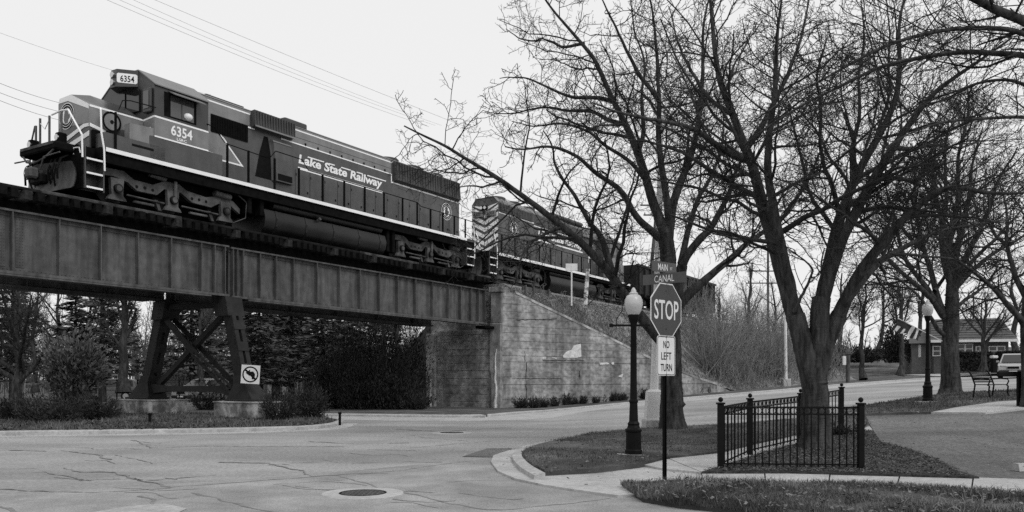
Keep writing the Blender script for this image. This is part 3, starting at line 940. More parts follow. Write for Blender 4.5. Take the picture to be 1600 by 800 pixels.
part(MB().prism([(WL - .4, -.4), (WL + 2.6, -.4), (WL + 2.5, .42), (WL + 1.2, .62), (WL - .4, TOP[-1][1] + .03)], -.02, .9, 1), 'end_block', M_wallc, ww)
pp = [wallp(*p) for p in ((879, 556), (884, 550), (893, 546), (896, 540), (907, 537), (908, 557), (900, 559), (880, 559))]
part(MB().prism(pp, -.028, -.014, 1), 'bare_patch', M_whitepatch, ww, label='bright freshly broken patch on the wall face')
for q in (((848, 558), (853, 557), (852, 561), (847, 561)), ((936, 567), (948, 566), (953, 569), (937, 570)), ((860, 558), (870, 559), (869, 561)), ((965, 588), (973, 584), (972, 590)), ((955, 566), (959, 566), (959, 570), (955, 569))):
    part(MB().prism([wallp(*p) for p in q], -.024, -.012, 1), 'bare_patch', M_whitepatch, ww)
for q in (((800, 591), (878, 592)), ((848, 563), (912, 563)), ((806, 500), (870, 498)), ((905, 580), (906, 594)), ((820, 548), (820, 566)), ((822, 566), (822, 640))):
    a, b = wallp(*q[0]), wallp(*q[1])
    n_ = 14
    P = [(a[0] + (b[0] - a[0]) * i / n_ + random.uniform(-.03, .03), a[1] + (b[1] - a[1]) * i / n_ + random.uniform(-.03, .03)) for i in range(n_ + 1)]
    part(MB().tube([(u, -.012, zz) for u, zz in P], .018, 4), 'crack', M_ink, ww)

# embankment behind the wing wall, track bed on top
def lerp(a, b, t): return a + (b - a) * t
Bp = []
for u, zz in TOP[1:]:
    p = W0 + WU * u + WN * -.35
    Bp.append((p.x, p.y, zz - .02))
for px, py in ((1150, 610), (1200, 607), (1240, 603), (1300, 597), (1340, 594)):
    x, y = gh(px, py, .1)
    Bp.append((x, y, gz(x, y) + .08))
def pick3(l, t):
    k = t * (len(l) - 1); i = min(int(k), len(l) - 2); r = k - i
    return tuple(l[i][c] + (l[i + 1][c] - l[i][c]) * r for c in range(3))
NU, NV = 90, 30
vsE = []; 
for i in range(NU + 1):
    t = i / NU
    b = pick3(Bp, t); a = trw(lerp(23.0, 86.0, t ** 1.15), 2.1, 6.72)
    for j in range(NV + 1):
        s = j / NV
        x, y, zz = (lerp(a[c], b[c], s) for c in range(3))
        zz += .35 * math.sin(s * math.pi) * (-.6) + (0 if j in (0,) else random.uniform(-.05, .05)) + .12 * math.sin(x * 1.1) * math.sin(y * .9) * math.sin(s * math.pi)
        vsE.append((x, y, zz))
fE = [(i * (NV + 1) + j, (i + 1) * (NV + 1) + j, (i + 1) * (NV + 1) + j + 1, i * (NV + 1) + j + 1) for i in range(NU) for j in range(NV)]
tag(mesh_obj('embankment', vsE, fE, M_dry), kind='structure')
def emb(t, s):
    b = pick3(Bp, t); a = trw(lerp(23.0, 86.0, t ** 1.15), 2.1, 6.72)
    z_ = lerp(a[2], b[2], s) - .2 * math.sin(s * math.pi)
    return (lerp(a[0], b[0], s), lerp(a[1], b[1], s), z_)
tb = MB()
rings = []
for t in np.linspace(23.0, 125, 40):
    rings.append([trw(t, 2.1, 6.72 - .004), trw(t, 1.6, 6.98), trw(t, -2.6, 6.98), trw(t, -3.4, 6.6), trw(t, -3.4, 6.4), trw(t, 2.0, 6.3)])
tb.loft(rings)
tag(mesh_obj('track_bed', tb.v, tb.f, M_ballast), kind='structure')
tb = MB().loft([[trw(t, -3.3, 6.55), trw(t, -11 + .02 * t, -.3), trw(t, 1.9, -.5), trw(t, 1.9, 6.35)] for t in np.linspace(24.6, 125, 40)])
tag(mesh_obj('embankment_far_slope', tb.v, tb.f, M_soil), kind='structure')
# loose ballast that has rolled down the top of the bank
n = 16000
tt = RNG.uniform(0.01, .60, n); ss = np.abs(RNG.normal(0, .20, n)) + .002
P = np.array([emb(a, min(.9, b)) for a, b in zip(tt, ss)])
r = RNG.uniform(.03, .08, n)
off = RNG.normal(0, 1, (n, 4, 3)); off /= np.linalg.norm(off, axis=2, keepdims=True)
V = (P[:, None, :] + off * r[:, None, None] + np.array([0, 0, .03])).reshape(-1, 3)
i4 = np.arange(n)[:, None] * 4
Fq = np.concatenate([i4 + np.array([[a, b, c]]) for a, b, c in ((0, 1, 2), (0, 1, 3), (0, 2, 3), (1, 2, 3))])
tag(np_mesh('ballast_stones', V, Fq, mat('ballast_stone', .10, .42, .9, 8, world_co=True)), 'loose pale ballast stones spilling down the bank below the track', 'gravel', None, 'stuff')

o = track_thing('timber_retaining_wall', 'low weathered timber planks held by stakes beside the abutment cap', 'timber wall', (24.4, 2.15, 6.5))
for k, zc in enumerate((6.28, 6.55, 6.8)): part(MB().bbox(24.2 + .05 * k, 27.4 + .1 * k, 2.05, 2.15, zc - .12, zc + .12, .02), 'plank', M_wood, o)
for t in (24.5, 25.4, 27.2): part(MB().bbox(t - .05, t + .05, 2.16, 2.26, 5.6, 7.0, .02), 'stake', M_wood, o)

# ================================================================== locomotives
def ring_mb(fn, r0, r1, n=28):
    v = []; f = []
    for k in range(n):
        a = 2 * math.pi * k / n
        v.append(fn(r0 * math.cos(a), r0 * math.sin(a))); v.append(fn(r1 * math.cos(a), r1 * math.sin(a)))
    for k in range(n):
        j = (k + 1) % n
        f.append((2 * k, 2 * j, 2 * j + 1, 2 * k + 1))
    return MB().add(v, f)
def disc_mb(fn, r, n=28): return MB().add([fn(r * math.cos(2 * math.pi * k / n), r * math.sin(2 * math.pi * k / n)) for k in range(n)], [tuple(range(n))])
MITT = [(-.18, -.42), (.12, -.42), (.2, -.2), (.34, -.12), (.36, .1), (.22, .06), (.16, .18), (.14, .36), (0, .46), (-.16, .36), (-.24, .1), (-.26, -.2)]
def emblem(parent, fn, r):
    o = part(disc_mb(lambda a, b: fn(a, b, .004), r), 'emblem', M_white, parent)
    part(ring_mb(lambda a, b: fn(a, b, .008), r * .94, r * .62), 'emblem_ring', M_ink, o)
    part(ring_mb(lambda a, b: fn(a, b, .011), r * .80, r * .76), 'emblem_lettering_band', M_white, o)
    part(MB().add([fn(a * r * 1.5 * .85, b * r * 1.5 * .85, .011) for a, b in MITT], [tuple(range(len(MITT)))]), 'emblem_shape', M_loco, o)

def truck(parent, ax, zr):
    a0, a1, a2 = ax
    tr_ = None
    for sd in (1, -1):
        w0, w1 = (1.06, 1.20) if sd > 0 else (-1.20, -1.06)
        prof = [(a0 - .62, zr + .98), (a0 - .4, zr + 1.12), (a0 + .25, zr + 1.14), (a0 + .62, zr + .93), (a1 - .75, zr + .90), (a1 - .3, zr + 1.12), (a1 + .28, zr + 1.12), (a1 + .6, zr + .95), (a2 - .85, zr + .88), (a2 - .35, zr + 1.0), (a2 + .35, zr + .96), (a2 + .68, zr + .72),
                (a2 + .68, zr + .52), (a2 + .3, zr + .74), (a2 - .3, zr + .74), (a2 - .62, zr + .55), (a1 + .8, zr + .58), (a1 + .35, zr + .84), (a1 - .32, zr + .84), (a1 - .6, zr + .58), (a0 + .75, zr + .58), (a0 + .4, zr + .8), (a0 - .1, zr + .9), (a0 - .62, zr + .86)]
        s = part(MB().prism(prof, w0, w1, 1), 'truck' if tr_ is None else 'side_frame', M_truck, parent if tr_ is None else tr_)
        if tr_ is None: tr_ = s
        ws = 1.21 if sd > 0 else -1.21
        for a in (a0, a1, a2):
            part(MB().prism([(a - .34, zr + .12), (a + .34, zr + .12), (a + .30, zr + .2), (a + .2, zr + .3), (a + .24, zr + .84), (a - .24, zr + .84), (a - .2, zr + .3), (a - .30, zr + .2)], ws - .10, ws + .04, 1), 'journal_box', M_truck, tr_)
            part(MB().disc((a, ws + .07 * sd, zr + .5), (0, 1, 0), .15, .14, 12), 'bearing_cap', M_wheel, tr_, True)
            part(MB().disc((a, ws + .145 * sd, zr + .5), (0, 1, 0), .10, .02, 12), 'bearing_bolt_plate', M_truck, tr_, True)
        if sd > 0:
            for b, c in ((a0, a1), (a1, a2)):
                m_ = (b + c) / 2
                part(MB().tube([(b + .35, ws + .02, zr + .36), (c - .35, ws + .02, zr + .33)], .035, 6), 'brake_rod', M_truck, tr_)
                part(MB().bbox(m_ - .45, m_ + .3, ws - .05, ws + .08, zr + .14, zr + .22, .02), 'brake_beam', M_truck, tr_)
                part(MB().prism([(m_ + .35, zr + .4), (m_ + .48, zr + .4), (m_ + .62, zr + .06), (m_ + .5, zr + .06)], ws - .1, ws, 1), 'brake_hanger', M_truck, tr_)
                for q in (-.3, 0, .3):
                    part(MB().disc((m_ + q - .02, w1 + .003, zr + .73 - abs(q) * .05), (0, 1, 0), .055, .01, 10), 'lightening_hole', M_ink, tr_)
            part(MB().tube([(a1 + .05, ws + .1, zr + 1.15), (a1 + .05, ws + .1, zr + .55)], .06, 8), 'damper', M_polew if False else M_truck, tr_)
            part(MB().tube([(a1 - .9, ws + .02, zr + 1.25), (a1 - .3, ws + .02, zr + 1.2)], .11, 10), 'brake_cylinder', M_truck, tr_, True)
            part(MB().tube([(a2 - .5, ws + .02, zr + 1.1), (a2 + .2, ws + .02, zr + 1.06)], .12, 10), 'brake_cylinder', M_truck, tr_, True)
            part(MB().tube([(a0 - .5, ws, zr + 1.3), (a0 + .4, ws, zr + 1.34), (a1, ws, zr + 1.22), (a2, ws, zr + 1.3), (a2 + .9, ws, zr + 1.1)], .022, 5), 'air_hose', M_ink, tr_)
            part(MB().tube([(a2 + .5, ws + .05, zr + 1.25), (a2 + .95, ws + .05, zr + 1.0), (a2 + .9, ws + .05, zr + .4), (a2 + .3, ws + .05, zr + .12)], .02, 5), 'air_hose', M_truck, tr_)
    part(MB().box(a0 - .3, a2 + .3, -.95, .95, zr + .6, zr + 1.25), 'bolster', M_under, tr_)
    part(MB().box(a0 - .9, a2 + .9, -.6, .5, zr + .02, zr + 1.0), 'traction_motors', M_under, tr_)
    for a in (a0, a1, a2):
        for w in (.76, -.76):
            part(MB().disc((a, w, zr + .51), (0, 1, 0), .51, .13, 24), 'wheel', M_wheel, tr_, True)
        part(MB().disc((a, 0, zr + .51), (0, 1, 0), .1, 1.5, 8), 'axle', M_under, tr_)
    return tr_

def rail_line(parent, name, pts, m, r=.022): return part(MB().tube(pts, r, 6), name, m, parent)

def plow(parent, t, sgn, zb, zt, half=1.42):
    """curved snow plow; sgn -1 points to smaller t"""
    rows = []
    for i in range(9):
        u = i / 8
        w = -half + 2 * half * u
        nose = (1 - abs(w) / half) * .34
        col = []
        for j in range(6):
            v = j / 5
            z = zb + (zt - zb) * v + (.12 * (abs(w) / half) if v == 0 else 0)
            curl = .16 * (1 - math.sin(v * math.pi * .85)) + .05 * (v > .9)
            col.append((t + sgn * (nose + curl + .06), w, z))
        rows.append(col)
    v = [p for c in rows for p in c] + [(p[0] - sgn * .03, p[1], p[2]) for c in rows for p in c]
    n = 54; f = []
    for i in range(8):
        for j in range(5):
            a = i * 6 + j
            f.append((a, a + 6, a + 7, a + 1)); f.append((n + a, n + a + 1, n + a + 7, n + a + 6))
    return part(MB().add(v, f), 'snow_plow', M_plow, parent, True)

def coupler(parent, t, sgn, z):
    c = part(MB().bbox(min(t, t + sgn * .5), max(t, t + sgn * .5), -.13, .13, z - .13, z + .13, .03), 'coupler', M_truck, parent)
    part(MB().bbox(min(t + sgn * .45, t + sgn * .75), max(t + sgn * .45, t + sgn * .75), -.2, .2, z - .17, z + .17, .06), 'knuckle', M_truck, c)
    for w in (-.75, -.5, .5, .75):
        part(MB().tube([(t, w, z + .35), (t + sgn * .22, w, z + .3), (t + sgn * .3, w * .95, z - .1), (t + sgn * .22, w * .85, z - .4)], .03, 6), 'air_hose', M_ink, c)

def fans(parent, ts, z, r=.62):
    for t in ts:
        f = part(MB().lathe([(r, z - .1), (r, z + .16), (r * .92, z + .20), (r * .9, z + .12), (.05, z + .1)], 20).xf(lambda x, y, q: (x + t, y, q)), 'roof_fan', M_rad, parent)
        part(MB().box(t - r * .9, t + r * .9, -.03, .03, z + .17, z + .2).box(t - .03, t + .03, -r * .9, r * .9, z + .17, z + .2), 'fan_guard', M_rad, f)

def doors(parent, t0, t1, n, z0, z1, w, m):
    L = (t1 - t0) / n
    for k in range(n):
        a = t0 + k * L
        d = part(MB().bbox(a + .03, a + L - .03, w, w + .018, z0, z1, .008), 'hood_door', m, parent)
        part(MB().box(a + L - .14, a + L - .10, w + .018, w + .045, z0 + .25, z0 + .34), 'handle', M_ink, d)
        part(MB().box(a + .05, a + .08, w + .018, w + .03, z1 - .25, z1 - .15), 'hinge', M_ink, d)

# ---------------- leading locomotive
L1 = track_thing('locomotive', 'leading dark diesel locomotive numbered 6354 with white striped nose crossing the bridge', 'locomotive', (9.5, 0, RZ))
SZ = 8.98
part(MB().box(-.75, 20.35, -1.5, 1.5, 8.62, SZ - .02), 'frame', M_under, L1)
part(MB().box(-.7, 20.3, 1.3, 1.5, 8.5, 8.62).box(-.7, 20.3, -1.5, -1.3, 8.5, 8.62), 'side_sill', M_under, L1)
part(MB().box(-.62, 20.3, -1.56, 1.56, SZ - .02, SZ), 'walkway', M_rad, L1)
part(MB().box(-.60, 19.55, 1.562, 1.572, SZ - .13, SZ + .002), 'sill_stripe', M_white, L1)
part(MB().box(-.60, 20.2, 1.5, 1.56, SZ - .135, SZ - .022), 'sill_edge', M_loco, L1)
# front end
part(MB().box(-1.32, -.62, -1.2, 1.2, 8.62, SZ - .03), 'end_platform', M_under, L1)
part(MB().bbox(-1.95, -1.25, -1.05, 1.05, 8.70, 8.96, .05), 'anticlimber', M_under, L1)
part(MB().tube([(-1.9, -.9, 8.72), (-2.0, -.5, 8.45), (-2.02, 0, 8.36), (-2.0, .5, 8.45), (-1.9, .9, 8.72)], .03, 6), 'safety_chain', M_truck, L1)
part(MB().box(-1.34, -1.26, -1.45, 1.45, 7.55, 8.65), 'pilot_plate', M_under, L1)
plow(L1, -1.42, -1, 7.38, 8.34, 1.36)
coupler(L1, -1.5, -1, 8.02)
for sd in (1, -1):
    a, b = (1.12, 1.52) if sd > 0 else (-1.52, -1.12)
    st = part(MB().box(-1.28, -1.24, a, b, 7.55, 8.95).box(-.66, -.62, a, b, 7.5, 8.95).box(-1.24, -.66, a, a + .03, 7.55, 8.95), 'step_well', M_loco, L1)
    for z in (7.62, 8.07, 8.52):
        q = part(MB().box(-1.24, -.66, a, b, z - .03, z), 'step_tread', M_rad, st)
        part(MB().box(-1.22, -.68, b if sd > 0 else a - .01, b + .01 if sd > 0 else a, z - .05, z + .01), 'tread_edge', M_white, q)
rail_line(L1, 'grab_rail', [(-.64, 1.56, 8.2), (-.66, 1.56, 8.9), (-.74, 1.54, 9.4), (-.74, 1.5, 10.15), (-.70, 1.42, 10.22), (-.55, 1.2, 10.24)], M_white, .03)
rail_line(L1, 'grab_rail', [(-1.34, 1.5, 8.5), (-1.36, 1.5, 9.2), (-1.36, .75, 10.1), (-1.36, .35, 10.15), (-1.36, -.2, 10.1)], M_white, .03)
rail_line(L1, 'grab_rail', [(-1.36, -1.5, 8.5), (-1.36, -1.5, 9.2), (-1.36, -1.2, 9.9)], M_loco, .028)
for w in (-1.15, -.9, -.35, .35): part(MB().box(-1.38, -1.33, w - .03, w + .03, 8.9, 10.1 if abs(w) < 1 else 9.9), 'rail_post', M_loco, L1)
rail_line(L1, 'end_rail', [(-1.36, -.9, 9.95), (-1.36, -.6, 9.7), (-1.36, -.35, 9.98)], M_polew, .014)
for w in (-1.05, .55):
    d = part(MB().bbox(-1.62, -1.34, w - .12, w + .12, 9.02, 9.36, .03), 'ditch_light', M_under, L1)
    part(MB().disc((-1.63, w, 9.2), (1, 0, 0), .1, .04, 14), 'lens', M_chrome, d)
part(MB().tube([(-1.3, .95, 8.6), (-1.36, 1.05, 8.85), (-1.3, 1.25, 8.85), (-1.3, 1.35, 8.6)], .022, 6), 'uncoupling_lever', M_white, L1)
part(ring_mb(lambda a, b: (-1.6, -1.2 + a, 8.3 + b), .24, .20, 16), 'hose_loop', M_truck, L1)
for w in (-.95, -.62, .4, .62, .9):
    part(MB().tube([(-1.45, w, 8.62), (-1.72, w + .05, 8.45), (-1.86, w + .1, 8.1), (-1.80, w + .02, 7.8)], .035, 6), 'brake_hose', M_ink, L1)
part(MB().tube([(-1.95, -1.3, 8.55), (-2.0, -.4, 8.5), (-2.0, -.2, 8.15), (-2.0, .3, 8.15), (-2.0, .5, 8.5), (-1.95, 1.3, 8.55)], .025, 6), 'uncoupling_bar', M_truck, L1)
part(MB().bbox(-2.0, -1.5, -.32, .32, 7.72, 8.02, .05), 'coupler_pocket', M_ink, L1)
part(MB().bbox(-1.75, -1.45, -.9, -.5, 8.05, 8.4, .05), 'hose_bracket', M_truck, L1)
part(MB().box(-1.97, -1.955, -.95, .95, 8.86, 8.95), 'anticlimber_lip', M_truck, L1)
# nose
nz = lambda t, r: [(t, -.9, SZ), (t, -.9, 10.72), (t, -.8, 10.9 + r), (t, -.15, 10.93 + r), (t, .9, 10.43), (t, .9, SZ)]
part(MB().loft([nz(-.75, 0), nz(-.1, .16), nz(1.18, .10)]), 'nose', M_loco, L1)
part(MB().prism([(-.78, 9.75), (-.20, 9.75), (1.16, 10.05), (1.16, 10.43), (-.2, 10.43), (-.78, 10.42)], .901, .907, 1), 'nose_band', M_band, L1)
part(MB().prism([(-.88, 9.9), (.9, 9.85), (.9, 10.40), (-.12, 10.88), (-.78, 10.84), (-.88, 10.7)], -.757, -.751, 0), 'nose_front_panel', M_band, L1)
part(MB().prism([(-.86, 10.74), (-.3, 10.74), (.9, 10.28), (.9, 10.43), (-.14, 10.925), (-.8, 10.895)], -.768, -.760, 0), 'nose_stripe', M_white, L1)
part(MB().prism([(-.76, 10.36), (.2, 10.38), (1.2, 10.38), (1.2, 10.44), (-.76, 10.43)], .91, .916, 1), 'nose_stripe', M_white, L1)
part(MB().prism([(-.6, 9.35), (.62, 9.72), (.9, 9.72), (.9, 9.83), (.58, 9.84), (-.6, 9.50)], -.768, -.760, 0), 'nose_stripe', M_white, L1)
part(MB().prism([(-.75, 9.72), (-.2, 9.62), (-.2, 9.72), (-.75, 9.83)], .91, .916, 1), 'nose_stripe', M_white, L1)
part(MB().prism([(-.6, 9.08), (.9, 9.42), (.9, 9.58), (-.6, 9.24)], -.768, -.760, 0), 'nose_stripe', M_white, L1)
emblem(L1, lambda a, b, d: (-.766 - d, -.38 + a, 10.25 + b), .44)
bl = part(MB().disc((-.05, .95, 10.02), (0, 1, 0), .34, .12, 22), 'bell_housing', M_band, L1, True)
part(ring_mb(lambda a, b: (-.05 + a, 1.014, 10.02 + b), .34, .27), 'bell_rim', M_under, bl)
part(MB().disc((-.05, 1.02, 10.02), (0, 1, 0), .06, .03, 10), 'bell_nut', M_ink, bl)
part(MB().bbox(-.70, -.05, .9, 1.0, 9.05, 9.62, .02), 'nose_door', M_under, L1)
part(MB().box(-.6, 1.6, .9, 1.5, SZ, SZ + .5), 'battery_box', M_loco, L1)
part(MB().box(.35, 1.15, 1.501, 1.506, SZ + .28, SZ + .36), 'battery_vent', M_ink, L1)
part(MB().bbox(1.0, 4.0, .9, 1.5, SZ, 9.78, .02), 'cab_underbox', M_loco, L1)
part(MB().prism([(.28, SZ + .48), (1.0, SZ + .48), (1.18, 9.75), (1.18, 10.05), (.28, 10.0)], 1.2, 1.48, 1), 'nose_fairing', M_band, L1)
# cab
cabp = [(-1.5, 9.78), (-1.5, 11.55), (-.62, 12.16), (.62, 12.16), (1.5, 11.55), (1.5, 9.78)]
part(MB().prism(cabp, 1.18, 3.36, 0), 'cab', M_cabp, L1)
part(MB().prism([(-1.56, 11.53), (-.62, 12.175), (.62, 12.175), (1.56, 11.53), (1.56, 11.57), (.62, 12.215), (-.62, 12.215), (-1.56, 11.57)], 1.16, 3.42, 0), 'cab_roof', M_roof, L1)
part(MB().box(1.18, 3.36, 1.501, 1.506, 9.82, 10.44), 'cab_panel', M_band, L1)
part(MB().box(1.18, 3.36, 1.507, 1.512, 10.44, 10.50).box(1.18, 3.36, 1.507, 1.512, 9.77, 9.82), 'cab_stripe', M_white, L1)
part(MB().prism([(.9, 10.38), (1.5, 10.44), (1.5, 10.50), (.9, 10.44)], 1.168, 1.176, 0), 'cab_stripe', M_white, L1)
part(MB().prism([(.9, 9.8), (1.5, 9.8), (1.5, 10.44), (.9, 10.38)], 1.172, 1.178, 0), 'cab_front_panel', M_band, L1)
nb = part(MB().add([(1.17, .62, 11.62), (.62, .16, 11.55), (.62, -.16, 11.55), (1.17, -.62, 11.62), (1.17, .62, 12.17), (.66, .16, 12.17), (.66, -.16, 12.17), (1.17, -.62, 12.17)],
                   [(0, 1, 5, 4), (1, 2, 6, 5), (2, 3, 7, 6), (4, 5, 6, 7), (0, 3, 2, 1), (0, 4, 7, 3)]), 'headlight_housing', M_cabp, L1)
def nbp(a, b, d=.01):                       # a along the angled face from centre outwards, b up
    L = math.hypot(.55, .46); c, s = .55 / L, .46 / L
    return (.63 + a * c - d * s, .16 + a * s + d * c, b)
part(MB().add([nbp(a, b) for a, b in ((.03, 11.74), (.07, 11.70), (.63, 11.70), (.68, 11.74), (.68, 11.99), (.63, 12.03), (.07, 12.03), (.03, 11.99))], [tuple(range(8))]), 'number_board', M_white, nb)
part(text_mb('6354', .44, .22, lambda a, b: nbp(.14 + a, 11.74 + b, .016), .012), 'number', M_ink, nb)
for z in (11.98, 11.72):
    part(MB().disc((.61, 0, z), (1, 0, 0), .10, .08, 14), 'headlight', M_chrome, nb, True)
part(MB().box(1.10, 1.16, -.75, -.05, 10.75, 11.5).box(1.10, 1.16, .05, .75, 10.75, 11.5), 'windshield', M_glassd, L1)
part(MB().bbox(1.08, 1.17, .98, 1.42, 10.62, 11.45, .03), 'front_door', M_cabp, L1)
part(MB().box(1.06, 1.08, 1.05, 1.34, 10.75, 11.35), 'door_window', M_glassw, L1)
part(MB().box(1.55, 2.85, 1.501, 1.507, 10.58, 11.42), 'window_surround', M_under, L1)
wf = part(MB().box(1.80, 2.74, 1.507, 1.512, 10.63, 11.35), 'side_window', M_glassw, L1)
part(MB().box(2.22, 2.27, 1.512, 1.52, 10.63, 11.35), 'window_post', M_cabp, wf)
part(MB().sphere((2.5, 1.50, 10.78), .17, 10, 6, .8), 'pale_ball', M_white, wf, True)  # plain white ball at the side window
part(MB().add([(1.72, 1.50, 11.46), (3.0, 1.50, 11.46), (3.0, 1.86, 11.28), (1.72, 1.86, 11.28), (1.72, 1.50, 11.49), (3.0, 1.50, 11.49), (3.0, 1.87, 11.31), (1.72, 1.87, 11.31)], [(0, 1, 2, 3), (4, 5, 6, 7), (2, 3, 7, 6), (0, 3, 7, 4), (1, 2, 6, 5)]), 'sun_awning', M_roof, wf)
part(text_mb('6354', .86, .36, lambda a, b: (1.82 + a, 1.512, 9.99 + b), .02), 'cab_number', M_white, L1)
part(text_mb('LSRC', .40, .10, lambda a, b: (2.05 + a, 1.512, 9.85 + b), .012), 'cab_lettering', M_white, L1)
part(MB().box(1.16, 1.172, 1.06, 1.32, 10.0, 10.12), 'builder_plate', M_white, L1)
rail_line(L1, 'cab_handrail', [(.2, 1.0, 10.5), (.35, .98, 10.85), (.6, 1.05, 10.9), (1.2, 1.56, 10.75)], M_ink, .018)
part(MB().tube([(1.6, -.3, 12.2), (1.6, -.3, 12.32)], .04, 6).box(1.5, 1.9, -.35, -.25, 12.3, 12.36), 'horn', M_truck, L1)
# hood
hp = lambda t: [(t, -.95, SZ), (t, -.95, 11.88), (t, -.78, 12.05), (t, .78, 12.05), (t, .95, 11.88), (t, .95, SZ)]
part(MB().loft([hp(3.36), hp(19.7)]), 'hood', M_loco, L1)
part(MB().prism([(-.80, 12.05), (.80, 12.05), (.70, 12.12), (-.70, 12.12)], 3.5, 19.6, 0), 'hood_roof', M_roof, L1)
part(MB().box(3.95, 5.7, -.5, .62, 12.12, 12.2), 'roof_hatch', M_rad, L1)
part(MB().bbox(7.75, 9.0, -.5, .7, 12.1, 12.34, .04), 'exhaust_stack', M_rad, L1)
part(MB().box(3.38, 5.70, .951, .956, 11.39, 11.87).box(3.38, 3.88, .951, .956, 9.95, 11.39), 'upper_band', M_band, L1)
part(MB().prism([(3.88, 9.78), (5.3, 9.78), (4.25, 10.72), (3.88, 10.72)], .951, .956, 1), 'upper_band', M_band, L1)
part(MB().prism([(3.38, 9.90), (3.93, 9.90), (3.93, 9.73), (5.42, 9.73), (4.1, 10.95), (4.02, 10.95), (5.26, 9.79), (3.99, 9.79), (3.99, 9.96), (3.38, 9.96)], .958, .963, 1), 'band_outline', M_white, L1)
part(MB().box(3.40, 5.72, .958, .963, 11.82, 11.875).box(5.6, 5.95, .958, .963, 11.30, 11.36), 'band_outline', M_white, L1)
g = part(MB().box(3.9, 5.6, .957, .985, 10.72, 11.38), 'intake_grille', M_grille, L1)
for k in range(22): part(MB().box(3.93 + k * .077, 3.955 + k * .077, .985, 1.01, 10.75, 11.35), 'grille_slat', M_under, g)
bx = part(MB().loft([[(5.76, .95, 11.34), (7.82, .95, 11.34), (7.82, .95, 12.0), (5.76, .95, 12.0)], [(5.76, 1.22, 11.42), (7.82, 1.22, 11.42), (7.82, 1.16, 12.02), (5.76, 1.16, 12.02)]]), 'brake_grid_box', M_rad, L1)
for k in range(15): part(MB().box(5.84 + k * .138, 5.87 + k * .138, 1.18, 1.245, 11.45, 11.99), 'grid_fin', M_rad, bx)
part(MB().box(5.76, 7.82, 1.2, 1.235, 11.36, 11.42), 'ledge', M_band, bx)
bd = part(MB().box(7.88, 14.15, .951, .956, 11.31, 11.87), 'upper_band', M_band, L1)
part(MB().box(7.88, 14.2, .958, .963, 11.83, 11.885).box(7.3, 14.13, .958, .963, 11.27, 11.32).box(14.13, 14.19, .958, .963, 10.93, 11.32).box(14.13, 19.68, .958, .963, 10.89, 10.95), 'band_outline', M_white, L1)
part(MB().box(7.9, 14.1, .957, .966, 11.56, 11.565), 'panel_seam', M_ink, bd)
for k in range(8): part(MB().box(8.6 + k * .72, 8.66 + k * .72, .957, .99, 11.33, 11.42), 'lifting_lug', M_ink, bd)
rd = part(MB().loft([[(14.3, .95, 10.98), (19.6, .95, 10.98), (19.6, .95, 11.95), (14.3, .95, 11.95)], [(14.3, 1.14, 11.06), (19.6, 1.14, 11.06), (19.6, 1.06, 11.95), (14.3, 1.06, 11.95)]]), 'radiator_intake', M_rad, L1)
for k in range(26): part(MB().box(14.36 + k * .203, 14.385 + k * .203, 1.07, 1.155, 11.08, 11.92), 'radiator_slat', M_rad, rd)
part(MB().box(16.3, 16.36, 1.05, 1.16, 11.04, 11.96).box(17.9, 17.96, 1.05, 1.16, 11.04, 11.96), 'radiator_post', M_rad, rd)
fans(L1, (14.9, 16.7, 18.5), 12.1)
part(MB().add([(5.98, .958, 9.50), (6.92, .958, 9.50), (6.80, .958, 10.3), (6.62, .958, 11.18), (6.42, .958, 11.18), (6.2, .958, 10.5)], [(0, 1, 2, 3, 4, 5)]), 'dark_wedge', M_grille, L1)  # flat dark wedge on the hood side, ahead of the duct
dx = part(MB().loft([[(6.8, .95, 9.5), (7.85, .95, 9.5), (7.75, .95, 11.12), (6.72, .95, 11.12)], [(6.95, 1.12, 9.5), (7.85, 1.12, 9.5), (7.72, 1.08, 11.02), (6.8, 1.08, 11.02)]]), 'blower_duct', M_loco, L1)
part(MB().box(6.76, 7.72, 1.02, 1.10, 11.03, 11.08), 'duct_lip', M_band, dx)
part(MB().box(7.0, 7.75, 1.11, 1.13, 9.55, 9.8), 'duct_opening', M_grille, dx)
doors(L1, 8.05, 19.6, 14, SZ + .08, 10.22, .951, M_loco)
part(MB().box(3.5, 19.6, .95, 1.0, SZ, SZ + .06), 'hood_base', M_loco, L1)
part(text_mb('Lake State Railway', 5.25, .50, lambda a, b: (8.25 + a, .962, 10.40 + b), .032, 0.12), 'lettering', M_white, L1)
part(MB().prism([(8.22, 10.26), (13.5, 10.26), (13.55, 10.36), (8.22, 10.36)], .958, .963, 1), 'lettering_underline', M_white, L1)
for a, b in ((8.75, 9.7), (10.0, 10.35), (10.75, 11.35), (11.75, 12.15), (12.45, 13.75)):
    part(MB().prism([(a, 10.86), (b, 10.86), (b + .03, 10.91), (a + .03, 10.91)], .958, .963, 1), 'lettering_overline', M_white, L1)
emblem(L1, lambda a, b, d: (18.55 + a, .972 + d, 10.28 + b), .44)
part(MB().box(19.71, 19.72, -.9, .9, 9.1, 11.9), 'end_panel', M_loco, L1)
for k in range(9): part(MB().box(19.72, 19.726, .55, .94, 9.2 + k * .2, 9.3 + k * .2), 'end_stripe', M_white, L1)
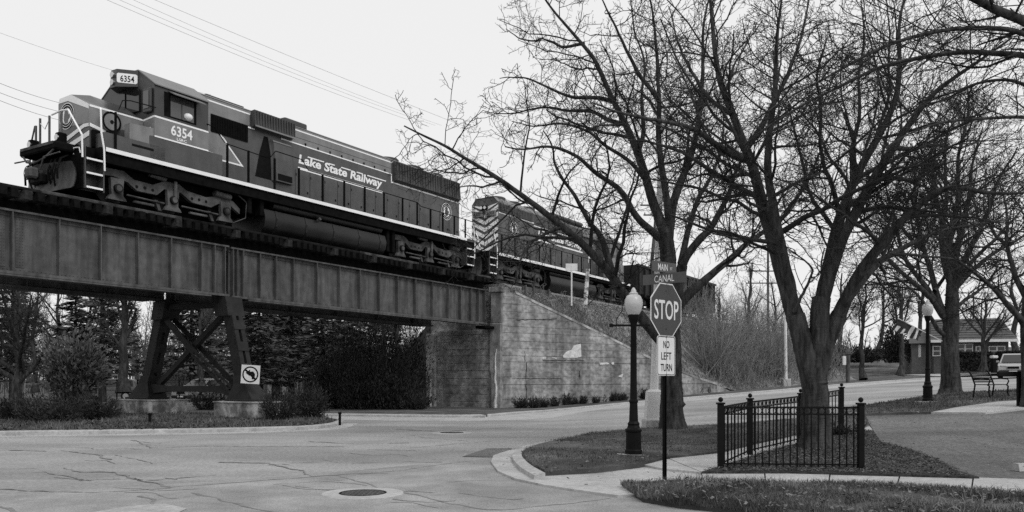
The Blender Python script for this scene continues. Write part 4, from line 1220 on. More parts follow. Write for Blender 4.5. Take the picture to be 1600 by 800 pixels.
# handrail with stanchions
STN = [4.18, 5.16, 6.45, 7.73, 9.06, 10.36, 11.67, 12.97, 14.3, 15.41, 16.47, 17.48, 18.47, 19.45]
def rz1(t): return 10.22 if t < 7 else (10.12 if t < 15.7 else 9.98)
for s in STN: part(MB().box(s - .035, s + .035, 1.50, 1.56, SZ - .10, rz1(s)), 'stanchion', M_under, L1)
for k, s in enumerate(STN): pass
rail_line(L1, 'handrail', [(3.3, 1.52, 10.75), (3.6, 1.52, 10.72), (4.05, 1.53, 10.28), (4.18, 1.53, 10.24), (6.0, 1.53, 10.16), (6.2, 1.53, 10.18), (6.5, 1.53, 10.52), (7.9, 1.53, 10.50), (8.25, 1.53, 10.14), (15.4, 1.53, 10.12), (15.7, 1.53, 9.98), (19.45, 1.53, 9.96), (20.1, 1.53, 9.94)], M_under, .02)
rail_line(L1, 'handrail', [(4.1, -1.53, 10.2), (20.1, -1.53, 10.0)], M_under, .02)
part(MB().box(-.28, -.22, 1.50, 1.56, SZ - .1, 10.2), 'stanchion', M_under, L1)
rail_line(L1, 'grab_rail', [(3.95, 1.54, 10.42), (4.12, 1.54, 10.26)], M_white, .035)
# tail end
part(MB().box(19.7, 20.35, -1.3, 1.3, 8.6, SZ - .02), 'end_platform', M_under, L1)
st = part(MB().box(19.62, 19.66, 1.1, 1.5, 7.6, 8.9).box(20.3, 20.34, 1.1, 1.5, 7.6, 8.9), 'step_well', M_loco, L1)
for z in (7.65, 8.1, 8.5):
    q = part(MB().box(19.66, 20.3, 1.1, 1.5, z - .03, z), 'step_tread', M_rad, st)
    part(MB().box(19.68, 20.28, 1.5, 1.51, z - .05, z + .01), 'tread_edge', M_white, q)
rail_line(L1, 'grab_rail', [(20.3, 1.54, 8.0), (20.32, 1.54, 8.9), (20.2, 1.54, 9.9)], M_white, .03)
rail_line(L1, 'grab_rail', [(20.34, -.6, 8.9), (20.36, -.4, 9.9), (20.36, .4, 9.9), (20.36, .6, 8.9)], M_polew, .02)
part(MB().box(20.3, 20.36, -1.4, 1.4, 7.5, 8.7), 'pilot_plate', M_under, L1)
coupler(L1, 20.4, 1, 8.02)
# underframe
truck(L1, (0.0, 2.1, 4.35), RZ)
truck(L1, (14.56, 16.8, 19.04), RZ)
tk = [(-1.38, 7.75), (-1.30, 8.2), (-1.0, 8.32), (1.0, 8.32), (1.30, 8.2), (1.40, 7.9), (1.36, 7.6), (1.15, 7.32), (.8, 7.2), (-.8, 7.2), (-1.15, 7.32)]
part(MB().prism(tk, 6.1, 13.3, 0), 'fuel_tank', M_tank, L1, True)
part(MB().tube([(6.6, 1.18, 8.44), (13.1, 1.18, 8.44)], .15, 12), 'air_reservoir', M_tank, L1, True)
for t in (6.7, 8.3, 9.9, 11.5, 12.9):
    part(MB().prism([(w * 1.012, 7.76 + (z - 7.76) * 1.02) for w, z in tk], t - .04, t + .04, 0), 'tank_strap', M_tank, L1)
part(MB().tube([(9.0, 1.3, 8.2), (9.0, 1.46, 8.28)], .07, 8), 'tank_filler', M_truck, L1)
part(MB().tube([(6.2, 1.32, 8.55), (9.5, 1.34, 8.58), (13.8, 1.32, 8.55)], .03, 5), 'pipe', M_truck, L1)
part(MB().box(5.1, 14.0, -1.2, .9, 8.0, 8.62), 'underframe_gear', M_under, L1)
for t in (5.4, 6.0, 13.5, 13.9): part(MB().bbox(t - .1, t + .1, 1.0, 1.35, 7.5 if t > 13 else 7.9, 8.55, .03), 'pipe_bracket', M_under, L1)

# ---------------- second locomotive, tail first
L2 = track_thing('locomotive', 'second dark diesel locomotive numbered 6303 with chevron striped end behind the tree limb', 'locomotive', (31, 0, RZ - .12))
Z2 = 8.68; R2 = RZ - .14
part(MB().box(21.6, 41.0, -1.5, 1.5, 8.35, Z2 - .02), 'frame', M_under, L2)
part(MB().box(21.7, 40.9, -1.56, 1.56, Z2 - .02, Z2), 'walkway', M_rad, L2)
part(MB().box(22.7, 40.6, 1.562, 1.572, Z2 - .14, Z2 + .002), 'sill_stripe', M_white, L2)
h2 = lambda t: [(t, -.92, Z2), (t, -.92, 11.75), (t, -.62, 12.05), (t, .62, 12.05), (t, .92, 11.75), (t, .92, Z2)]
part(MB().loft([h2(23.6), h2(36.2)]), 'hood', M_loco2, L2)
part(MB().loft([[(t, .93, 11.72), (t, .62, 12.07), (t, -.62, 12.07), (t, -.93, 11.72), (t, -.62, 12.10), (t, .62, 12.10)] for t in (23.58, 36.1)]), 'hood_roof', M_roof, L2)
for k in range(9):
    zc = 8.90 + k * .40
    for s in (-1, 1):
        a = [(0, zc), (.90 * s, zc + .48), (.90 * s, zc + .71), (0, zc + .23)]
        a = [(w, min(z, 11.72)) for w, z in a]
        if a[1][1] > 11.7 and a[0][1] > 11.6: continue
        part(MB().prism(a, 23.584, 23.598, 0), 'chevron', M_wallc2 if False else mat('chevron_paint', .80, .88, .5), L2)
def nb2(s):
    o_ = part(MB().bbox(23.46, 23.60, min(s * .10, s * .80), max(s * .10, s * .80), 10.98, 11.30, .03), 'number_board', M_band, L2)
    part(text_mb('6303', .46, .18, lambda a, b: (23.455, (.24 if s > 0 else -.70) + a, 11.05 + b), .012), 'number', M_ink, o_)
nb2(1); nb2(-1)
hl = part(MB().bbox(23.42, 23.6, -.28, .22, 11.36, 11.62, .05), 'headlight_housing', M_under, L2)
for w in (-.15, .10): part(MB().disc((23.41, w, 11.49), (1, 0, 0), .09, .04, 14), 'headlight', M_chrome, hl, True)
rd = part(MB().box(23.75, 27.4, .92, .99, 11.22, 11.70), 'radiator_intake', M_rad, L2)
for k in range(20): part(MB().box(23.8 + k * .18, 23.83 + k * .18, .99, 1.01, 11.24, 11.68), 'radiator_slat', M_rad, rd)
part(MB().box(23.65, 27.6, .922, .93, 11.14, 11.20).box(27.6, 34.5, .922, .93, 11.0, 11.05), 'band_outline', M_white, L2)
part(MB().box(27.6, 34.6, .921, .926, 11.05, 11.7), 'upper_band', M_rad, L2)
fans(L2, (24.6, 26.3, 28.0), 12.06, .66)
part(MB().bbox(30.0, 34.5, -.75, .8, 12.05, 12.28, .08), 'dynamic_brake_blister', M_rad, L2)
part(MB().bbox(34.0, 36.2, .9, 1.05, 11.3, 11.95, .04), 'inertial_filter', M_band, L2)
emblem(L2, lambda a, b, d: (25.3 + a, .935 + d, 10.45 + b), .45)
part(text_mb('Lake State Railway', 6.0, .52, lambda a, b: (28.1 + a, .934, 10.30 + b), .032, 0.12), 'lettering', M_white, L2)
part(MB().box(28.1, 34.1, .928, .934, 10.18, 10.27).box(28.6, 29.6, .928, .934, 10.80, 10.85).box(30.5, 31.6, .928, .934, 10.80, 10.85).box(32.6, 34.2, .928, .934, 10.80, 10.85), 'lettering_line', M_white, L2)
doors(L2, 24.0, 35.8, 15, Z2 + .08, 9.95, .921, M_loco2)
part(MB().prism([(34.9, 9.7), (36.1, 9.7), (36.1, 10.9), (35.6, 10.9)], .922, .928, 1), 'upper_band', M_band, L2)
part(MB().prism([(34.8, 9.62), (35.0, 9.62), (35.7, 10.95), (35.5, 10.95)], .93, .936, 1), 'band_outline', M_white, L2)
part(MB().prism([(-1.5, Z2), (-1.5, 11.45), (-.62, 12.0), (.62, 12.0), (1.5, 11.45), (1.5, Z2)], 36.2, 39.4, 0), 'cab', M_loco2, L2)
part(MB().prism([(-1.56, 11.43), (-.62, 12.015), (.62, 12.015), (1.56, 11.43), (1.56, 11.47), (.62, 12.06), (-.62, 12.06), (-1.56, 11.47)], 36.1, 39.5, 0), 'cab_roof', M_roof, L2)
part(MB().box(36.6, 39.38, 1.501, 1.507, 9.2, 10.35), 'cab_panel', M_band, L2)
wv = part(MB().box(37.2, 38.2, 1.501, 1.51, 10.5, 11.2).box(38.5, 39.2, 1.501, 1.51, 10.5, 11.2), 'side_window', M_glassw, L2)
part(MB().box(37.66, 37.72, 1.51, 1.516, 10.5, 11.2), 'window_post', M_white, wv)
part(MB().bbox(39.4, 41.0, -.9, .9, Z2, 10.2, .08), 'nose', M_band, L2)
S2 = [23.0, 24.43, 25.79, 27.23, 28.65, 30.06, 31.53, 32.8, 34.12, 35.4]
for s in S2: part(MB().box(s - .03, s + .03, 1.50, 1.55, Z2 - .1, 9.72), 'stanchion', M_under, L2)
rail_line(L2, 'handrail', [(22.3, 1.53, 9.75), (35.6, 1.53, 9.72), (36.2, 1.53, 10.2)], M_under, .02)
part(MB().box(21.66, 21.74, -1.45, 1.45, 7.4, 8.4), 'pilot_plate', M_under, L2)
plow(L2, 21.62, -1, 7.26, 8.3, 1.15)
coupler(L2, 21.5, -1, 7.95)
for sd in (1, -1):
    a, b = (1.1, 1.52) if sd > 0 else (-1.52, -1.1)
    st = part(MB().box(21.78, 21.82, a, b, 7.4, 8.68).box(22.52, 22.56, a, b, 7.35, 8.68).box(21.82, 22.52, a, a + .03, 7.4, 8.66), 'step_well', M_loco, L2)
    for z in (7.5, 7.95, 8.35):
        q = part(MB().box(21.82, 22.52, a, b, z - .03, z), 'step_tread', M_rad, st)
        part(MB().box(21.84, 22.5, b if sd > 0 else a - .01, b + .01 if sd > 0 else a, z - .05, z + .01), 'tread_edge', M_white, q)
    rail_line(L2, 'grab_rail', [(22.5, 1.55 * sd, 7.8), (22.52, 1.55 * sd, 8.9), (22.3, 1.55 * sd, 9.4), (22.2, 1.5 * sd, 9.75)], M_white, .032)
    rail_line(L2, 'grab_rail', [(21.72, .95 * sd, 8.0), (21.7, .95 * sd, 8.8), (21.72, .75 * sd, 9.55), (21.8, .55 * sd, 9.75)], M_white, .032)
    rail_line(L2, 'grab_rail', [(21.66, .25 * sd, 8.2), (21.66, .45 * sd, 8.7), (21.7, .1 * sd, 8.75)], M_white, .026)
truck(L2, (23.3, 25.35, 27.45), R2)
truck(L2, (36.4, 38.4, 40.4), R2)
part(MB().prism([(w, z - .12) for w, z in tk], 28.9, 35.3, 0), 'fuel_tank', M_tank, L2, True)
part(MB().tube([(28.9, 1.15, 8.28), (35.0, 1.15, 8.28)], .16, 12), 'air_reservoir', M_tank, L2, True)
part(MB().box(28.2, 36.0, -1.2, .9, 7.9, 8.4), 'underframe_gear', M_under, L2)

# ---------------- freight cars behind
def gondola(t0, t1, label, zt):
    g_ = track_thing('freight_car', label, 'freight car', ((t0 + t1) / 2, 0, R2), 'freight cars coupled behind the locomotives')
    part(MB().box(t0, t1, -1.45, 1.45, 7.95, 8.2), 'underframe', M_under, g_)
    for s in (-1, 1): part(MB().box(t0, t1, min(s * 1.42, s * 1.47), max(s * 1.42, s * 1.47), 8.2, zt), 'side', M_car, g_)
    part(MB().box(t0, t0 + .06, -1.42, 1.42, 8.2, zt), 'end', M_car, g_); part(MB().box(t1 - .06, t1, -1.42, 1.42, 8.2, zt), 'end', M_car, g_)
    k = 0; t = t0 + .3
    while t < t1:
        part(MB().box(t - .06, t + .06, 1.47, 1.62, 8.0, zt - .1), 'rib', M_car, g_); t += 1.15
    part(MB().box(t0, t1, 1.42, 1.6, zt - .1, zt + .06), 'top_chord', M_car, g_)
    for c in (t0 + 1.6, t1 - 1.6):
        for q in (-.9, .9):
            for w in (-.76, .76): part(MB().disc((c + q, w, R2 + .45), (0, 1, 0), .45, .13, 18), 'wheel', M_wheel, g_, True)
        part(MB().prism([(c - 1.1, R2 + .35), (c + 1.1, R2 + .35), (c + 1.1, R2 + .6), (c + .4, R2 + .85), (c - .4, R2 + .85), (c - 1.1, R2 + .6)], .95, 1.1, 1), 'side_frame', M_truck, g_)
gondola(42.0, 50.6, 'black ribbed freight car just behind the second locomotive cab', 10.35)
gondola(51.6, 60.5, 'black ribbed freight car showing right of the street name signs', 10.62)

# ================================================================== STREET FURNITURE
# ---- stop sign with street names
x, y = gh(1038, 750, .07)
sp = thing('stop_sign', 'stop sign on a black post with no left turn plate and street name blades', 'stop sign', (x, y, gz(x, y) + .06))
k = y / F
def hz(py): return (750 - py) * k
YAW = math.radians(45)
part(MB().prism([(-.032, -.02), (-.018, .02), (.018, .02), (.032, -.02), (.024, -.02), (.012, .012), (-.012, .012), (-.024, -.02)], -.1, hz(443), 2), 'post', M_black, sp)
def facing(ang, off=0.0):                   # plate coordinates (u right, v up, d towards the viewer)
    c, s = math.cos(ang), math.sin(ang)
    return lambda u, v, d: (u * c + d * s, u * s - d * c + off, v)
fs = facing(YAW)
def octo(r, d, zc): return [fs(r * math.cos(math.pi / 8 + i * math.pi / 4), zc + r * math.sin(math.pi / 8 + i * math.pi / 4), d) for i in range(8)]
zc = hz(483.5); R8 = .762 / 2 / math.cos(math.pi / 8)
stop = part(MB().loft([octo(R8, .030, zc), octo(R8, .034, zc)]), 'stop_panel', M_signwhite, sp)
part(MB().add(octo(R8 * .955, .0365, zc), [tuple(range(8))]), 'panel_face', M_signdark, stop)
part(text_mb('STOP', .60, .28, lambda a, b: fs(-.30 + a, zc - .14 + b, .039), .012), 'lettering', M_signwhite, stop)
for dz in (-.27, .27): part(MB().disc(fs(0, zc + dz, .04), fs(0, 0, 1), .012, .008, 8), 'bolt', M_rail, stop)
zc2 = (hz(524) + hz(586)) / 2; h2_ = (hz(524) - hz(586)) / 2; w2_ = .225
def rr(w, h, c, d, z):
    pts = []
    for sx, sy, a0 in ((1, 1, 0), (-1, 1, 90), (-1, -1, 180), (1, -1, 270)):
        for q in (0, 45, 90):
            a = math.radians(a0 + q); pts.append(fs(sx * (w - c) + c * math.cos(a), z + sy * (h - c) + c * math.sin(a), d))
    return pts
nl = part(MB().loft([rr(w2_, h2_, .035, .030, zc2), rr(w2_, h2_, .035, .034, zc2)]), 'turn_panel', M_signwhite, sp)
part(MB().loft([rr(w2_ * .955, h2_ * .967, .03, .0355, zc2), rr(w2_ * .91, h2_ * .935, .026, .0355, zc2)], False), 'border', M_ink, nl)
for i, (s_, wd) in enumerate((('NO', .15), ('LEFT', .25), ('TURN', .28))):
    part(text_mb(s_, wd, .105, lambda a, b: fs(-wd / 2 + a, zc2 + .165 - i * .165 - .055 + b, .037), .008), 'lettering', M_ink, nl)
for dz in (-.27, .27): part(MB().disc(fs(0, zc2 + dz, .038), fs(0, 0, 1), .012, .008, 8), 'bolt', M_rail, nl)
def blade_sign(py, ang, wid, hei, words, nm):
    ff = facing(ang); z_ = hz(py)
    b_ = part(MB().add([ff(u, z_ + v, d) for d in (-.004, .004) for u, v in ((-wid / 2, -hei / 2), (wid / 2, -hei / 2), (wid / 2, hei / 2), (-wid / 2, hei / 2))], [(0, 1, 2, 3), (4, 5, 6, 7), (0, 1, 5, 4), (1, 2, 6, 5), (2, 3, 7, 6), (3, 0, 4, 7)]), nm, M_signname, sp)
    for s_, u0, wd, he, v0 in words:
        part(text_mb(s_, wd, he, lambda a, b: ff(u0 + a, z_ + v0 + b, .006), .006), 'lettering', M_signwhite, b_)
blade_sign(416.5, YAW - .05, .56, .15, [('MAIN', -.15, .22, .095, -.05), ('ST', .13, .05, .04, -.03)], 'street_name_blade')
blade_sign(434, YAW - math.pi / 2 + .1, .70, .15, [('CANAL', -.16, .32, .10, -.05)], 'street_name_blade')
part(MB().box(-.012, .012, .012, .036, hz(445), hz(408)), 'blade_bracket', M_rail, sp)

# ---- no left turn plate on the pier
o = track_thing('turn_ban_sign', 'white square no left turn sign on the near pier leg', 'traffic sign', (4.05, 2.9, 2.0))
tt_, zz_ = 3.55, None
kk = None
P0 = Vector(trw(4.05, 2.95, 0)); 
_k = P0.y / F
zc3 = H - (585 - HY) * _k - GR * 4.05
def fsq(u, v, d):                            # faces the street, tilted a little
    c, s = math.cos(-.06), math.sin(-.06)
    u, v = u * c - v * s, u * s + v * c
    # world direction roughly towards the camera, expressed in the track frame
    return (4.05 + u * TS * 1.0 - d * TC, 2.95 + u * TC + d * .2, zc3 + v)
pl = part(MB().add([fsq(u, v, d) for d in (0, .01) for u, v in ((-.335, -.335), (.335, -.335), (.335, .335), (-.335, .335))], [(0, 1, 2, 3), (4, 5, 6, 7), (0, 1, 5, 4), (1, 2, 6, 5), (2, 3, 7, 6), (3, 0, 4, 7)]), 'panel', M_signwhite, o)
part(ring_mb(lambda a, b: fsq(a, b, .014), .29, .24), 'ring', M_ink, pl)
part(MB().add([fsq(a, b, .014) for a, b in ((.06, -.17), (.16, -.17), (.17, .02), (.10, .11), (-.02, .10), (-.02, .17), (-.18, .05), (-.02, -.06), (-.02, .01), (.06, .0))], [tuple(range(10))]), 'arrow', M_ink, pl)
part(MB().add([fsq(a, b, .017) for a, b in ((-.21, .14), (-.17, .19), (.21, -.14), (.17, -.19))], [(0, 1, 2, 3)]), 'slash', M_ink, pl)
part(MB().tube([(4.12, 3.0, zc3 + .2), (4.3, 2.2, zc3 + .2)], .025, 6), 'bracket', M_wheel, o)

# ---- lamp posts
def lamp_post(px, py, label, arms, dz=.1, sc=1.0):
    x, y = gh(px, py, dz)
    o = thing('lamp_post', label, 'street lamp', (x, y, gz(x, y) + dz), 0, 'acorn globe street lamps')
    part(MB().bbox(-.30, .30, -.30, .30, -.1, .02, .02), 'pad', M_conc, o)
    part(MB().lathe([(.16, .02), (.16, .10), (.145, .12), (.14, .46), (.155, .48), (.155, .52), (.12, .55), (.105, .60), (.115, .63), (.085, .68)], 12), 'base', M_black, o)
    part(MB().lathe([(.085, .68), (.072, 1.05), (.085, 1.06), (.085, 1.10), (.066, 1.12), (.062, 1.5), (.055, 2.62), (.07, 2.66), (.09, 2.72), (.105, 2.78), (.105, 2.82)], 12), 'shaft', M_black, o, True)
    g_ = part(MB().lathe([(.10, 2.82), (.145, 2.90), (.172, 3.02), (.165, 3.12), (.125, 3.20), (.075, 3.23)], 18), 'globe', M_globe, o, True)
    part(MB().lathe([(.08, 3.23), (.085, 3.25), (.05, 3.28), (.05, 3.31), (.02, 3.36), (.005, 3.37)], 12), 'finial', M_globe, g_, True)
    if arms:
        for s in (-1, 1): part(MB().box(s * .05 if s > 0 else -.44, .30 if s > 0 else -.05, -.015, .015, 2.585, 2.625), 'banner_arm', M_black, o)
        part(MB().bbox(-.45, -.38, -.03, .03, 2.57, 2.64, .01), 'arm_end', M_black, o)
    o.scale = (1, 1, sc)
    return o
lamp_post(990, 711, 'black lamp post with pale acorn globe and banner arm beside the stop sign', True, sc=.925)
lamp_post(1449.5, 628, 'black lamp post with pale acorn globe on the lawn before the forked tree', False)

# ---- tall grey light pole behind the stop sign
x, y = gh(1022, 668, .1)
o = thing('light_pole', 'tall pale grey steel pole with boxy base behind the stop sign', 'pole', (x, y, gz(x, y) + .1))
kk = y / F
zt = (668 - 180) * kk
part(MB().bbox(-.30, .30, -.30, .30, -.1, .22, .03), 'footing', M_conc, o)
part(MB().loft([[(sx * r, sy * r, z) for sx, sy in ((-1, -1), (1, -1), (1, 1), (-1, 1))] for r, z in ((.25, .22), (.24, .27), (.20, .98), (.13, 1.04))]), 'base_cover', M_polew, o)
part(MB().tube([(0, 0, .9), (.10, 0, zt * .5), (.20, 0, zt)], [.115, .095, .06], 12), 'shaft', M_polew, o, True)
part(MB().tube([(.17, 0, zt - .1), (.6, 0, zt + .05), (1.0, .1, zt + .1)], .03, 6), 'mast_arm', M_polew, o)

# ---- iron fence round the tree bed
FP = {}
def fpt(px, py): return gh(px, py, .09)
fence = None
fa, fb, fc, fd, fe = fpt(1126, 731), fpt(1345, 733), fpt(1172, 709), fpt(1251, 690), fpt(1315, 672)
fence = thing('iron_fence', 'low black ornamental iron fence with ball topped posts around the tree', 'fence', (fa[0], fa[1], gz(*fa) + .09))
def loc_(p, z): return (p[0] - fa[0], p[1] - fa[1], z + gz(*p) - gz(*fa))
def fpost(p, h, r=.046):
    X, Y, Z = loc_(p, 0)
    q = part(MB().bbox(X - r, X + r, Y - r, Y + r, Z - .1, Z + h, .008).bbox(X - r * 1.35, X + r * 1.35, Y - r * 1.35, Y + r * 1.35, Z + h, Z + h + .03, .006), 'post', M_black, fence)
    part(MB().sphere((X, Y, Z + h + .075), .042, 10, 6), 'ball_finial', M_black, q, True)
HF = 1.02
for p in (fa, fb, fc, fd, fe): fpost(p, HF)
def frun(a, b, n, rings=True):
    for hz_, th in ((HF - .045, .018), (HF - .16, .014), (.07, .016)):
        A, B = loc_(a, hz_), loc_(b, hz_)
        part(MB().tube([A, B], th, 4), 'rail', M_black, fence)
    for i in range(1, n):
        t = i / n; p = (lerp(a[0], b[0], t), lerp(a[1], b[1], t))
        X, Y, Z = loc_(p, 0)
        Z0 = lerp(loc_(a, 0)[2], loc_(b, 0)[2], t)
        part(MB().tube([(X, Y, Z0 + .03), (X, Y, Z0 + HF - .05)], .0125, 5), 'baluster', M_black, fence)
    d = Vector((b[0] - a[0], b[1] - a[1])).normalized()
    for i in range(n):
        t = (i + .5) / n; p = (lerp(a[0], b[0], t), lerp(a[1], b[1], t))
        X, Y, Z = loc_(p, 0)
        Z0 = lerp(loc_(a, 0)[2], loc_(b, 0)[2], t) + HF - .103
        pts = [(X + d.x * .05 * math.cos(q * math.pi / 5), Y + d.y * .05 * math.cos(q * math.pi / 5), Z0 + .05 * math.sin(q * math.pi / 5)) for q in range(11)]
        part(MB().tube(pts, .007, 4, False), 'scroll_ring', M_black, fence)
frun(fa, fb, 20); frun(fa, fc, 9); frun(fc, fd, 14); frun(fd, fe, 12)

# ---- bench
x, y = gh(1548, 621, .1)
bench = thing('park_bench', 'black iron park bench with slatted back on the lawn near the path', 'bench', (x, y, gz(x, y) + .1), math.radians(34))
# local: x along the bench, -y is the front
for s in (-.62, .62):
    part(MB().tube([(s, .26, 0), (s, .20, .42), (s, .30, .70), (s, .40, .88), (s, .46, .90)], .026, 6), 'back_leg', M_black, bench)
    part(MB().tube([(s, -.30, 0), (s, -.24, .18), (s, -.26, .38), (s, -.2, .43)], .026, 6), 'front_leg', M_black, bench)
    part(MB().tube([(s, .26, .62), (s, 0, .64), (s, -.24, .62), (s, -.28, .55), (s, -.22, .42)], .022, 6), 'arm_rest', M_black, bench)
for k in range(6): part(MB().bbox(-.62, .62, -.24 + k * .075, -.185 + k * .075, .42, .445, .008), 'seat_slat', M_black, bench)
for k in range(6):
    yy, z_ = .22 + k * .035, .50 + k * .066
    part(MB().bbox(-.60, .60, yy, yy + .02, z_, z_ + .045, .006), 'back_slat', M_black, bench)

# ---- dark railing at the picture's right edge
x, y = gh(1592, 634, .09)
o = thing('iron_railing', 'black railing end with thick top rail at the lot beyond the bench', 'railing', (x, y, gz(x, y) + .05))
part(MB().bbox(-.05, .05, -.05, .05, 0, 1.0, .01), 'post', M_black, o)
part(MB().bbox(-.62, 2.5, -.06, .06, .88, 1.03, .02), 'top_rail', M_black, o)
part(MB().bbox(.05, 2.5, -.02, .02, .15, .2, .01), 'bottom_rail', M_black, o)
for k in range(16): part(MB().tube([(.18 + k * .14, 0, .2), (.18 + k * .14, 0, .89)], .012, 5), 'baluster', M_black, o)

# ---- wheel stop in the lot
x, y = gh(1600, 736, .03)
solo(MB().prism([(-.09, 0), (.09, 0), (.06, .12), (-.06, .12)], -.15, 1.7, 0), 'wheel_stop', M_kerb, 'short concrete wheel stop on the lot at the picture edge', 'wheel stop', (x, y, gz(x, y) + .035), .15)

# ---- small markers on the island
for px, py, lab in ((234, 664, 'small dark stake in the island bed before the far footing'), (531, 662, 'small dark stake at the pointed end of the island kerb')):
    x, y = gh(px, py, .13)
    solo(MB().bbox(-.035, .035, -.035, .035, -.05, .34, .01).bbox(-.05, .05, -.05, .05, .30, .36, .01), 'marker_stake', M_ink, lab, 'stake', (x, y, gz(x, y) + .13))

# ---- post and small sign on the bank
P = Vector(emb(.16, .10))
o = thing('track_sign', 'small pale blank sign on a thin post on the ballast bank', 'sign', at(893, 470, 47.5 + 3))
D_ = 50.5; kk = D_ / F
part(MB().tube([(0, 0, -.3), (0, 0, 56 * kk)], .05, 6), 'post', M_polew, o)
part(MB().bbox(-.36, .36, -.03, .03, 47 * kk, 58 * kk, .01), 'panel', M_polew, o)
o = thing('marker_post', 'peeling white wooden marker post leaning on the ballast bank', 'post', at(914, 473, 50.5))
part(MB().tube([(0, 0, -.3), (.09, 0, 26 * kk), (.18, 0, 53 * kk)], [.14, .13, .12], 6), 'stump', M_postw, o)

# ---- thin white pole across the street
x, y = gh(1228, 604, .1)
o = thing('light_pole', 'slender white pole on a pale block across the street before the brush', 'pole', (x, y, gz(x, y) + .08))
kk = y / F
part(MB().bbox(-.3, .3, -.3, .3, -.1, 17 * kk * .75, .05), 'footing', M_conc, o)
part(MB().tube([(0, 0, .3), (-.05, 0, 130 * kk), (-.1, 0, 215 * kk)], [.13, .10, .07], 8), 'shaft', M_polew, o, True)

# ---- short post with a box beside the far saplings
x, y = gh(1325, 598, .1)
o = thing('bollard_post', 'short capped wooden post with a small white notice box across the street', 'post', (x, y, gz(x, y) + .08))
kk = y / F
part(MB().lathe([(.16, -.2), (.16, 44 * kk), (.24, 45 * kk), (.22, 49 * kk), (.10, 53 * kk), (.08, 56 * kk), (.02, 57 * kk)], 10), 'shaft', M_wood, o)
part(MB().bbox(-.42, -.17, -.1, .1, 28 * kk, 42 * kk, .02), 'notice_box', M_trimw, o)

# ---- utility poles and wires
def utility(px, pyb, pyt, D, arms, label, rr_=.16, lean=0.0):
    x, _, zb = at(px, pyb, D); zt_ = at(px, pyt, D)[2]
    o = thing('utility_pole', label, 'utility pole', (x, D, zb), 0, 'utility poles')
    part(MB().tube([(0, 0, -1), (lean, 0, zt_ - zb)], [rr_, rr_ * .7], 8), 'pole', M_wood, o)
    for f, wd in arms:
        z_ = (zt_ - zb) * f
        a_ = part(MB().box(-wd / 2 + lean * f, wd / 2 + lean * f, -.2, -.08, z_, z_ + .12), 'cross_arm', M_wood, o)
        for q in (-.45, -.2, .2, .45): part(MB().tube([(q * wd + lean * f, -.14, z_ + .12), (q * wd + lean * f, -.14, z_ + .3)], .05, 6), 'insulator', M_rail, a_)
    return o
utility(1012, 470, 300, 80, [(.87, 3.2), (.78, 2.4)], 'wooden utility pole with two crossarms rising behind the second locomotive', .2, 1.0)
utility(1200, 560, 372, 95, [(.72, 5.0), (.62, 5.0)], 'wooden utility pole with double crossarms behind the brush', .17)
utility(1521, 545, 455, 130, [(.96, 4.0)], 'far utility pole with one crossarm above the house roof', .16)
utility(1410, 560, 448, 140, [(.95, 3.6), (.85, 3.6)], 'far utility pole behind the small street trees', .16)
def wire(a, b, m, lab, r=.018, sag=.4):
    A, B = Vector(at(*a)), Vector(at(*b))
    pts = [A.lerp(B, i / 14) - Vector((0, 0, sag * 4 * (i / 14) * (1 - i / 14))) for i in range(15)]
    org = pts[0].copy()
    solo(MB().tube([tuple(p - org) for p in pts], r, 4), 'power_line', m, lab, 'wire', tuple(org), 0, 'overhead wires')
wire((140, -12, 60), (670, 198, 95), M_wirep, 'lowest of the bundle of thin wires slanting down behind the first locomotive', .014)
wire((160, -12, 60), (680, 196, 95), M_wirep, 'second lowest wire of the bundle slanting down behind the first locomotive', .012)
wire((178, -14, 60), (690, 196, 95), M_wirep, 'second highest wire of the bundle slanting down behind the first locomotive', .012)
wire((205, -16, 60), (1000, 300, 95), M_wirep, 'topmost wire of the bundle slanting down behind the first locomotive', .013)
wire((-20, 44, 60), (330, 148, 82), M_wirep, 'single pale wire slanting above the cab of the first locomotive', .011)
wire((-20, 122, 60), (160, 172, 80), M_wire, 'upper of three wires left of the locomotive nose', .016)
wire((-20, 137, 60), (160, 185, 80), M_wire, 'middle of three wires left of the locomotive nose', .016)
wire((-20, 149, 60), (160, 199, 80), M_wire, 'lower of three wires left of the locomotive nose', .016)
wire((-20, 443, 66), (330, 462, 66), M_wire, 'thin dark cable strung below the bridge girder among the trees', .03, .2)

# ================================================================== TREES
def tubes_np(P, R, n):
    """P (N,m,3) centre lines, R (N,m) radii -> verts, quads"""
    N, m, _ = P.shape
    T = np.empty_like(P)
    T[:, 1:-1] = P[:, 2:] - P[:, :-2]; T[:, 0] = P[:, 1] - P[:, 0]; T[:, -1] = P[:, -1] - P[:, -2]
    T /= np.maximum(1e-9, np.linalg.norm(T, axis=2, keepdims=True))
    ref = RNG.normal(0, 1, (N, 1, 3))
    U = ref - (ref * T).sum(2, keepdims=True) * T
    U /= np.maximum(1e-9, np.linalg.norm(U, axis=2, keepdims=True))
    W = np.cross(T, U)
    a = np.arange(n) * 2 * np.pi / n
    V = P[:, :, None, :] + R[:, :, None, None] * (U[:, :, None, :] * np.cos(a)[None, None, :, None] + W[:, :, None, :] * np.sin(a)[None, None, :, None])
    V = V.reshape(-1, 3)
    b = (np.arange(N) * m * n)[:, None, None] + (np.arange(m - 1) * n)[None, :, None]
    i = np.arange(n)[None, None, :]; j = (i + 1) % n
    Q = np.stack([b + i, b + j, b + n + j, b + n + i], -1).reshape(-1, 4)
    return V, Q

def join(parts):
    V = []; Q = []; o = 0
    for v, q in parts:
        V.append(v); Q.append(q + o); o += len(v)
    return np.concatenate(V), np.concatenate(Q)

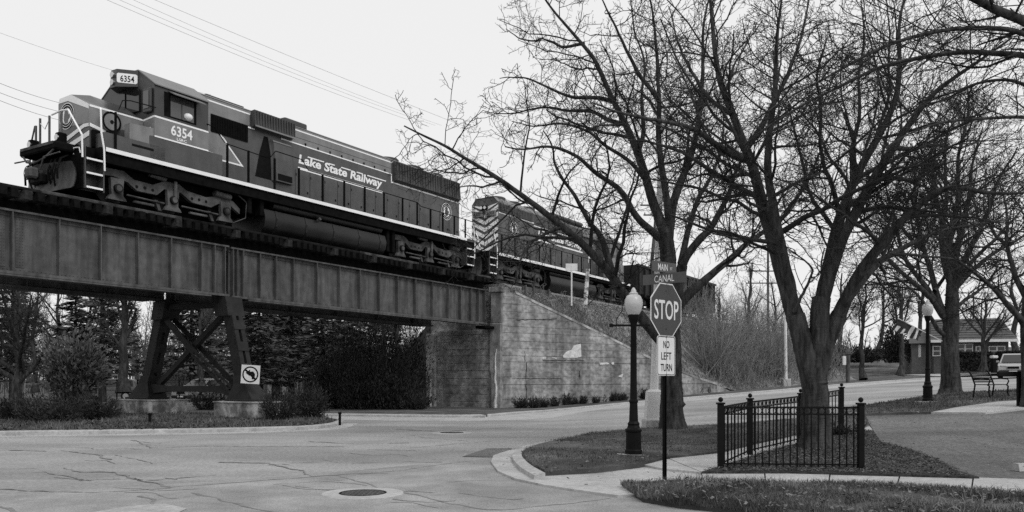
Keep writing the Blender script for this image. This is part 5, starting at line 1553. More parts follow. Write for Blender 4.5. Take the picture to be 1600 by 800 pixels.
def sprout(P, R, k, t0, t1, ang, lenf, m, up, jit, rf, rmin, lmin=0.0, lmax=99., zig=0.0, side=None):
    """k children on every branch of (P,R); returns the children's (P,R)"""
    N, mp, _ = P.shape
    seg = np.linalg.norm(P[:, 1:] - P[:, :-1], axis=2)
    L = seg.sum(1)
    n = N * k                               # children in proportion to the parent's length, evenly spread over it
    cum = np.cumsum(L) / L.sum()
    q_ = (np.arange(n) + RNG.uniform(0, 1, n)) / n
    idx = np.minimum(np.searchsorted(cum, q_), N - 1)
    lo_ = np.where(idx > 0, cum[idx - 1], 0.0)
    t = t0 + (t1 - t0) * np.clip((q_ - lo_) / np.maximum(1e-9, cum[idx] - lo_), 0, 1)
    f = t * (mp - 1); i = np.minimum(f.astype(int), mp - 2); r = (f - i)[:, None]
    B = P[idx, i] * (1 - r) + P[idx, i + 1] * r
    D = P[idx, i + 1] - P[idx, i]; D /= np.maximum(1e-9, np.linalg.norm(D, axis=1, keepdims=True))
    rad = R[idx, i] * (1 - r[:, 0]) + R[idx, i + 1] * r[:, 0]
    q = RNG.normal(0, 1, (n, 3)); q -= (q * D).sum(1, keepdims=True) * D
    q /= np.maximum(1e-9, np.linalg.norm(q, axis=1, keepdims=True))
    a = np.radians(RNG.normal(ang, 14, n))[:, None]
    d = D * np.cos(a) + q * np.sin(a)
    ln = np.clip(L[idx] * lenf * (1.15 - .75 * t) * RNG.uniform(.55, 1.35, n), lmin, lmax)
    st = (ln / (m - 1))[:, None]
    C = np.empty((n, m, 3)); C[:, 0] = B
    s_ = np.where(RNG.uniform(0, 1, n) > .5, 1.0, -1.0)[:, None]
    zz = np.cross(d, RNG.normal(0, 1, (n, 3))); zz /= np.maximum(1e-9, np.linalg.norm(zz, axis=1, keepdims=True))
    for j in range(1, m):
        d = d + RNG.normal(0, jit, (n, 3)) + np.array([0, 0, up]) + zz * zig * s_ * (1 if j % 2 else -1)
        d /= np.linalg.norm(d, axis=1, keepdims=True)
        C[:, j] = C[:, j - 1] + d * st
    r0 = np.maximum(rmin, rad * rf * RNG.uniform(.7, 1.1, n))
    r0 = np.minimum(r0, rad * .85)
    r0 = np.maximum(r0, rmin * .8)
    rt = np.linspace(1, .35, m)[None, :]
    RR = np.maximum(rmin * .7, r0[:, None] * rt)
    return C, RR

def guide(pts, D0, r0, r1, m=16, wob=.02, Dend=None):
    """limb traced in the photograph, given depth and radius in metres"""
    pts = np.array(pts, float)
    seg = np.r_[0, np.cumsum(np.hypot(*(pts[1:, :2] - pts[:-1, :2]).T))]; seg /= seg[-1]
    s = np.linspace(0, 1, m)
    px = np.interp(s, seg, pts[:, 0]); py = np.interp(s, seg, pts[:, 1])
    for _ in range(1):
        px[1:-1] = .25 * px[:-2] + .5 * px[1:-1] + .25 * px[2:]; py[1:-1] = .25 * py[:-2] + .5 * py[1:-1] + .25 * py[2:]
    D = np.linspace(D0, D0 if Dend is None else Dend, m)
    X = (px - CX) / F * D; Z = H - (py - HY) / F * D
    P = np.stack([X, D, Z], 1)
    w = RNG.normal(0, wob, (m, 3)); w[0] = 0
    P += w
    R = r0 + (r1 - r0) * s ** .8
    return P, R

def bark_tube(P, R, n, amp, m=70):
    """tube with ridged, knotty bark"""
    s = np.linspace(0, 1, len(P)); q = np.linspace(0, 1, m)
    P2 = np.stack([np.interp(q, s, P[:, j]) for j in range(3)], 1)
    for _ in range(2): P2[1:-1] = .25 * P2[:-2] + .5 * P2[1:-1] + .25 * P2[2:]
    R2 = np.interp(q, s, R)
    V, Q = tubes_np(P2[None], R2[None], n)
    V = V.reshape(m, n, 3)
    a = np.arange(n)[None, :] * 2 * np.pi / n
    L = q[:, None] * np.linalg.norm(P[1:] - P[:-1], axis=1).sum()
    f = np.zeros((m, n))
    for k, fl, w in ((2, .9, .45), (3, 1.7, .4), (5, 2.6, .35), (9, 4.0, .5), (13, 3.0, .5)):
        f += w * np.sin(k * a + fl * 2.2 * L + RNG.uniform(0, 6.28) + .8 * np.sin(L * 3.1 + RNG.uniform(0, 6)))
    f += RNG.normal(0, .35, (m, n))
    for _ in range(RNG.integers(1, 4)):         # knots
        i0, j0 = RNG.integers(4, m - 4), RNG.integers(0, n)
        dj = np.minimum(np.abs(np.arange(n) - j0), n - np.abs(np.arange(n) - j0))
        f += 5 * np.exp(-((np.arange(m)[:, None] - i0) / 1.6) ** 2 - (dj[None, :] / 1.6) ** 2)
    V = P2[:, None, :] + (V - P2[:, None, :]) * (1 + amp * f)[:, :, None]
    return V.reshape(-1, 3), Q

def make_tree(label, base, trunk, limbs, levels, barkm, twigm, name='bare_tree', group=None, cat='tree', nside=9):
    """trunk, limbs: lists of (P,R) in world space; levels: list of dicts for sprout"""
    o = thing(name, label, cat, tuple(base), 0, group)
    off = np.array(base)
    parts = []
    for P, R in trunk:
        v, q = bark_tube(P, R * (1 + .3 * np.exp(-np.r_[0, np.cumsum(np.linalg.norm(P[1:] - P[:-1], axis=1))] / .22)) if P is trunk[0][0] else R, 26, .045, 110); parts.append((v - off, q))
    for P, R in limbs:
        v, q = bark_tube(P, R, 12, .04, 60) if nside > 6 else tubes_np(P[None], R[None], nside); parts.append((v - off, q))
    V, Q = join(parts)
    np_mesh('trunk', V, Q, barkm, o, True)
    P = np.stack([p for p, r in limbs]); R = np.stack([r for p, r in limbs])
    out = []
    pool = [(P, R)]
    for lv in levels:
        src = pool if lv.get('all') else pool[-1:]
        new = []
        for (p, r) in src:
            kw = {k: v for k, v in lv.items() if k not in ('all', 'sides')}
            c = sprout(p, r, **kw)
            new.append(c)
            v, q = tubes_np(c[0], c[1], lv.get('sides', 4))
            out.append((v - off, q))
        if len(new) > 1 and all(c[0].shape[1] == new[0][0].shape[1] for c in new):
            pool.append((np.concatenate([c[0] for c in new]), np.concatenate([c[1] for c in new])))
        else:
            pool.append(new[-1])
    V, Q = join(out)
    np_mesh('crown', V, Q, twigm, o)
    return o

S_ = lambda D: D / F                         # metres per pixel at depth D
# ---------------- tree A, behind the stop sign
DA = gh(1050, 671, .1)[1]; sA = S_(DA)
bA = (*gh(1050, 671, .1), gz(*gh(1050, 671, .1)) + .08)
trA = [guide([(1051, 676), (1050, 640), (1048, 560), (1047, 500), (1047, 455)], DA, 19 * sA, 14 * sA, 12, .004),
       guide([(1047, 470), (1044, 430), (1043, 390), (1040, 365)], DA, 14 * sA, 11.5 * sA, 8, .004),
       guide([(1050, 478), (1060, 445), (1066, 415)], DA - .1, 10 * sA, 8 * sA, 8, .004)]
g = lambda pts, r0, r1, de=0.0, d0=0.0, m=16: guide(pts, DA + d0, r0 * sA, r1 * sA, m, .012, DA + de)
limA = [g([(1046, 545), (1018, 519), (1000, 496), (978, 468), (953, 421), (924, 394), (881, 356), (851, 331), (825, 311), (793, 291), (767, 268), (725, 247), (688, 226), (657, 207), (630, 197)], 10, 1.0, -2.2),
        g([(955, 425), (950, 402), (946, 385), (940, 365), (924, 356), (912, 340), (909, 325), (899, 308), (880, 280), (861, 252), (868, 232), (850, 205)], 6, .8, -1.0, -.6),
        g([(1040, 368), (1030, 346), (1011, 283), (998, 236), (977, 194), (956, 152), (935, 105), (914, 68), (880, 36), (850, 0), (838, -30)], 9, 1.0, 1.0),
        g([(1030, 372), (1012, 356), (998, 346), (984, 325), (972, 294), (952, 282), (935, 278), (914, 252), (882, 231), (850, 226), (812, 238), (790, 230)], 6.5, .8, -1.8),
        g([(1044, 372), (1050, 315), (1062, 285), (1077, 262), (1087, 220), (1092, 170), (1100, 110), (1096, 50), (1110, -10)], 8, 1.2, .6),
        g([(1046, 350), (1040, 300), (1030, 240), (1030, 157), (1027, 79), (1020, 20), (1010, -30)], 6.5, 1.0, -1.0),
        g([(1058, 480), (1068, 467), (1095, 442), (1125, 419), (1159, 387), (1193, 361), (1235, 335), (1252, 300), (1262, 260)], 8.5, 1.0, 1.8),
        g([(1064, 420), (1076, 391), (1104, 365), (1121, 340), (1140, 300), (1150, 268), (1170, 225), (1190, 190)], 7.5, 1.0, -1.0),
        g([(1064, 412), (1072, 370), (1080, 340), (1095, 300), (1112, 278), (1128, 230), (1130, 180)], 6, 1.0, 1.4),
        g([(960, 160), (930, 150), (900, 155), (862, 140), (820, 120), (780, 122)], 4, .6, -.5, .9),
        g([(977, 194), (950, 190), (925, 170), (890, 175), (850, 165), (800, 180), (762, 175)], 4, .6, 1.8, .9),
        g([(1011, 283), (985, 250), (955, 235), (920, 205), (880, 190), (835, 200), (800, 190)], 4, .6, -1.4, .2),
        g([(1030, 157), (1000, 120), (975, 70), (955, 30), (930, -20)], 4, .7, -1.6, -.6),
        g([(998, 236), (1010, 200), (1000, 150), (1010, 100), (990, 50), (985, -10)], 4, .7, 2.2, .5),
        g([(914, 68), (880, 75), (850, 60), (820, 65), (790, 45)], 3, .6, 1.0, .9)]
LV_A = [dict(k=11, t0=.2, t1=.99, ang=60, lenf=.40, m=9, up=.03, jit=.17, rf=.5, rmin=.012, lmin=.6, lmax=3.0, zig=.16, sides=5),
        dict(k=6, t0=.12, t1=1.0, ang=58, lenf=.60, m=6, up=.005, jit=.24, rf=.5, rmin=.0105, lmin=.3, lmax=1.3, zig=.25, sides=3),
        dict(k=5, t0=.1, t1=1.0, ang=58, lenf=.55, m=4, up=.02, jit=.28, rf=.6, rmin=.0058, lmin=.12, lmax=.55, zig=.3, sides=3),
        dict(k=2, t0=.2, t1=1.0, ang=55, lenf=.45, m=3, up=.03, jit=.2, rf=.85, rmin=.0052, lmin=.05, lmax=.16, sides=3)]
make_tree('dark bare tree right behind the stop sign, its long limb reaching over the train', bA, trA, limA, LV_A, M_bark, M_twig)

# ---------------- tree B, inside the fence
DB = gh(1275, 699, .1)[1]; sB = S_(DB)
bB = (*gh(1275, 699, .1), gz(*gh(1275, 699, .1)) + .08)
trB = [guide([(1276, 704), (1275, 690), (1274, 650), (1273, 610), (1272, 575)], DB, 23 * sB, 18.5 * sB, 12, .003),
       guide([(1274, 640), (1276, 565), (1280, 527), (1280, 492), (1284, 465)], DB, 17 * sB, 14 * sB, 10, .003),
       guide([(1274, 650), (1268, 590), (1258, 555), (1252, 528), (1242, 492)], DB - .02, 16 * sB, 14.5 * sB, 10, .003),
       guide([(1274, 640), (1280, 580), (1289, 548), (1297, 520), (1312, 490)], DB + .02, 14 * sB, 11.5 * sB, 10, .003)]
g = lambda pts, r0, r1, de=0.0, d0=0.0, m=16: guide(pts, DB + d0, r0 * sB, r1 * sB, m, .008, DB + de)
limB = [g([(1245, 502), (1240, 489), (1223, 425), (1206, 374), (1193, 325), (1180, 275), (1167, 231), (1143, 178), (1125, 136), (1117, 79), (1111, 26), (1108, -30)], 14, 1.8, .8),
        g([(1242, 495), (1232, 440), (1221, 385), (1212, 340), (1200, 290), (1196, 240), (1205, 190), (1215, 130), (1212, 60), (1225, -20)], 10.5, 1.3, -1.4, .1),
        g([(1170, 250), (1148, 247), (1111, 220), (1080, 200), (1050, 192), (1010, 186), (960, 175), (925, 160)], 6.5, .8, -2.2, .3),
        g([(1284, 470), (1290, 430), (1303, 380), (1311, 336), (1332, 284), (1363, 231), (1395, 173), (1405, 142), (1408, 90), (1400, 40), (1420, -20)], 11.5, 1.5, .6),
        g([(1285, 468), (1300, 420), (1318, 370), (1332, 336), (1363, 284), (1395, 231), (1437, 168), (1458, 142), (1500, 115), (1537, 89), (1580, 60)], 11, 1.3, -1.6),
        g([(1310, 494), (1325, 460), (1348, 415), (1374, 388), (1405, 346), (1447, 310), (1484, 286), (1526, 299), (1573, 305), (1610, 300)], 11, 1.3, -2.2),
        g([(1305, 500), (1322, 476), (1345, 440), (1368, 410), (1400, 395), (1458, 362), (1530, 350), (1594, 339)], 8, .9, 1.8),
        g([(1215, 400), (1190, 385), (1160, 375), (1120, 366), (1092, 358)], 3.2, .8, -1.2, .2),
        g([(1240, 487), (1262, 445), (1272, 420), (1255, 405), (1236, 390)], 3, .8, -.8, -.2),
        g([(1167, 231), (1190, 200), (1206, 168), (1230, 120), (1250, 70), (1262, 10), (1270, -30)], 5.5, 1.0, 1.2, .5),
        g([(1180, 275), (1160, 270), (1130, 280), (1100, 270), (1070, 285), (1040, 280)], 3.6, .7, 1.6, .5),
        g([(1332, 284), (1330, 230), (1345, 180), (1340, 120), (1352, 60), (1345, 0)], 4.5, .9, 1.6, .3),
        g([(1395, 231), (1420, 235), (1455, 225), (1500, 232), (1550, 215)], 4, .7, 1.4, -.7),
        g([(1311, 336), (1300, 290), (1280, 240), (1285, 180), (1275, 120), (1290, 60)], 4.5, .9, -1.8, .3),
        g([(1143, 178), (1110, 160), (1085, 120), (1060, 70), (1045, 10)], 4.5, .8, 1.0, .4),
        g([(1363, 284), (1400, 275), (1430, 285), (1470, 255), (1520, 250)], 3.6, .7, -2.4, -.8)]
LV_B = [dict(k=13, t0=.2, t1=.98, ang=50, lenf=.42, m=9, up=.015, jit=.12, rf=.5, rmin=.012, lmin=.6, lmax=3.0, zig=.05, sides=5),
        dict(k=6, t0=.12, t1=1.0, ang=52, lenf=.60, m=6, up=.02, jit=.20, rf=.5, rmin=.008, lmin=.3, lmax=1.3, zig=.08, sides=3),
        dict(k=6, t0=.1, t1=1.0, ang=48, lenf=.55, m=4, up=.05, jit=.24, rf=.6, rmin=.0054, lmin=.12, lmax=.55, sides=3),
        dict(k=2, t0=.3, t1=1.0, ang=45, lenf=.35, m=3, up=.05, jit=.2, rf=.95, rmin=.0056, lmin=.04, lmax=.11, sides=3)]
make_tree('large forked bare tree rising from the fenced bed', bB, trB, limB, LV_B, M_barkB, M_twigB)

# ---------------- tree C, beside the second lamp
pC = gh(1486, 613, .1); DC = pC[1]; sC = S_(DC)
bC = (*pC, gz(*pC) + .08)
trC = [guide([(1485, 618), (1486, 600), (1484, 560), (1484, 534), (1487, 495)], DC, 15 * sC, 11 * sC, 12, .004),
       guide([(1487, 500), (1488, 470), (1487, 450), (1490, 426)], DC, 11 * sC, 8 * sC, 8, .004)]
g = lambda pts, r0, r1, de=0.0, d0=0.0, m=14: guide(pts, DC + d0, r0 * sC, r1 * sC, m, .015, DC + de)
limC = [g([(1482, 510), (1475, 492), (1463, 459), (1454, 420), (1440, 380), (1430, 330), (1432, 280), (1420, 230)], 6, .9, 1.0),
        g([(1474, 495), (1458, 470), (1446, 455), (1421, 438), (1400, 420), (1378, 395), (1360, 360), (1335, 330), (1320, 290)], 5, .8, -2.0),
        g([(1480, 526), (1472, 522), (1457, 501), (1442, 471), (1425, 450), (1410, 440), (1385, 425)], 4, .7, -1.5),
        g([(1488, 440), (1492, 400), (1505, 350), (1515, 300), (1520, 250), (1535, 200)], 6.5, 1.0, 1.2),
        g([(1488, 450), (1476, 410), (1470, 360), (1480, 310), (1475, 250), (1482, 190)], 6, 1.0, -1.4),
        g([(1488, 470), (1500, 430), (1525, 400), (1550, 380), (1580, 345), (1605, 320)], 5, .8, -1.8),
        g([(1460, 455), (1478, 430), (1485, 395), (1500, 370)], 3.5, .7, 1.8),
        g([(1488, 490), (1505, 470), (1530, 455), (1560, 420), (1590, 410)], 3.6, .7, 1.8),
        g([(1440, 390), (1410, 360), (1390, 320), (1380, 270), (1360, 240)], 3.4, .7, 2.0)]
limC += [g([(1487, 460), (1495, 410), (1470, 340), (1455, 280), (1465, 220), (1445, 160)], 6, .9, 2.2), g([(1489, 440), (1510, 400), (1540, 340), (1560, 280), (1590, 230)], 6, .9, -2.2), g([(1487, 445), (1480, 380), (1500, 310), (1495, 240), (1515, 180), (1510, 120)], 6, .9, .2), g([(1470, 480), (1440, 440), (1410, 400), (1400, 350), (1370, 300), (1350, 260)], 5, .8, .6), g([(1488, 455), (1520, 420), (1560, 390), (1600, 370), (1630, 330)], 5, .8, 1.2)]
LV_C = [dict(k=14, t0=.2, t1=.98, ang=50, lenf=.42, m=8, up=.02, jit=.13, rf=.5, rmin=.013, lmin=.8, lmax=3.8, zig=.05, sides=4),
        dict(k=6, t0=.12, t1=1.0, ang=46, lenf=.55, m=5, up=.05, jit=.17, rf=.5, rmin=.0105, lmin=.4, lmax=1.8, sides=3),
        dict(k=6, t0=.1, t1=1.0, ang=48, lenf=.55, m=3, up=.05, jit=.2, rf=.6, rmin=.008, lmin=.15, lmax=.6, sides=3)]
make_tree('forked bare tree on the lawn just right of the second lamp post', bC, trC, limC, LV_C, M_bark, M_twig)

# ---------------- tree D at the right edge
pD = gh(1611, 634, .1); DD = pD[1]; sD = S_(DD)
trD = [guide([(1612, 640), (1611, 600), (1609, 560), (1606, 520), (1608, 470), (1612, 430)], DD, 14 * sD, 9 * sD, 12, .004)]
g = lambda pts, r0, r1, de=0.0, d0=0.0, m=14: guide(pts, DD + d0, r0 * sD, r1 * sD, m, .015, DD + de)
limD = [g([(1603, 512), (1590, 493), (1568, 471), (1554, 452), (1541, 438), (1520, 423), (1500, 412), (1480, 390), (1465, 360)], 5.5, .8, -1.0),
        g([(1606, 470), (1590, 440), (1582, 420), (1572, 380), (1575, 330), (1560, 280)], 5.5, .9, 1.0),
        g([(1608, 440), (1615, 400), (1600, 350), (1610, 300), (1598, 250)], 6, .9, -1.0),
        g([(1606, 460), (1640, 420), (1680, 390), (1710, 340)], 6, .9, 1.0),
        g([(1572, 385), (1550, 360), (1535, 320), (1540, 280)], 3, .7, 1.6, .6)]
make_tree('bare tree cut by the right edge of the picture, beside the railing', (*pD, gz(*pD) + .08), trD, limD, LV_C, M_bark, M_twig)

# ---------------- tree E stands out of frame on the right, its boughs reach in
DE = 13.0; sE = S_(DE)
bE = (at(1830, 740, DE)[0], DE, gz(at(1830, 740, DE)[0], DE) + .02)
trE = [guide([(1830, 742), (1826, 500), (1815, 250), (1800, 120)], DE, 26 * sE, 17 * sE, 12, .004)]
g = lambda pts, r0, r1, de=0.0, d0=0.0, m=18: guide(pts, DE + d0, r0 * sE, r1 * sE, m, .010, DE + de)
limE = [g([(1808, 180), (1720, 110), (1650, 60), (1600, 33), (1552, 12), (1521, -2), (1470, -30)], 14, 4, -.5),
        g([(1812, 240), (1720, 150), (1650, 100), (1600, 82), (1573, 81), (1515, 82), (1458, 84), (1410, 92), (1374, 105), (1330, 125), (1280, 150), (1230, 176), (1190, 200), (1160, 226)], 8, .9, 1.5),
        g([(1812, 250), (1720, 140), (1650, 70), (1573, 40), (1520, 40), (1474, 47), (1440, 54), (1395, 63), (1342, 94), (1300, 118), (1264, 136), (1206, 168), (1170, 195)], 6.5, .8, -.8),
        g([(1815, 260), (1730, 190), (1650, 150), (1595, 130), (1560, 118), (1510, 135), (1470, 150), (1430, 170), (1400, 200)], 6, .8, .8),
        g([(1818, 300), (1740, 230), (1670, 190), (1600, 183), (1540, 185), (1480, 190), (1420, 205), (1370, 240)], 5, .8, -1.2),
        g([(1808, 200), (1740, 80), (1680, 20), (1600, -20), (1500, -40), (1400, -40), (1300, -20)], 7, 1.0, 1.5)]
LV_E = [dict(k=20, t0=.35, t1=.98, ang=42, lenf=.22, m=8, up=.04, jit=.13, rf=.45, rmin=.011, lmin=.5, lmax=2.0, zig=.08, sides=4),
        dict(k=6, t0=.15, t1=1.0, ang=46, lenf=.55, m=4, up=.04, jit=.18, rf=.5, rmin=.005, lmin=.15, lmax=.7, sides=3),
        dict(k=4, t0=.12, t1=1.0, ang=48, lenf=.55, m=3, up=.04, jit=.2, rf=.6, rmin=.0036, lmin=.08, lmax=.3, sides=3)]
make_tree('overhanging bare boughs reaching in from a tree beyond the right edge', bE, trE, limE, LV_E, M_bark, M_twig)

# ---------------- generic bare tree grown freely
def free_tree(x, y, z, h, r, seed, label, name='bare_tree', spread=.55, nl=9, tf=.35, barkm=None, twigm=None, levels=None, group=None, lean=(0, 0), up=.06):
    global RNG
    RNG = np.random.default_rng(seed)
    m = 10
    P = np.zeros((m, 3)); s = np.linspace(0, 1, m)
    P[:, 0] = np.cumsum(RNG.normal(0, .012 * h, m)) + lean[0] * s; P[:, 1] = np.cumsum(RNG.normal(0, .012 * h, m)) + lean[1] * s
    P[0, :2] = 0
    P[:, 2] = s * h * .8 - .05
    P += np.array([x, y, z])
    R = r * (1 - .8 * s) + .01
    R[0] *= 1.25
    C, CR = sprout(P[None], R[None], nl, tf, .98, 42, spread, 10, up, .09, .62, .02, .8 , 99)
    limbs = [(C[i], CR[i]) for i in range(len(C))]
    return make_tree(label, (x, y, z), [(P, R)], limbs, levels or LV_F, barkm or M_bark, twigm or M_twig, name, group, nside=6)
LV_F = [dict(k=7, t0=.2, t1=.98, ang=44, lenf=.42, m=5, up=.06, jit=.13, rf=.55, rmin=.016, lmin=.4, lmax=2.6, sides=4),
        dict(k=6, t0=.15, t1=1.0, ang=46, lenf=.5, m=4, up=.05, jit=.16, rf=.6, rmin=.011, lmin=.2, lmax=1.2, sides=3),
        dict(k=4, t0=.15, t1=1.0, ang=46, lenf=.5, m=3, up=.05, jit=.18, rf=.6, rmin=.008, lmin=.12, lmax=.6, sides=3)]
LV_S = [dict(k=6, t0=.2, t1=.98, ang=44, lenf=.45, m=5, up=.07, jit=.12, rf=.55, rmin=.02, lmin=.3, lmax=2.0, sides=3),
        dict(k=5, t0=.15, t1=1.0, ang=44, lenf=.5, m=3, up=.06, jit=.15, rf=.6, rmin=.014, lmin=.2, lmax=.9, sides=3)]
def ftree(px, py, hpx, D, rpx, seed, label, **kw):
    x, _, z = at(px, py, D)
    return free_tree(x, D, z, hpx * D / F, rpx * D / F, seed, label, **kw)
p_ = gh(1349, 594, .1); ftree(1349, 592, 185, p_[1] * .98, 4.0, 31, 'slim bare street tree left of the flag across the road', levels=LV_F, twigm=M_twigB, spread=.5, nl=13, tf=.38, up=.05)
ftree(1406, 586, 180, 66, 4.2, 32, 'slim bare street tree standing under the striped flag', levels=LV_F, twigm=M_twigB, spread=.5, nl=13, tf=.42, up=.05)
ftree(1536, 578, 130, 74, 4.5, 33, 'small round crowned bare tree in front of the house', levels=LV_F, twigm=M_twigB, spread=.75, nl=13, tf=.34, up=.03)
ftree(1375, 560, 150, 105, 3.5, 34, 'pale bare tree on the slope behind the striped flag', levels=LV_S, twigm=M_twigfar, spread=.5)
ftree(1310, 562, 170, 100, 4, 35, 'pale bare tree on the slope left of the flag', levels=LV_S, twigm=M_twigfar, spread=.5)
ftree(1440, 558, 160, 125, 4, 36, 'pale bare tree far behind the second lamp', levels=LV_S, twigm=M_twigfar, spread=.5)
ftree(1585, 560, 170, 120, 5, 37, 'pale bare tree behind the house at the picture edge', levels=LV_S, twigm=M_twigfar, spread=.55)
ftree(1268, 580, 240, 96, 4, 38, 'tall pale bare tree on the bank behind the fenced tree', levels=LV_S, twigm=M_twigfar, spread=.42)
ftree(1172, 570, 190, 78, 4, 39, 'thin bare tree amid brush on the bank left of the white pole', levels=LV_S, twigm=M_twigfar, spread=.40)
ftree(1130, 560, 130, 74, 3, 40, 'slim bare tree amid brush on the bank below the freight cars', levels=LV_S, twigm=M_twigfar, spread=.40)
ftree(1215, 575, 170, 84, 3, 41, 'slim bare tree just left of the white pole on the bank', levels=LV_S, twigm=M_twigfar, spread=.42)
# left of the pier
x, y = gh(28, 640, .13)
free_tree(x, y, gz(x, y) + .1, 7.6, .28, 51, 'dark spreading multi limbed tree at the left edge under the bridge', spread=.85, nl=12, tf=.14, up=.04, levels=[dict(k=9, t0=.15, t1=.98, ang=40, lenf=.45, m=6, up=.05, jit=.12, rf=.5, rmin=.014, lmin=.5, lmax=3.0, sides=4), dict(k=8, t0=.15, t1=1.0, ang=42, lenf=.5, m=4, up=.06, jit=.14, rf=.6, rmin=.010, lmin=.3, lmax=1.3, sides=3), dict(k=6, t0=.1, t1=1.0, ang=44, lenf=.5, m=3, up=.06, jit=.18, rf=.7, rmin=.008, lmin=.15, lmax=.6, sides=3)])
ftree(193, 612, 260, 42, 7.5, 52, 'tall pale trunked bare tree left of the steel pier', barkm=M_barkB, twigm=M_twigB, spread=.45, nl=14, tf=.3, levels=LV_F)
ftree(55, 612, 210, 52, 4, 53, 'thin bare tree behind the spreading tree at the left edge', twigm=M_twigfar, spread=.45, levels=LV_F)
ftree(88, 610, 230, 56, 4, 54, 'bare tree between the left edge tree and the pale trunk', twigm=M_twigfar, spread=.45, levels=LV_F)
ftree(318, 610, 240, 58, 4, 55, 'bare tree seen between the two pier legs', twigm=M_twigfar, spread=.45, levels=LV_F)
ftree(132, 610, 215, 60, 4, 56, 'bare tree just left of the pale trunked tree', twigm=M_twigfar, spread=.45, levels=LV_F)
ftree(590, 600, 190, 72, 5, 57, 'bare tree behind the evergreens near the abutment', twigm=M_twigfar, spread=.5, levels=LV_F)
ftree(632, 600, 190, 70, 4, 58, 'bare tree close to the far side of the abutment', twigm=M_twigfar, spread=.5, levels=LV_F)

# ================================================================== EVERGREENS, SHRUBS, BRUSH
def leaf_cards(C, U, L, Wd, flat=.5):
    """small leaf-shaped faces centred on C (n,3) pointing along U (n,3)"""
    n = len(C)
    U = U / np.maximum(1e-9, np.linalg.norm(U, axis=1, keepdims=True))
    q = RNG.normal(0, 1, (n, 3)); q[:, 2] *= flat
    S = q - (q * U).sum(1, keepdims=True) * U
    S /= np.maximum(1e-9, np.linalg.norm(S, axis=1, keepdims=True))
    l = (L * RNG.uniform(.6, 1.3, n))[:, None]; w = (Wd * RNG.uniform(.6, 1.3, n))[:, None]
    V = np.stack([C - U * l * .5, C + S * w * .5, C + U * l * .5, C - S * w * .5], 1).reshape(-1, 3)
    return V, np.arange(n)[:, None] * 4 + np.array([[0, 1, 2, 3]])

def conifer_mesh(h, r, seed, gap=.12, n_wh=26, spray=46, droop=-.25, bare=.22):
    """branch whorls carrying sprays of needles; returns trunk and crown arrays"""
    global RNG
    RNG = np.random.default_rng(seed)
    tr_ = tubes_np(np.array([[[0, 0, -.2], [0, 0, h * .5], [0, 0, h]]]), np.array([[h * .022, h * .014, .02]]), 8)
    Cs = []; Us = []; br = []
    for i in range(n_wh):
        f = bare + (1 - bare) * i / n_wh
        R_ = r * (1 - f) ** .75 * RNG.uniform(.75, 1.15)
        for b in range(RNG.integers(4, 7)):
            a = RNG.uniform(0, 2 * np.pi); L = R_ * RNG.uniform(.65, 1.15)
            z0 = f * h + RNG.uniform(-.2, .2)
            s = np.linspace(0, 1, 5)
            pts = np.stack([np.cos(a) * L * s, np.sin(a) * L * s, z0 + L * (droop * s + .22 * s ** 3)], 1)
            br.append(pts)
            k = max(6, int(spray * L / r))
            t = RNG.uniform(.12, 1.0, k) ** .8
            c = np.stack([np.interp(t, s, pts[:, j]) for j in range(3)], 1)
            out = np.array([np.cos(a), np.sin(a), 0]); sd = np.array([-np.sin(a), np.cos(a), 0])
            w = RNG.normal(0, .22 * L * (1.1 - t * .6), k)
            c += sd * w[:, None] + np.stack([np.zeros(k), np.zeros(k), RNG.normal(-.04, .07, k)], 1)
            u = out + sd * (np.sign(w) * RNG.uniform(.2, 1.0, k))[:, None] + RNG.normal(0, .25, (k, 3)); u[:, 2] -= .12
            Cs.append(c); Us.append(u)
    C = np.concatenate(Cs); U = np.concatenate(Us)
    cr = leaf_cards(C, U, h * .055, h * .016, .5)
    B = tubes_np(np.array(br), np.tile(np.linspace(.035, .01, 5), (len(br), 1)), 3)
    return join([tr_, B]), cr

CON = {}
def conifer(x, y, z, h, r, seed, label, m, name='evergreen_tree', **kw):
    o = thing(name, label, 'tree', (x, y, z), RNG.uniform(0, 6.2), 'evergreens under and behind the bridge')
    if seed not in CON:
        t_, c_ = conifer_mesh(10.0, 3.0, seed, **kw)
        a = np_mesh('trunk', *t_, M_bark, o); b = np_mesh('crown', *c_, m, o)
        CON[seed] = (a.data, b.data)
    else:
        for nm, d in zip(('trunk', 'crown'), CON[seed]):
            c = bpy.data.objects.new(nm, d); link(c); c.parent = o
    o.scale = (r / 3.0, r / 3.0, h / 10.0)
    return o
def con(px, pyb, hpx, wpx, D, seed, label, m=None):
    x, _, z = at(px, pyb, D)
    conifer(x, D, -.2, hpx * D / F, wpx * D / F / 2, seed, label, m or M_conifer)
con(118, 610, 200, 150, 50, 1, 'dark evergreen left of the pale trunked tree')
con(160, 610, 240, 170, 58, 2, 'tall evergreen directly behind the pale trunked tree', M_conifer2)
con(300, 608, 235, 150, 66, 1, 'evergreen seen through the crossed pier bracing')
con(405, 612, 210, 150, 47, 3, 'broad dark evergreen right of the near pier leg')
con(455, 612, 215, 150, 52, 1, 'evergreen mid way between pier and abutment')
con(505, 610, 190, 140, 49, 2, 'pale evergreen left of the dark juniper mass')
con(548, 608, 200, 140, 58, 3, 'evergreen behind the dark junipers')
con(20, 608, 215, 160, 62, 2, 'evergreen behind the tree at the left edge')
con(430, 604, 180, 150, 78, 2, 'distant evergreen in the back row right of the pier')
con(-40, 610, 220, 170, 54, 1, 'evergreen cut by the left edge of the picture')
con(330, 606, 205, 170, 86, 1, 'evergreen furthest back just left of the near pier leg')
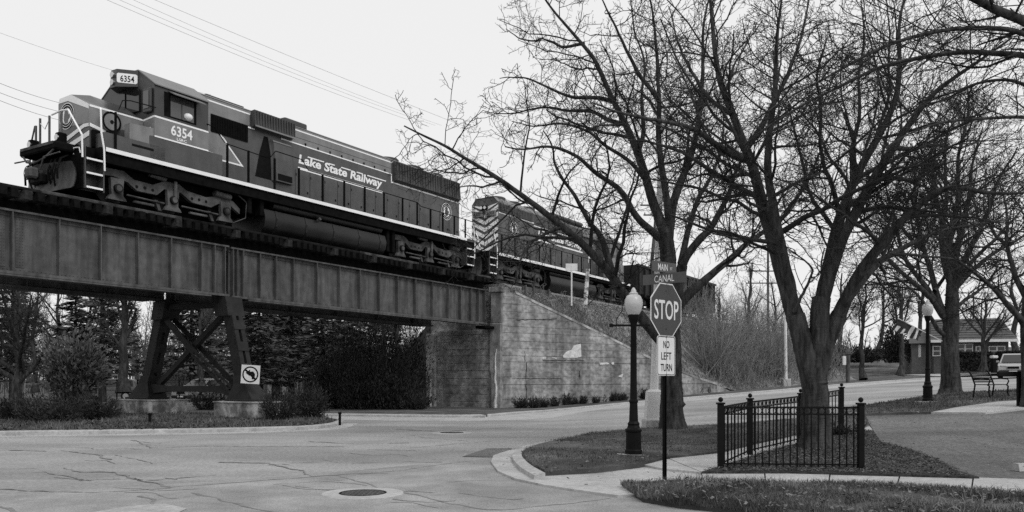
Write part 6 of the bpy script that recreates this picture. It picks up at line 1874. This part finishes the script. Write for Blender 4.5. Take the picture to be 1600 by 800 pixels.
con(380, 606, 215, 170, 74, 2, 'evergreen in the second row right behind the turn ban sign', M_conifer2)
con(480, 606, 215, 170, 70, 3, 'evergreen in the second row above the fan shaped shrub', M_conifer2)
con(530, 606, 200, 170, 66, 1, 'evergreen in the second row above the junipers')
con(430, 606, 225, 170, 60, 2, 'tall evergreen in the first row right of the turn ban sign')
con(600, 606, 190, 150, 80, 2, 'evergreen furthest back beside the abutment')

def bush(x, y, z, rx, ry, h, n, seed, label, m, name='shrub', leaf=(.12, .05), stems=60, stemm=None, cat='shrub', up=.5, group='shrubs'):
    global RNG
    RNG = np.random.default_rng(seed)
    o = thing(name, label, cat, (x, y, z), 0, group)
    a = RNG.uniform(0, 2 * np.pi, stems); rr_ = RNG.uniform(.1, 1, stems) ** .6
    hh = h * RNG.uniform(.4, 1.2, stems) * (1 - .35 * rr_ ** 2)
    s = np.linspace(0, 1, 4)
    P = np.stack([np.cos(a)[:, None] * rr_[:, None] * rx * (.25 + .75 * s ** .8) + RNG.normal(0, .04, (stems, 4)), np.sin(a)[:, None] * rr_[:, None] * ry * (.25 + .75 * s ** .8) + RNG.normal(0, .04, (stems, 4)), hh[:, None] * s - .05], 2)
    R = np.tile(np.linspace(.014, .006, 4), (stems, 1))
    np_mesh('stems', *tubes_np(P, R, 3), stemm or M_twig, o)['kind'] = 'stuff'
    if n:
        k = RNG.integers(0, stems, n); t = RNG.uniform(.15, 1.08, n)
        C = np.stack([P[k, :, j][np.arange(n), 0] * 0 + np.array([0.0]) for j in range(3)], 1)
        f = np.clip(t, 0, 1) * 3; i = np.minimum(f.astype(int), 2); r = (f - i)[:, None]
        C = P[k, i] * (1 - r) + P[k, i + 1] * r + RNG.normal(0, .10 * max(.4, h * .7), (n, 3))
        C[:, 2] = np.maximum(.02, C[:, 2])
        U = C / np.array([rx, ry, h]) + RNG.normal(0, .5, (n, 3)); U[:, 2] += up
        np_mesh('foliage', *leaf_cards(C, U, leaf[0], leaf[1], 1.0), m, o)
    return o
def pbush(px, py, wpx, hpx, n, seed, label, m, dz=.13, D=None, **kw):
    if D is None: x, y = gh(px, py, dz); z = gz(x, y) + dz - .03
    else: x, y, z = at(px, py, D)
    k = y / F
    return bush(x, y, z, wpx * k / 2, wpx * k / 2.6, hpx * k, n, seed, label, m, **kw)
# island shrubs
pbush(75, 660, 110, 46, 3200, 61, 'dark feathery shrub on the island nearest the left edge tree', M_shrub, leaf=(.16, .03))
pbush(150, 655, 90, 42, 3000, 62, 'dark feathery shrub directly left of the far footing', M_shrub, leaf=(.16, .03))
pbush(105, 648, 90, 44, 2600, 63, 'dark shrub behind the two feathery ones on the island', M_shrub, leaf=(.16, .03))
pbush(322, 640, 52, 40, 1700, 64, 'dark twiggy shrub between the two footings', M_shrub, leaf=(.16, .03))
pbush(437, 655, 62, 52, 2200, 65, 'twiggy shrub right of the near footing', M_shrub, leaf=(.16, .03))
pbush(482, 652, 66, 54, 2400, 66, 'fan shaped twiggy shrub near the end of the island', M_shrub, leaf=(.17, .03))
pbush(30, 655, 80, 40, 2400, 69, 'low dark shrub at the foot of the left edge tree', M_shrub, leaf=(.16, .03))
# broad laurel and junipers behind
pbush(112, 622, 95, 100, 5200, 67, 'big dense laurel bush under the evergreens at left', M_conifer2, D=40, leaf=(.26, .11), stems=80)
for i, (px, w, h_, D, lab) in enumerate(((545, 75, 120, 46, 'dark juniper furthest from the abutment'), (590, 80, 140, 47, 'tall dark juniper in the middle of the mass'), (632, 72, 125, 45.5, 'dark juniper touching the abutment'), (515, 66, 90, 45, 'lower dark juniper at the left of the mass'), (612, 90, 80, 43.5, 'low spreading juniper in front of the mass'), (560, 90, 70, 43.2, 'low dark juniper spreading toward the street'))):
    pbush(px, 638, w, h_, 5200, 70 + i, lab, M_juniper, D=D, leaf=(.24, .06), stems=90, up=.9, group='junipers by the abutment')
for i, (px, D) in enumerate(((430, 41), (470, 41.5), (390, 42), (650, 43))):
    pbush(px, 640, 60, 30, 1500, 80 + i, ['low dark shrub behind the island left of the fan shaped one', 'low dark shrub behind the fan shaped one', 'low dark shrub behind the near footing', 'low weedy shrub at the foot of the abutment'][i], M_juniper, D=D, leaf=(.18, .05))
# clumps along the wing wall
cl = None
CLP = [(815, 634), (835, 634), (849, 633), (866, 631), (884, 629), (898, 628), (912, 627), (931, 626), (942, 624), (958, 623), (973, 622), (1008, 620), (1077, 612), (1092, 611), (1104, 610)]
for i, (px, py) in enumerate(CLP):
    x, y = gh(px, py + 4, .11)
    lab = 'small dark grass clump, number %s from the abutment in the row along the wing wall' % ['one', 'two', 'three', 'four', 'five', 'six', 'seven', 'eight', 'nine', 'ten', 'eleven', 'twelve', 'thirteen', 'fourteen', 'fifteen'][i]
    if cl is None:
        cl = bush(x, y, gz(x, y) + .1, .42, .36, .62, 420, 90, lab, M_shrub, 'grass_clump', (.22, .03), 90, M_shrub, 'plant', .8, 'grass clumps along the wing wall')
        o = cl
    else:
        o = copy_tree(cl); o.location = (x, y, gz(x, y) + .1); o['label'] = lab
    s = [1.25, 1.1, .9, 1.0, 1.2, .8, .9, .7, .95, .9, 1.0, 1.2, 1.0, .9, .9][i]
    o.scale = (s, s, s * (.85 + .3 * ((i * 7) % 5) / 5)); o.rotation_euler.z = i * 1.3
# plant in the fenced bed
x, y = gh(1312, 680, .09)
bush(x, y, gz(x, y) + .08, .32, .28, .30, 500, 97, 'small spiky dark plant behind the fence right of the trunk', M_shrub, 'low_plant', (.2, .02), 40, M_shrub, 'plant', .8)
x, y = gh(1342, 676, .09)
bush(x, y, gz(x, y) + .08, .16, .14, .42, 120, 98, 'thin upright weed beside the last fence post', M_twigB, 'low_plant', (.12, .02), 16, M_twigB, 'plant', .8)

# brush on the bank (uncountable stems)
RNG = np.random.default_rng(123)
def brush(name, n, tr_, sr_, hm, label, m, bias=1.0):
    t = RNG.uniform(*tr_, n); s = RNG.uniform(*sr_, n) ** bias
    B = np.array([emb(a, b) for a, b in zip(t, s)]) + RNG.normal(0, .25, (n, 3)) * np.array([1, 1, 0])
    L = hm * RNG.uniform(.3, 1.25, n)
    d = np.stack([RNG.normal(0, .35, n), RNG.normal(0, .35, n), np.ones(n)], 1)
    P = np.empty((n, 5, 3)); P[:, 0] = B
    for j in range(1, 5):
        d = d + RNG.normal(0, .16, (n, 3)); d /= np.linalg.norm(d, axis=1, keepdims=True)
        P[:, j] = P[:, j - 1] + d * (L / 4)[:, None]
    R = np.tile(np.linspace(.022, .009, 5), (n, 1))
    parts = [tubes_np(P, R, 3)]
    c = sprout(P, R, 4, .3, 1.0, 40, .4, 3, .05, .15, .7, .009, .2, 1.4)
    parts.append(tubes_np(c[0], c[1], 3))
    c2 = sprout(c[0], c[1], 2, .3, 1.0, 40, .5, 3, .05, .15, .7, .008, .15, .7)
    parts.append(tubes_np(c2[0], c2[1], 3))
    tag(np_mesh(name, *join(parts), m), label, 'brush', None, 'stuff')
brush('brush_thicket', 1100, (.45, 1.0), (.05, .95), 4.3, 'dense bare brush covering the railway bank right of the stop sign', M_brush)
brush('brush_low', 600, (.50, .98), (.55, 1.0), 1.8, 'low dark bare brush along the foot of the railway bank', M_brush)
RNG = np.random.default_rng(321)
for i in range(16):
    t_, s_ = .50 + .48 * i / 15 + RNG.uniform(-.02, .02), [.85, .5, .7, .3][i % 4]
    x, y, z = emb(min(1, t_), s_)
    st = RNG.uniform(.6, 1.3)
    pos_ = ['first', 'second', 'third', 'fourth', 'fifth', 'sixth', 'seventh', 'eighth', 'ninth', 'tenth', 'eleventh', 'twelfth', 'thirteenth', 'fourteenth', 'fifteenth', 'sixteenth'][i]
    sv = RNG
    m_ = MATS['brush_shrub_%d' % (i % 3)] if 'brush_shrub_%d' % (i % 3) in MATS else mat('brush_shrub_%d' % (i % 3), *[(.09, .18), (.16, .34), (.06, .12)][i % 3], .92, 2)
    bush(x, y, z - .05, 1.5 * st, 1.2 * st, 2.4 * st, 900, 400 + i, 'bare fan shaped shrub on the bank, %s counting right from the stop sign' % pos_, m_, 'bare_shrub', (.38, .018), 150, m_, 'shrub', .9, 'bare shrubs on the railway bank')
    RNG = sv
brush('brush_top', 120, (.10, .55), (.08, .5), .8, 'sparse dead weeds along the top of the ballast bank', M_brush)
P = np.array([emb(a, b)[:3] for a, b in zip(RNG.uniform(.03, .9, 14000), RNG.uniform(.05, 1, 14000) ** .6)])
n = len(P); a = RNG.uniform(0, 6.28, n); hh = RNG.uniform(.08, .35, n)
s = np.stack([np.cos(a), np.sin(a), a * 0], 1) * .02
tip = P + np.stack([RNG.normal(0, .15, n), RNG.normal(-.05, .15, n), hh], 1)
tag(np_mesh('bank_grass', np.stack([P - s, P + s, tip], 1).reshape(-1, 3), np.arange(n)[:, None] * 3 + np.array([[0, 1, 2]]), M_dry), 'dry grass on the slope above the wing wall', 'dry grass', None, 'stuff')
RNG = np.random.default_rng(77)
n = 480
X = RNG.uniform(-62, -8, n); Y = RNG.uniform(66, 100, n)
P = np.zeros((n, 4, 3)); hgt = RNG.uniform(3, 10, n)
P[:, 0] = np.stack([X, Y, X * 0 - .2], 1)
for j in range(1, 4): P[:, j] = P[:, j - 1] + np.stack([RNG.normal(0, .35, n), RNG.normal(0, .35, n), hgt / 3], 1)
RR_ = np.tile(np.linspace(.05, .02, 4), (n, 1))
parts = [tubes_np(P, RR_, 3)]
c = sprout(P, RR_, 7, .2, 1.0, 42, .35, 3, .06, .18, .7, .02, .5, 2.6); parts.append(tubes_np(c[0], c[1], 3))
c2 = sprout(c[0], c[1], 4, .2, 1.0, 44, .5, 2, .05, .15, .8, .018, .3, 1.2); parts.append(tubes_np(c2[0], c2[1], 3))
tag(np_mesh('thicket_woods', *join(parts), M_twigfar), 'tangled bare undergrowth behind the evergreens left of the abutment', 'undergrowth', None, 'stuff')
# distant wood closing the horizon
RNG = np.random.default_rng(5)
n = 800
X = RNG.uniform(-130, 190, n); Y = RNG.uniform(135, 240, n)
keep = np.abs(X - Y * .62) > -1
P = np.zeros((n, 4, 3)); hgt = RNG.uniform(3, 9, n) * np.where(X > 20, .75, 1.4)
zb = gz_np(X, Y) + np.where(X > 20, 3.0, 0)
d = np.zeros((n, 3)); P[:, 0] = np.stack([X, Y, zb], 1)
for j in range(1, 4): P[:, j] = P[:, j - 1] + np.stack([RNG.normal(0, .5, n), RNG.normal(0, .5, n), hgt / 3], 1)
parts = [tubes_np(P, np.tile(np.linspace(.2, .05, 4), (n, 1)), 3)]
c = sprout(P, np.tile(np.linspace(.2, .05, 4), (n, 1)), 7, .2, 1.0, 42, .4, 3, .08, .15, .6, .05, 1, 4)
parts.append(tubes_np(c[0], c[1], 3))
c2 = sprout(c[0], c[1], 4, .2, 1.0, 42, .5, 2, .08, .15, .7, .04, .6, 2)
parts.append(tubes_np(c2[0], c2[1], 3))
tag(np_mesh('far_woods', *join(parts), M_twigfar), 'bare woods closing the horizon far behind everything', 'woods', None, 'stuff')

# ================================================================== HOUSE, CARS, FLAG
hx, hy, hz_ = at(1520, 572, 86)
KH = 86 / F
house = thing('house', 'low house with wide shingled roof and white framed windows behind the hedge', 'house', (hx, hy, hz_), -.30)
house.scale = (.95, .95, 1)
def U(px): return (px - 1520) * KH
def Vz(py): return (572 - py) * KH
part(MB().box(U(1462), U(1572), 0, 9, -2.5, Vz(531)), 'wall', M_brick, house)
part(MB().box(U(1432), U(1462), 1.5, 7, -2.5, Vz(534)), 'wing_wall', mat('wing_siding', .10, .14, .8, 2), house)
rf = part(MB().add([(U(1455), -.9, Vz(532)), (U(1582), -.9, Vz(532)), (U(1576), 4.5, Vz(494)), (U(1470), 4.5, Vz(494)), (U(1455), 9.6, Vz(532)), (U(1582), 9.6, Vz(532))], [(0, 1, 2, 3), (3, 2, 5, 4), (0, 3, 4), (1, 5, 2)]), 'roof', M_shingle, house)
for k in range(9):
    f0, f1 = k / 9, (k + 1) / 9
    part(MB().add([(lerp(U(1455), U(1470), f0), lerp(-.9, 4.5, f0) - .03, lerp(Vz(532), Vz(494), f0) + .06), (lerp(U(1582), U(1576), f0), lerp(-.9, 4.5, f0) - .03, lerp(Vz(532), Vz(494), f0) + .06), (lerp(U(1582), U(1576), f1), lerp(-.9, 4.5, f1), lerp(Vz(532), Vz(494), f1) + .02), (lerp(U(1455), U(1470), f1), lerp(-.9, 4.5, f1), lerp(Vz(532), Vz(494), f1) + .02)], [(0, 1, 2, 3)]), 'shingle_course', M_shingle, rf)
part(MB().box(U(1455), U(1582), -1.0, -.88, Vz(535), Vz(531)), 'fascia', M_trimw, house)
part(MB().add([(U(1426), .8, Vz(535)), (U(1464), .8, Vz(535)), (U(1464), 4.5, Vz(510)), (U(1436), 4.5, Vz(510))], [(0, 1, 2, 3)]), 'wing_roof', M_shingle, house)
for px0, px1, y0, y1, n_ in ((1497, 1520, 537, 553, 2), (1543, 1567, 541, 556, 2), (1524, 1531, 541, 556, 1), (1460, 1472, 540, 556, 1)):
    off = -.02 if px0 != 1460 else -.02
    w_ = part(MB().box(U(px0), U(px1), -.10, off, Vz(y1), Vz(y0)), 'window', M_trimw, house)
    L = (U(px1) - U(px0)) / n_
    for q in range(n_):
        for r_ in (0, 1):
            hgt_ = (Vz(y0) - Vz(y1))
            part(MB().box(U(px0) + q * L + .08, U(px0) + (q + 1) * L - .08, -.115, -.10, Vz(y1) + hgt_ * (.08 + .46 * r_), Vz(y1) + hgt_ * (.46 + .46 * r_)), 'pane', M_glassd, w_)
part(MB().box(U(1442), U(1446), 1.40, 1.5, Vz(557), Vz(537)), 'window', M_trimw, house)
part(MB().bbox(U(1538), U(1571), -.6, -.05, Vz(534.5), Vz(533), .02), 'porch_beam', M_trimw, house)

def hedge(px0, px1, py0, py1, D, label, seed):
    global RNG
    RNG = np.random.default_rng(seed)
    x0, _, zt_ = at(px0, py0, D); x1, _, zb_ = at(px1, py1, D)
    o = thing('hedge', label, 'hedge', ((x0 + x1) / 2, D, zb_), 0, 'clipped hedges before the house')
    n = 4200; w = (x1 - x0) / 2; h = zt_ - zb_
    C = np.stack([RNG.uniform(-w, w, n), RNG.uniform(-.6, .6, n), RNG.uniform(0, 1, n) ** .8 * h * (.92 + .08 * np.sin(RNG.uniform(0, 40, n)))], 1)
    np_mesh('foliage', *leaf_cards(C, RNG.normal(0, 1, (n, 3)), .3, .16, 1.0), M_hedge, o)
    part(MB().bbox(-w * .97, w * .97, -.5, .5, 0, h * .85, .2), 'core', M_hedge, o)
hedge(1494, 1546, 550, 562, 80, 'upper trimmed hedge right under the house windows', 201)
hedge(1494, 1550, 561, 580, 77, 'lower dark hedge along the far sidewalk before the house', 202)
hedge(1560, 1592, 549, 561, 80, 'trimmed hedge beneath the right house window', 203)
hedge(1560, 1600, 560, 574, 82, 'dark hedge behind the pale car', 204)
x, y, z = at(1553, 578, 75)
o = thing('gate_post', 'dark square post with white cap at the end of the hedge', 'post', (x, y, z))
part(MB().bbox(-.2, .2, -.2, .2, -.5, 1.05, .03), 'shaft', M_ink, o)
part(MB().bbox(-.26, .26, -.26, .26, 1.05, 1.3, .06), 'cap', M_trimw, o)
slab('sidewalk_far', [(at(1474, 585, 74)[0], 74), (at(1560, 580, 74)[0], 74), (at(1620, 580, 76)[0], 76), (at(1620, 575, 79)[0], 79), (at(1474, 580, 79)[0], 79)], .22, M_conc, 2.5)
slab('lawn_house', [(at(1510, 580, 70)[0], 70), (at(1570, 580, 70)[0], 70), (at(1570, 580, 74)[0], 74), (at(1490, 580, 74)[0], 74)], .2, M_lawn, 2.5)

# evergreen clump and dark shrubs left of the house
for i, (px, py, w, h_, D, lab) in enumerate(((1395, 566, 34, 62, 92, 'dark evergreen shrub left of the house wing'), (1430, 566, 30, 40, 90, 'low dark shrub against the house wing'), (1300, 572, 70, 40, 100, 'dark thicket on the slope left of the street trees'), (1345, 566, 90, 24, 104, 'dark shrubs at the top of the slope behind the street trees'))):
    pbush(px, py, w, h_, 3000, 210 + i, lab, M_shrub, D=D, leaf=(.4, .14), stems=60, group='dark shrubs on the far slope')

# ---- cars
def car(loc, rz, label, paint):
    o = thing('parked_car', label, 'car', loc, rz, 'cars')
    # local x forward, z up
    low = [(-2.3, .35), (-2.35, .75), (-2.3, 1.05), (-.9, 1.1), (.75, 1.08), (1.9, .98), (2.25, .85), (2.35, .55), (2.3, .32)]
    rings = []
    for yy, s in ((-.93, .96), (-.88, 1.0), (.88, 1.0), (.93, .96)):
        rings.append([(x * s, yy, z) for x, z in low])
    part(MB().loft(rings), 'body', paint, o, True)
    cab = [(-2.1, 1.06), (-1.95, 1.55), (-1.6, 1.72), (-.2, 1.76), (.35, 1.66), (1.25, 1.06)]
    rings = [[(x, -.86, z) if z < 1.1 else (x, -.68, z) for x, z in cab], [(x, .86, z) if z < 1.1 else (x, .68, z) for x, z in cab]]
    part(MB().loft(rings), 'cabin', paint, o, True)
    part(MB().add([(.42, -.60, 1.66), (.42, .60, 1.66), (1.24, .74, 1.12), (1.24, -.74, 1.12)], [(0, 1, 2, 3)]), 'windshield', M_glassd, o)
    for s in (-1, 1):
        part(MB().add([(-1.85, s * .71, 1.58), (.25, s * .715, 1.62), (.95, s * .865, 1.13), (-1.95, s * .865, 1.13)], [(0, 1, 2, 3)]), 'side_glass', M_glassd, o)
        hl_ = part(MB().bbox(2.0, 2.30, s * .60 - .2, s * .60 + .2, .72, .90, .04), 'headlight', M_chrome, o)
        part(MB().bbox(.75, .95, s * .98 - .1, s * .98 + .1, 1.1, 1.24, .03), 'mirror', paint, o)
        for xx in (-1.4, 1.45):
            w_ = part(MB().disc((xx, s * .82, .36), (0, 1, 0), .36, .24, 20), 'wheel', M_tyre, o, True)
            part(MB().disc((xx, s * .945, .36), (0, 1, 0), .22, .02, 14), 'rim', M_chrome, w_)
    gr_ = part(MB().bbox(2.28, 2.38, -.42, .42, .58, .84, .06), 'grille', M_chrome, o)
    part(MB().box(2.375, 2.39, -.36, .36, .63, .80), 'grille_mesh', M_ink, gr_)
    part(MB().bbox(2.2, 2.40, -.88, .88, .33, .54, .05), 'bumper', M_tyre, o)
    part(MB().box(2.395, 2.41, -.25, .25, .40, .50), 'number_plate', M_trimw, o)
    return o
x, y, z = at(1584, 590, 60)
c1 = car((x, y, gz(x, y)), math.radians(238), 'silver sport utility car driving in at the right edge before the house', M_carp)
x, y, z = at(172, 612, 66)
c2 = car((x, y, gz(x, y)), math.radians(190), 'grey parked car glimpsed below the evergreens left of the pier', mat('car_grey', .12, .15, .3, 2))
x, y, z = at(318, 618, 62)
c3 = car((x, y, gz(x, y)), math.radians(250), 'dark parked car glimpsed between the pier legs', M_carp)

# low building behind the pier
x, y, z = at(325, 612, 78)
o = thing('low_building', 'low grey clapboard building seen behind the pier legs', 'building', (x, y, -.2))
for k in range(9): part(MB().box(-6.0, 3.8, -.04 - .0, .1, .1 + k * .26, .345 + k * .26).xf(lambda X, Y, Z: (X, Y - (.345 + k * .26 - Z) * .12, Z)), 'clapboard', M_siding, o)
part(MB().box(-6.0, 3.8, .1, 6, 0, 2.45), 'wall', M_siding, o)
part(MB().box(-5.8, -5.4, -.12, -.06, 0, 2.0), 'door_frame', M_trimw, o)
part(MB().add([(-6.4, -.6, 2.4), (4.2, -.6, 2.4), (4.2, 3, 3.6), (-6.4, 3, 3.6)], [(0, 1, 2, 3)]), 'roof', M_shingle, o)
slab('lit_far_lawn', [(-48, 60), (-13, 60), (-8, 98), (-60, 98)], .02, M_kerb, 6.0)  # lit lawn in the distance, its brightness put into a pale slab
# chain fence in front of it
o = thing('wire_fence', 'thin wire fence with dark posts behind the pier', 'fence', at(150, 612, 58))
fk_ = 58 / F
for k in range(9): part(MB().tube([(k * 1.45, 0, -1.4), (k * 1.45, 0, .85)], .05, 6), 'post', M_ink, o)
for z_ in (.8, .1): part(MB().tube([(0, 0, z_), (11.6, 0, z_)], .02, 4), 'wire', M_ink, o)

# ---- flag on a slanting pole tied to the tree
DF = DC - .4
a, b = Vector(at(1472, 533, DF)), Vector(at(1404, 498, DF))
fl = thing('flag', 'striped flag with dark field hanging from a slanting white pole on the forked tree', 'flag', tuple(a))
part(MB().tube([(0, 0, 0), tuple(b - a)], .018, 6), 'flag_pole', M_trimw, fl)
part(MB().sphere(tuple(b - a), .035, 8, 5), 'finial', M_trimw, fl, True)
q0, q1 = Vector(at(1441, 517.5, DF)) - a, Vector(at(1405, 499, DF)) - a
NS = 9
def fp(u, v):                                # u along the pole from low end to tip, v hanging down
    p = q0.lerp(q1, u)
    drop = .32 + .08 * (1 - u)
    return (p.x - v * (.28 if u > .5 else .18), p.y + .05 * math.sin(u * 14 + v * 3), p.z - v * drop + .03 * math.sin(u * 16) * v - (.14 * (u - .5) if u > .5 else 0) * v)
for k in range(NS):
    v = []; f = []
    u0, u1 = k / NS, (k + 1) / NS
    for i in range(3):
        for j in range(9): v.append(fp(u0 + (u1 - u0) * i / 2, j / 8))
    f = [(i * 9 + j, i * 9 + j + 1, (i + 1) * 9 + j + 1, (i + 1) * 9 + j) for i in range(2) for j in range(8)]
    part(MB().add(v, f), 'stripe', M_trimw if k % 2 else M_flagd, fl)
v = [tuple(Vector(fp(.5 + .5 * i / 6, j * .5 / 6)) + Vector((0, -.012, 0))) for i in range(7) for j in range(7)]
part(MB().add(v, [(i * 7 + j, i * 7 + j + 1, (i + 1) * 7 + j + 1, (i + 1) * 7 + j) for i in range(6) for j in range(6)]), 'star_field', M_flagd, fl)
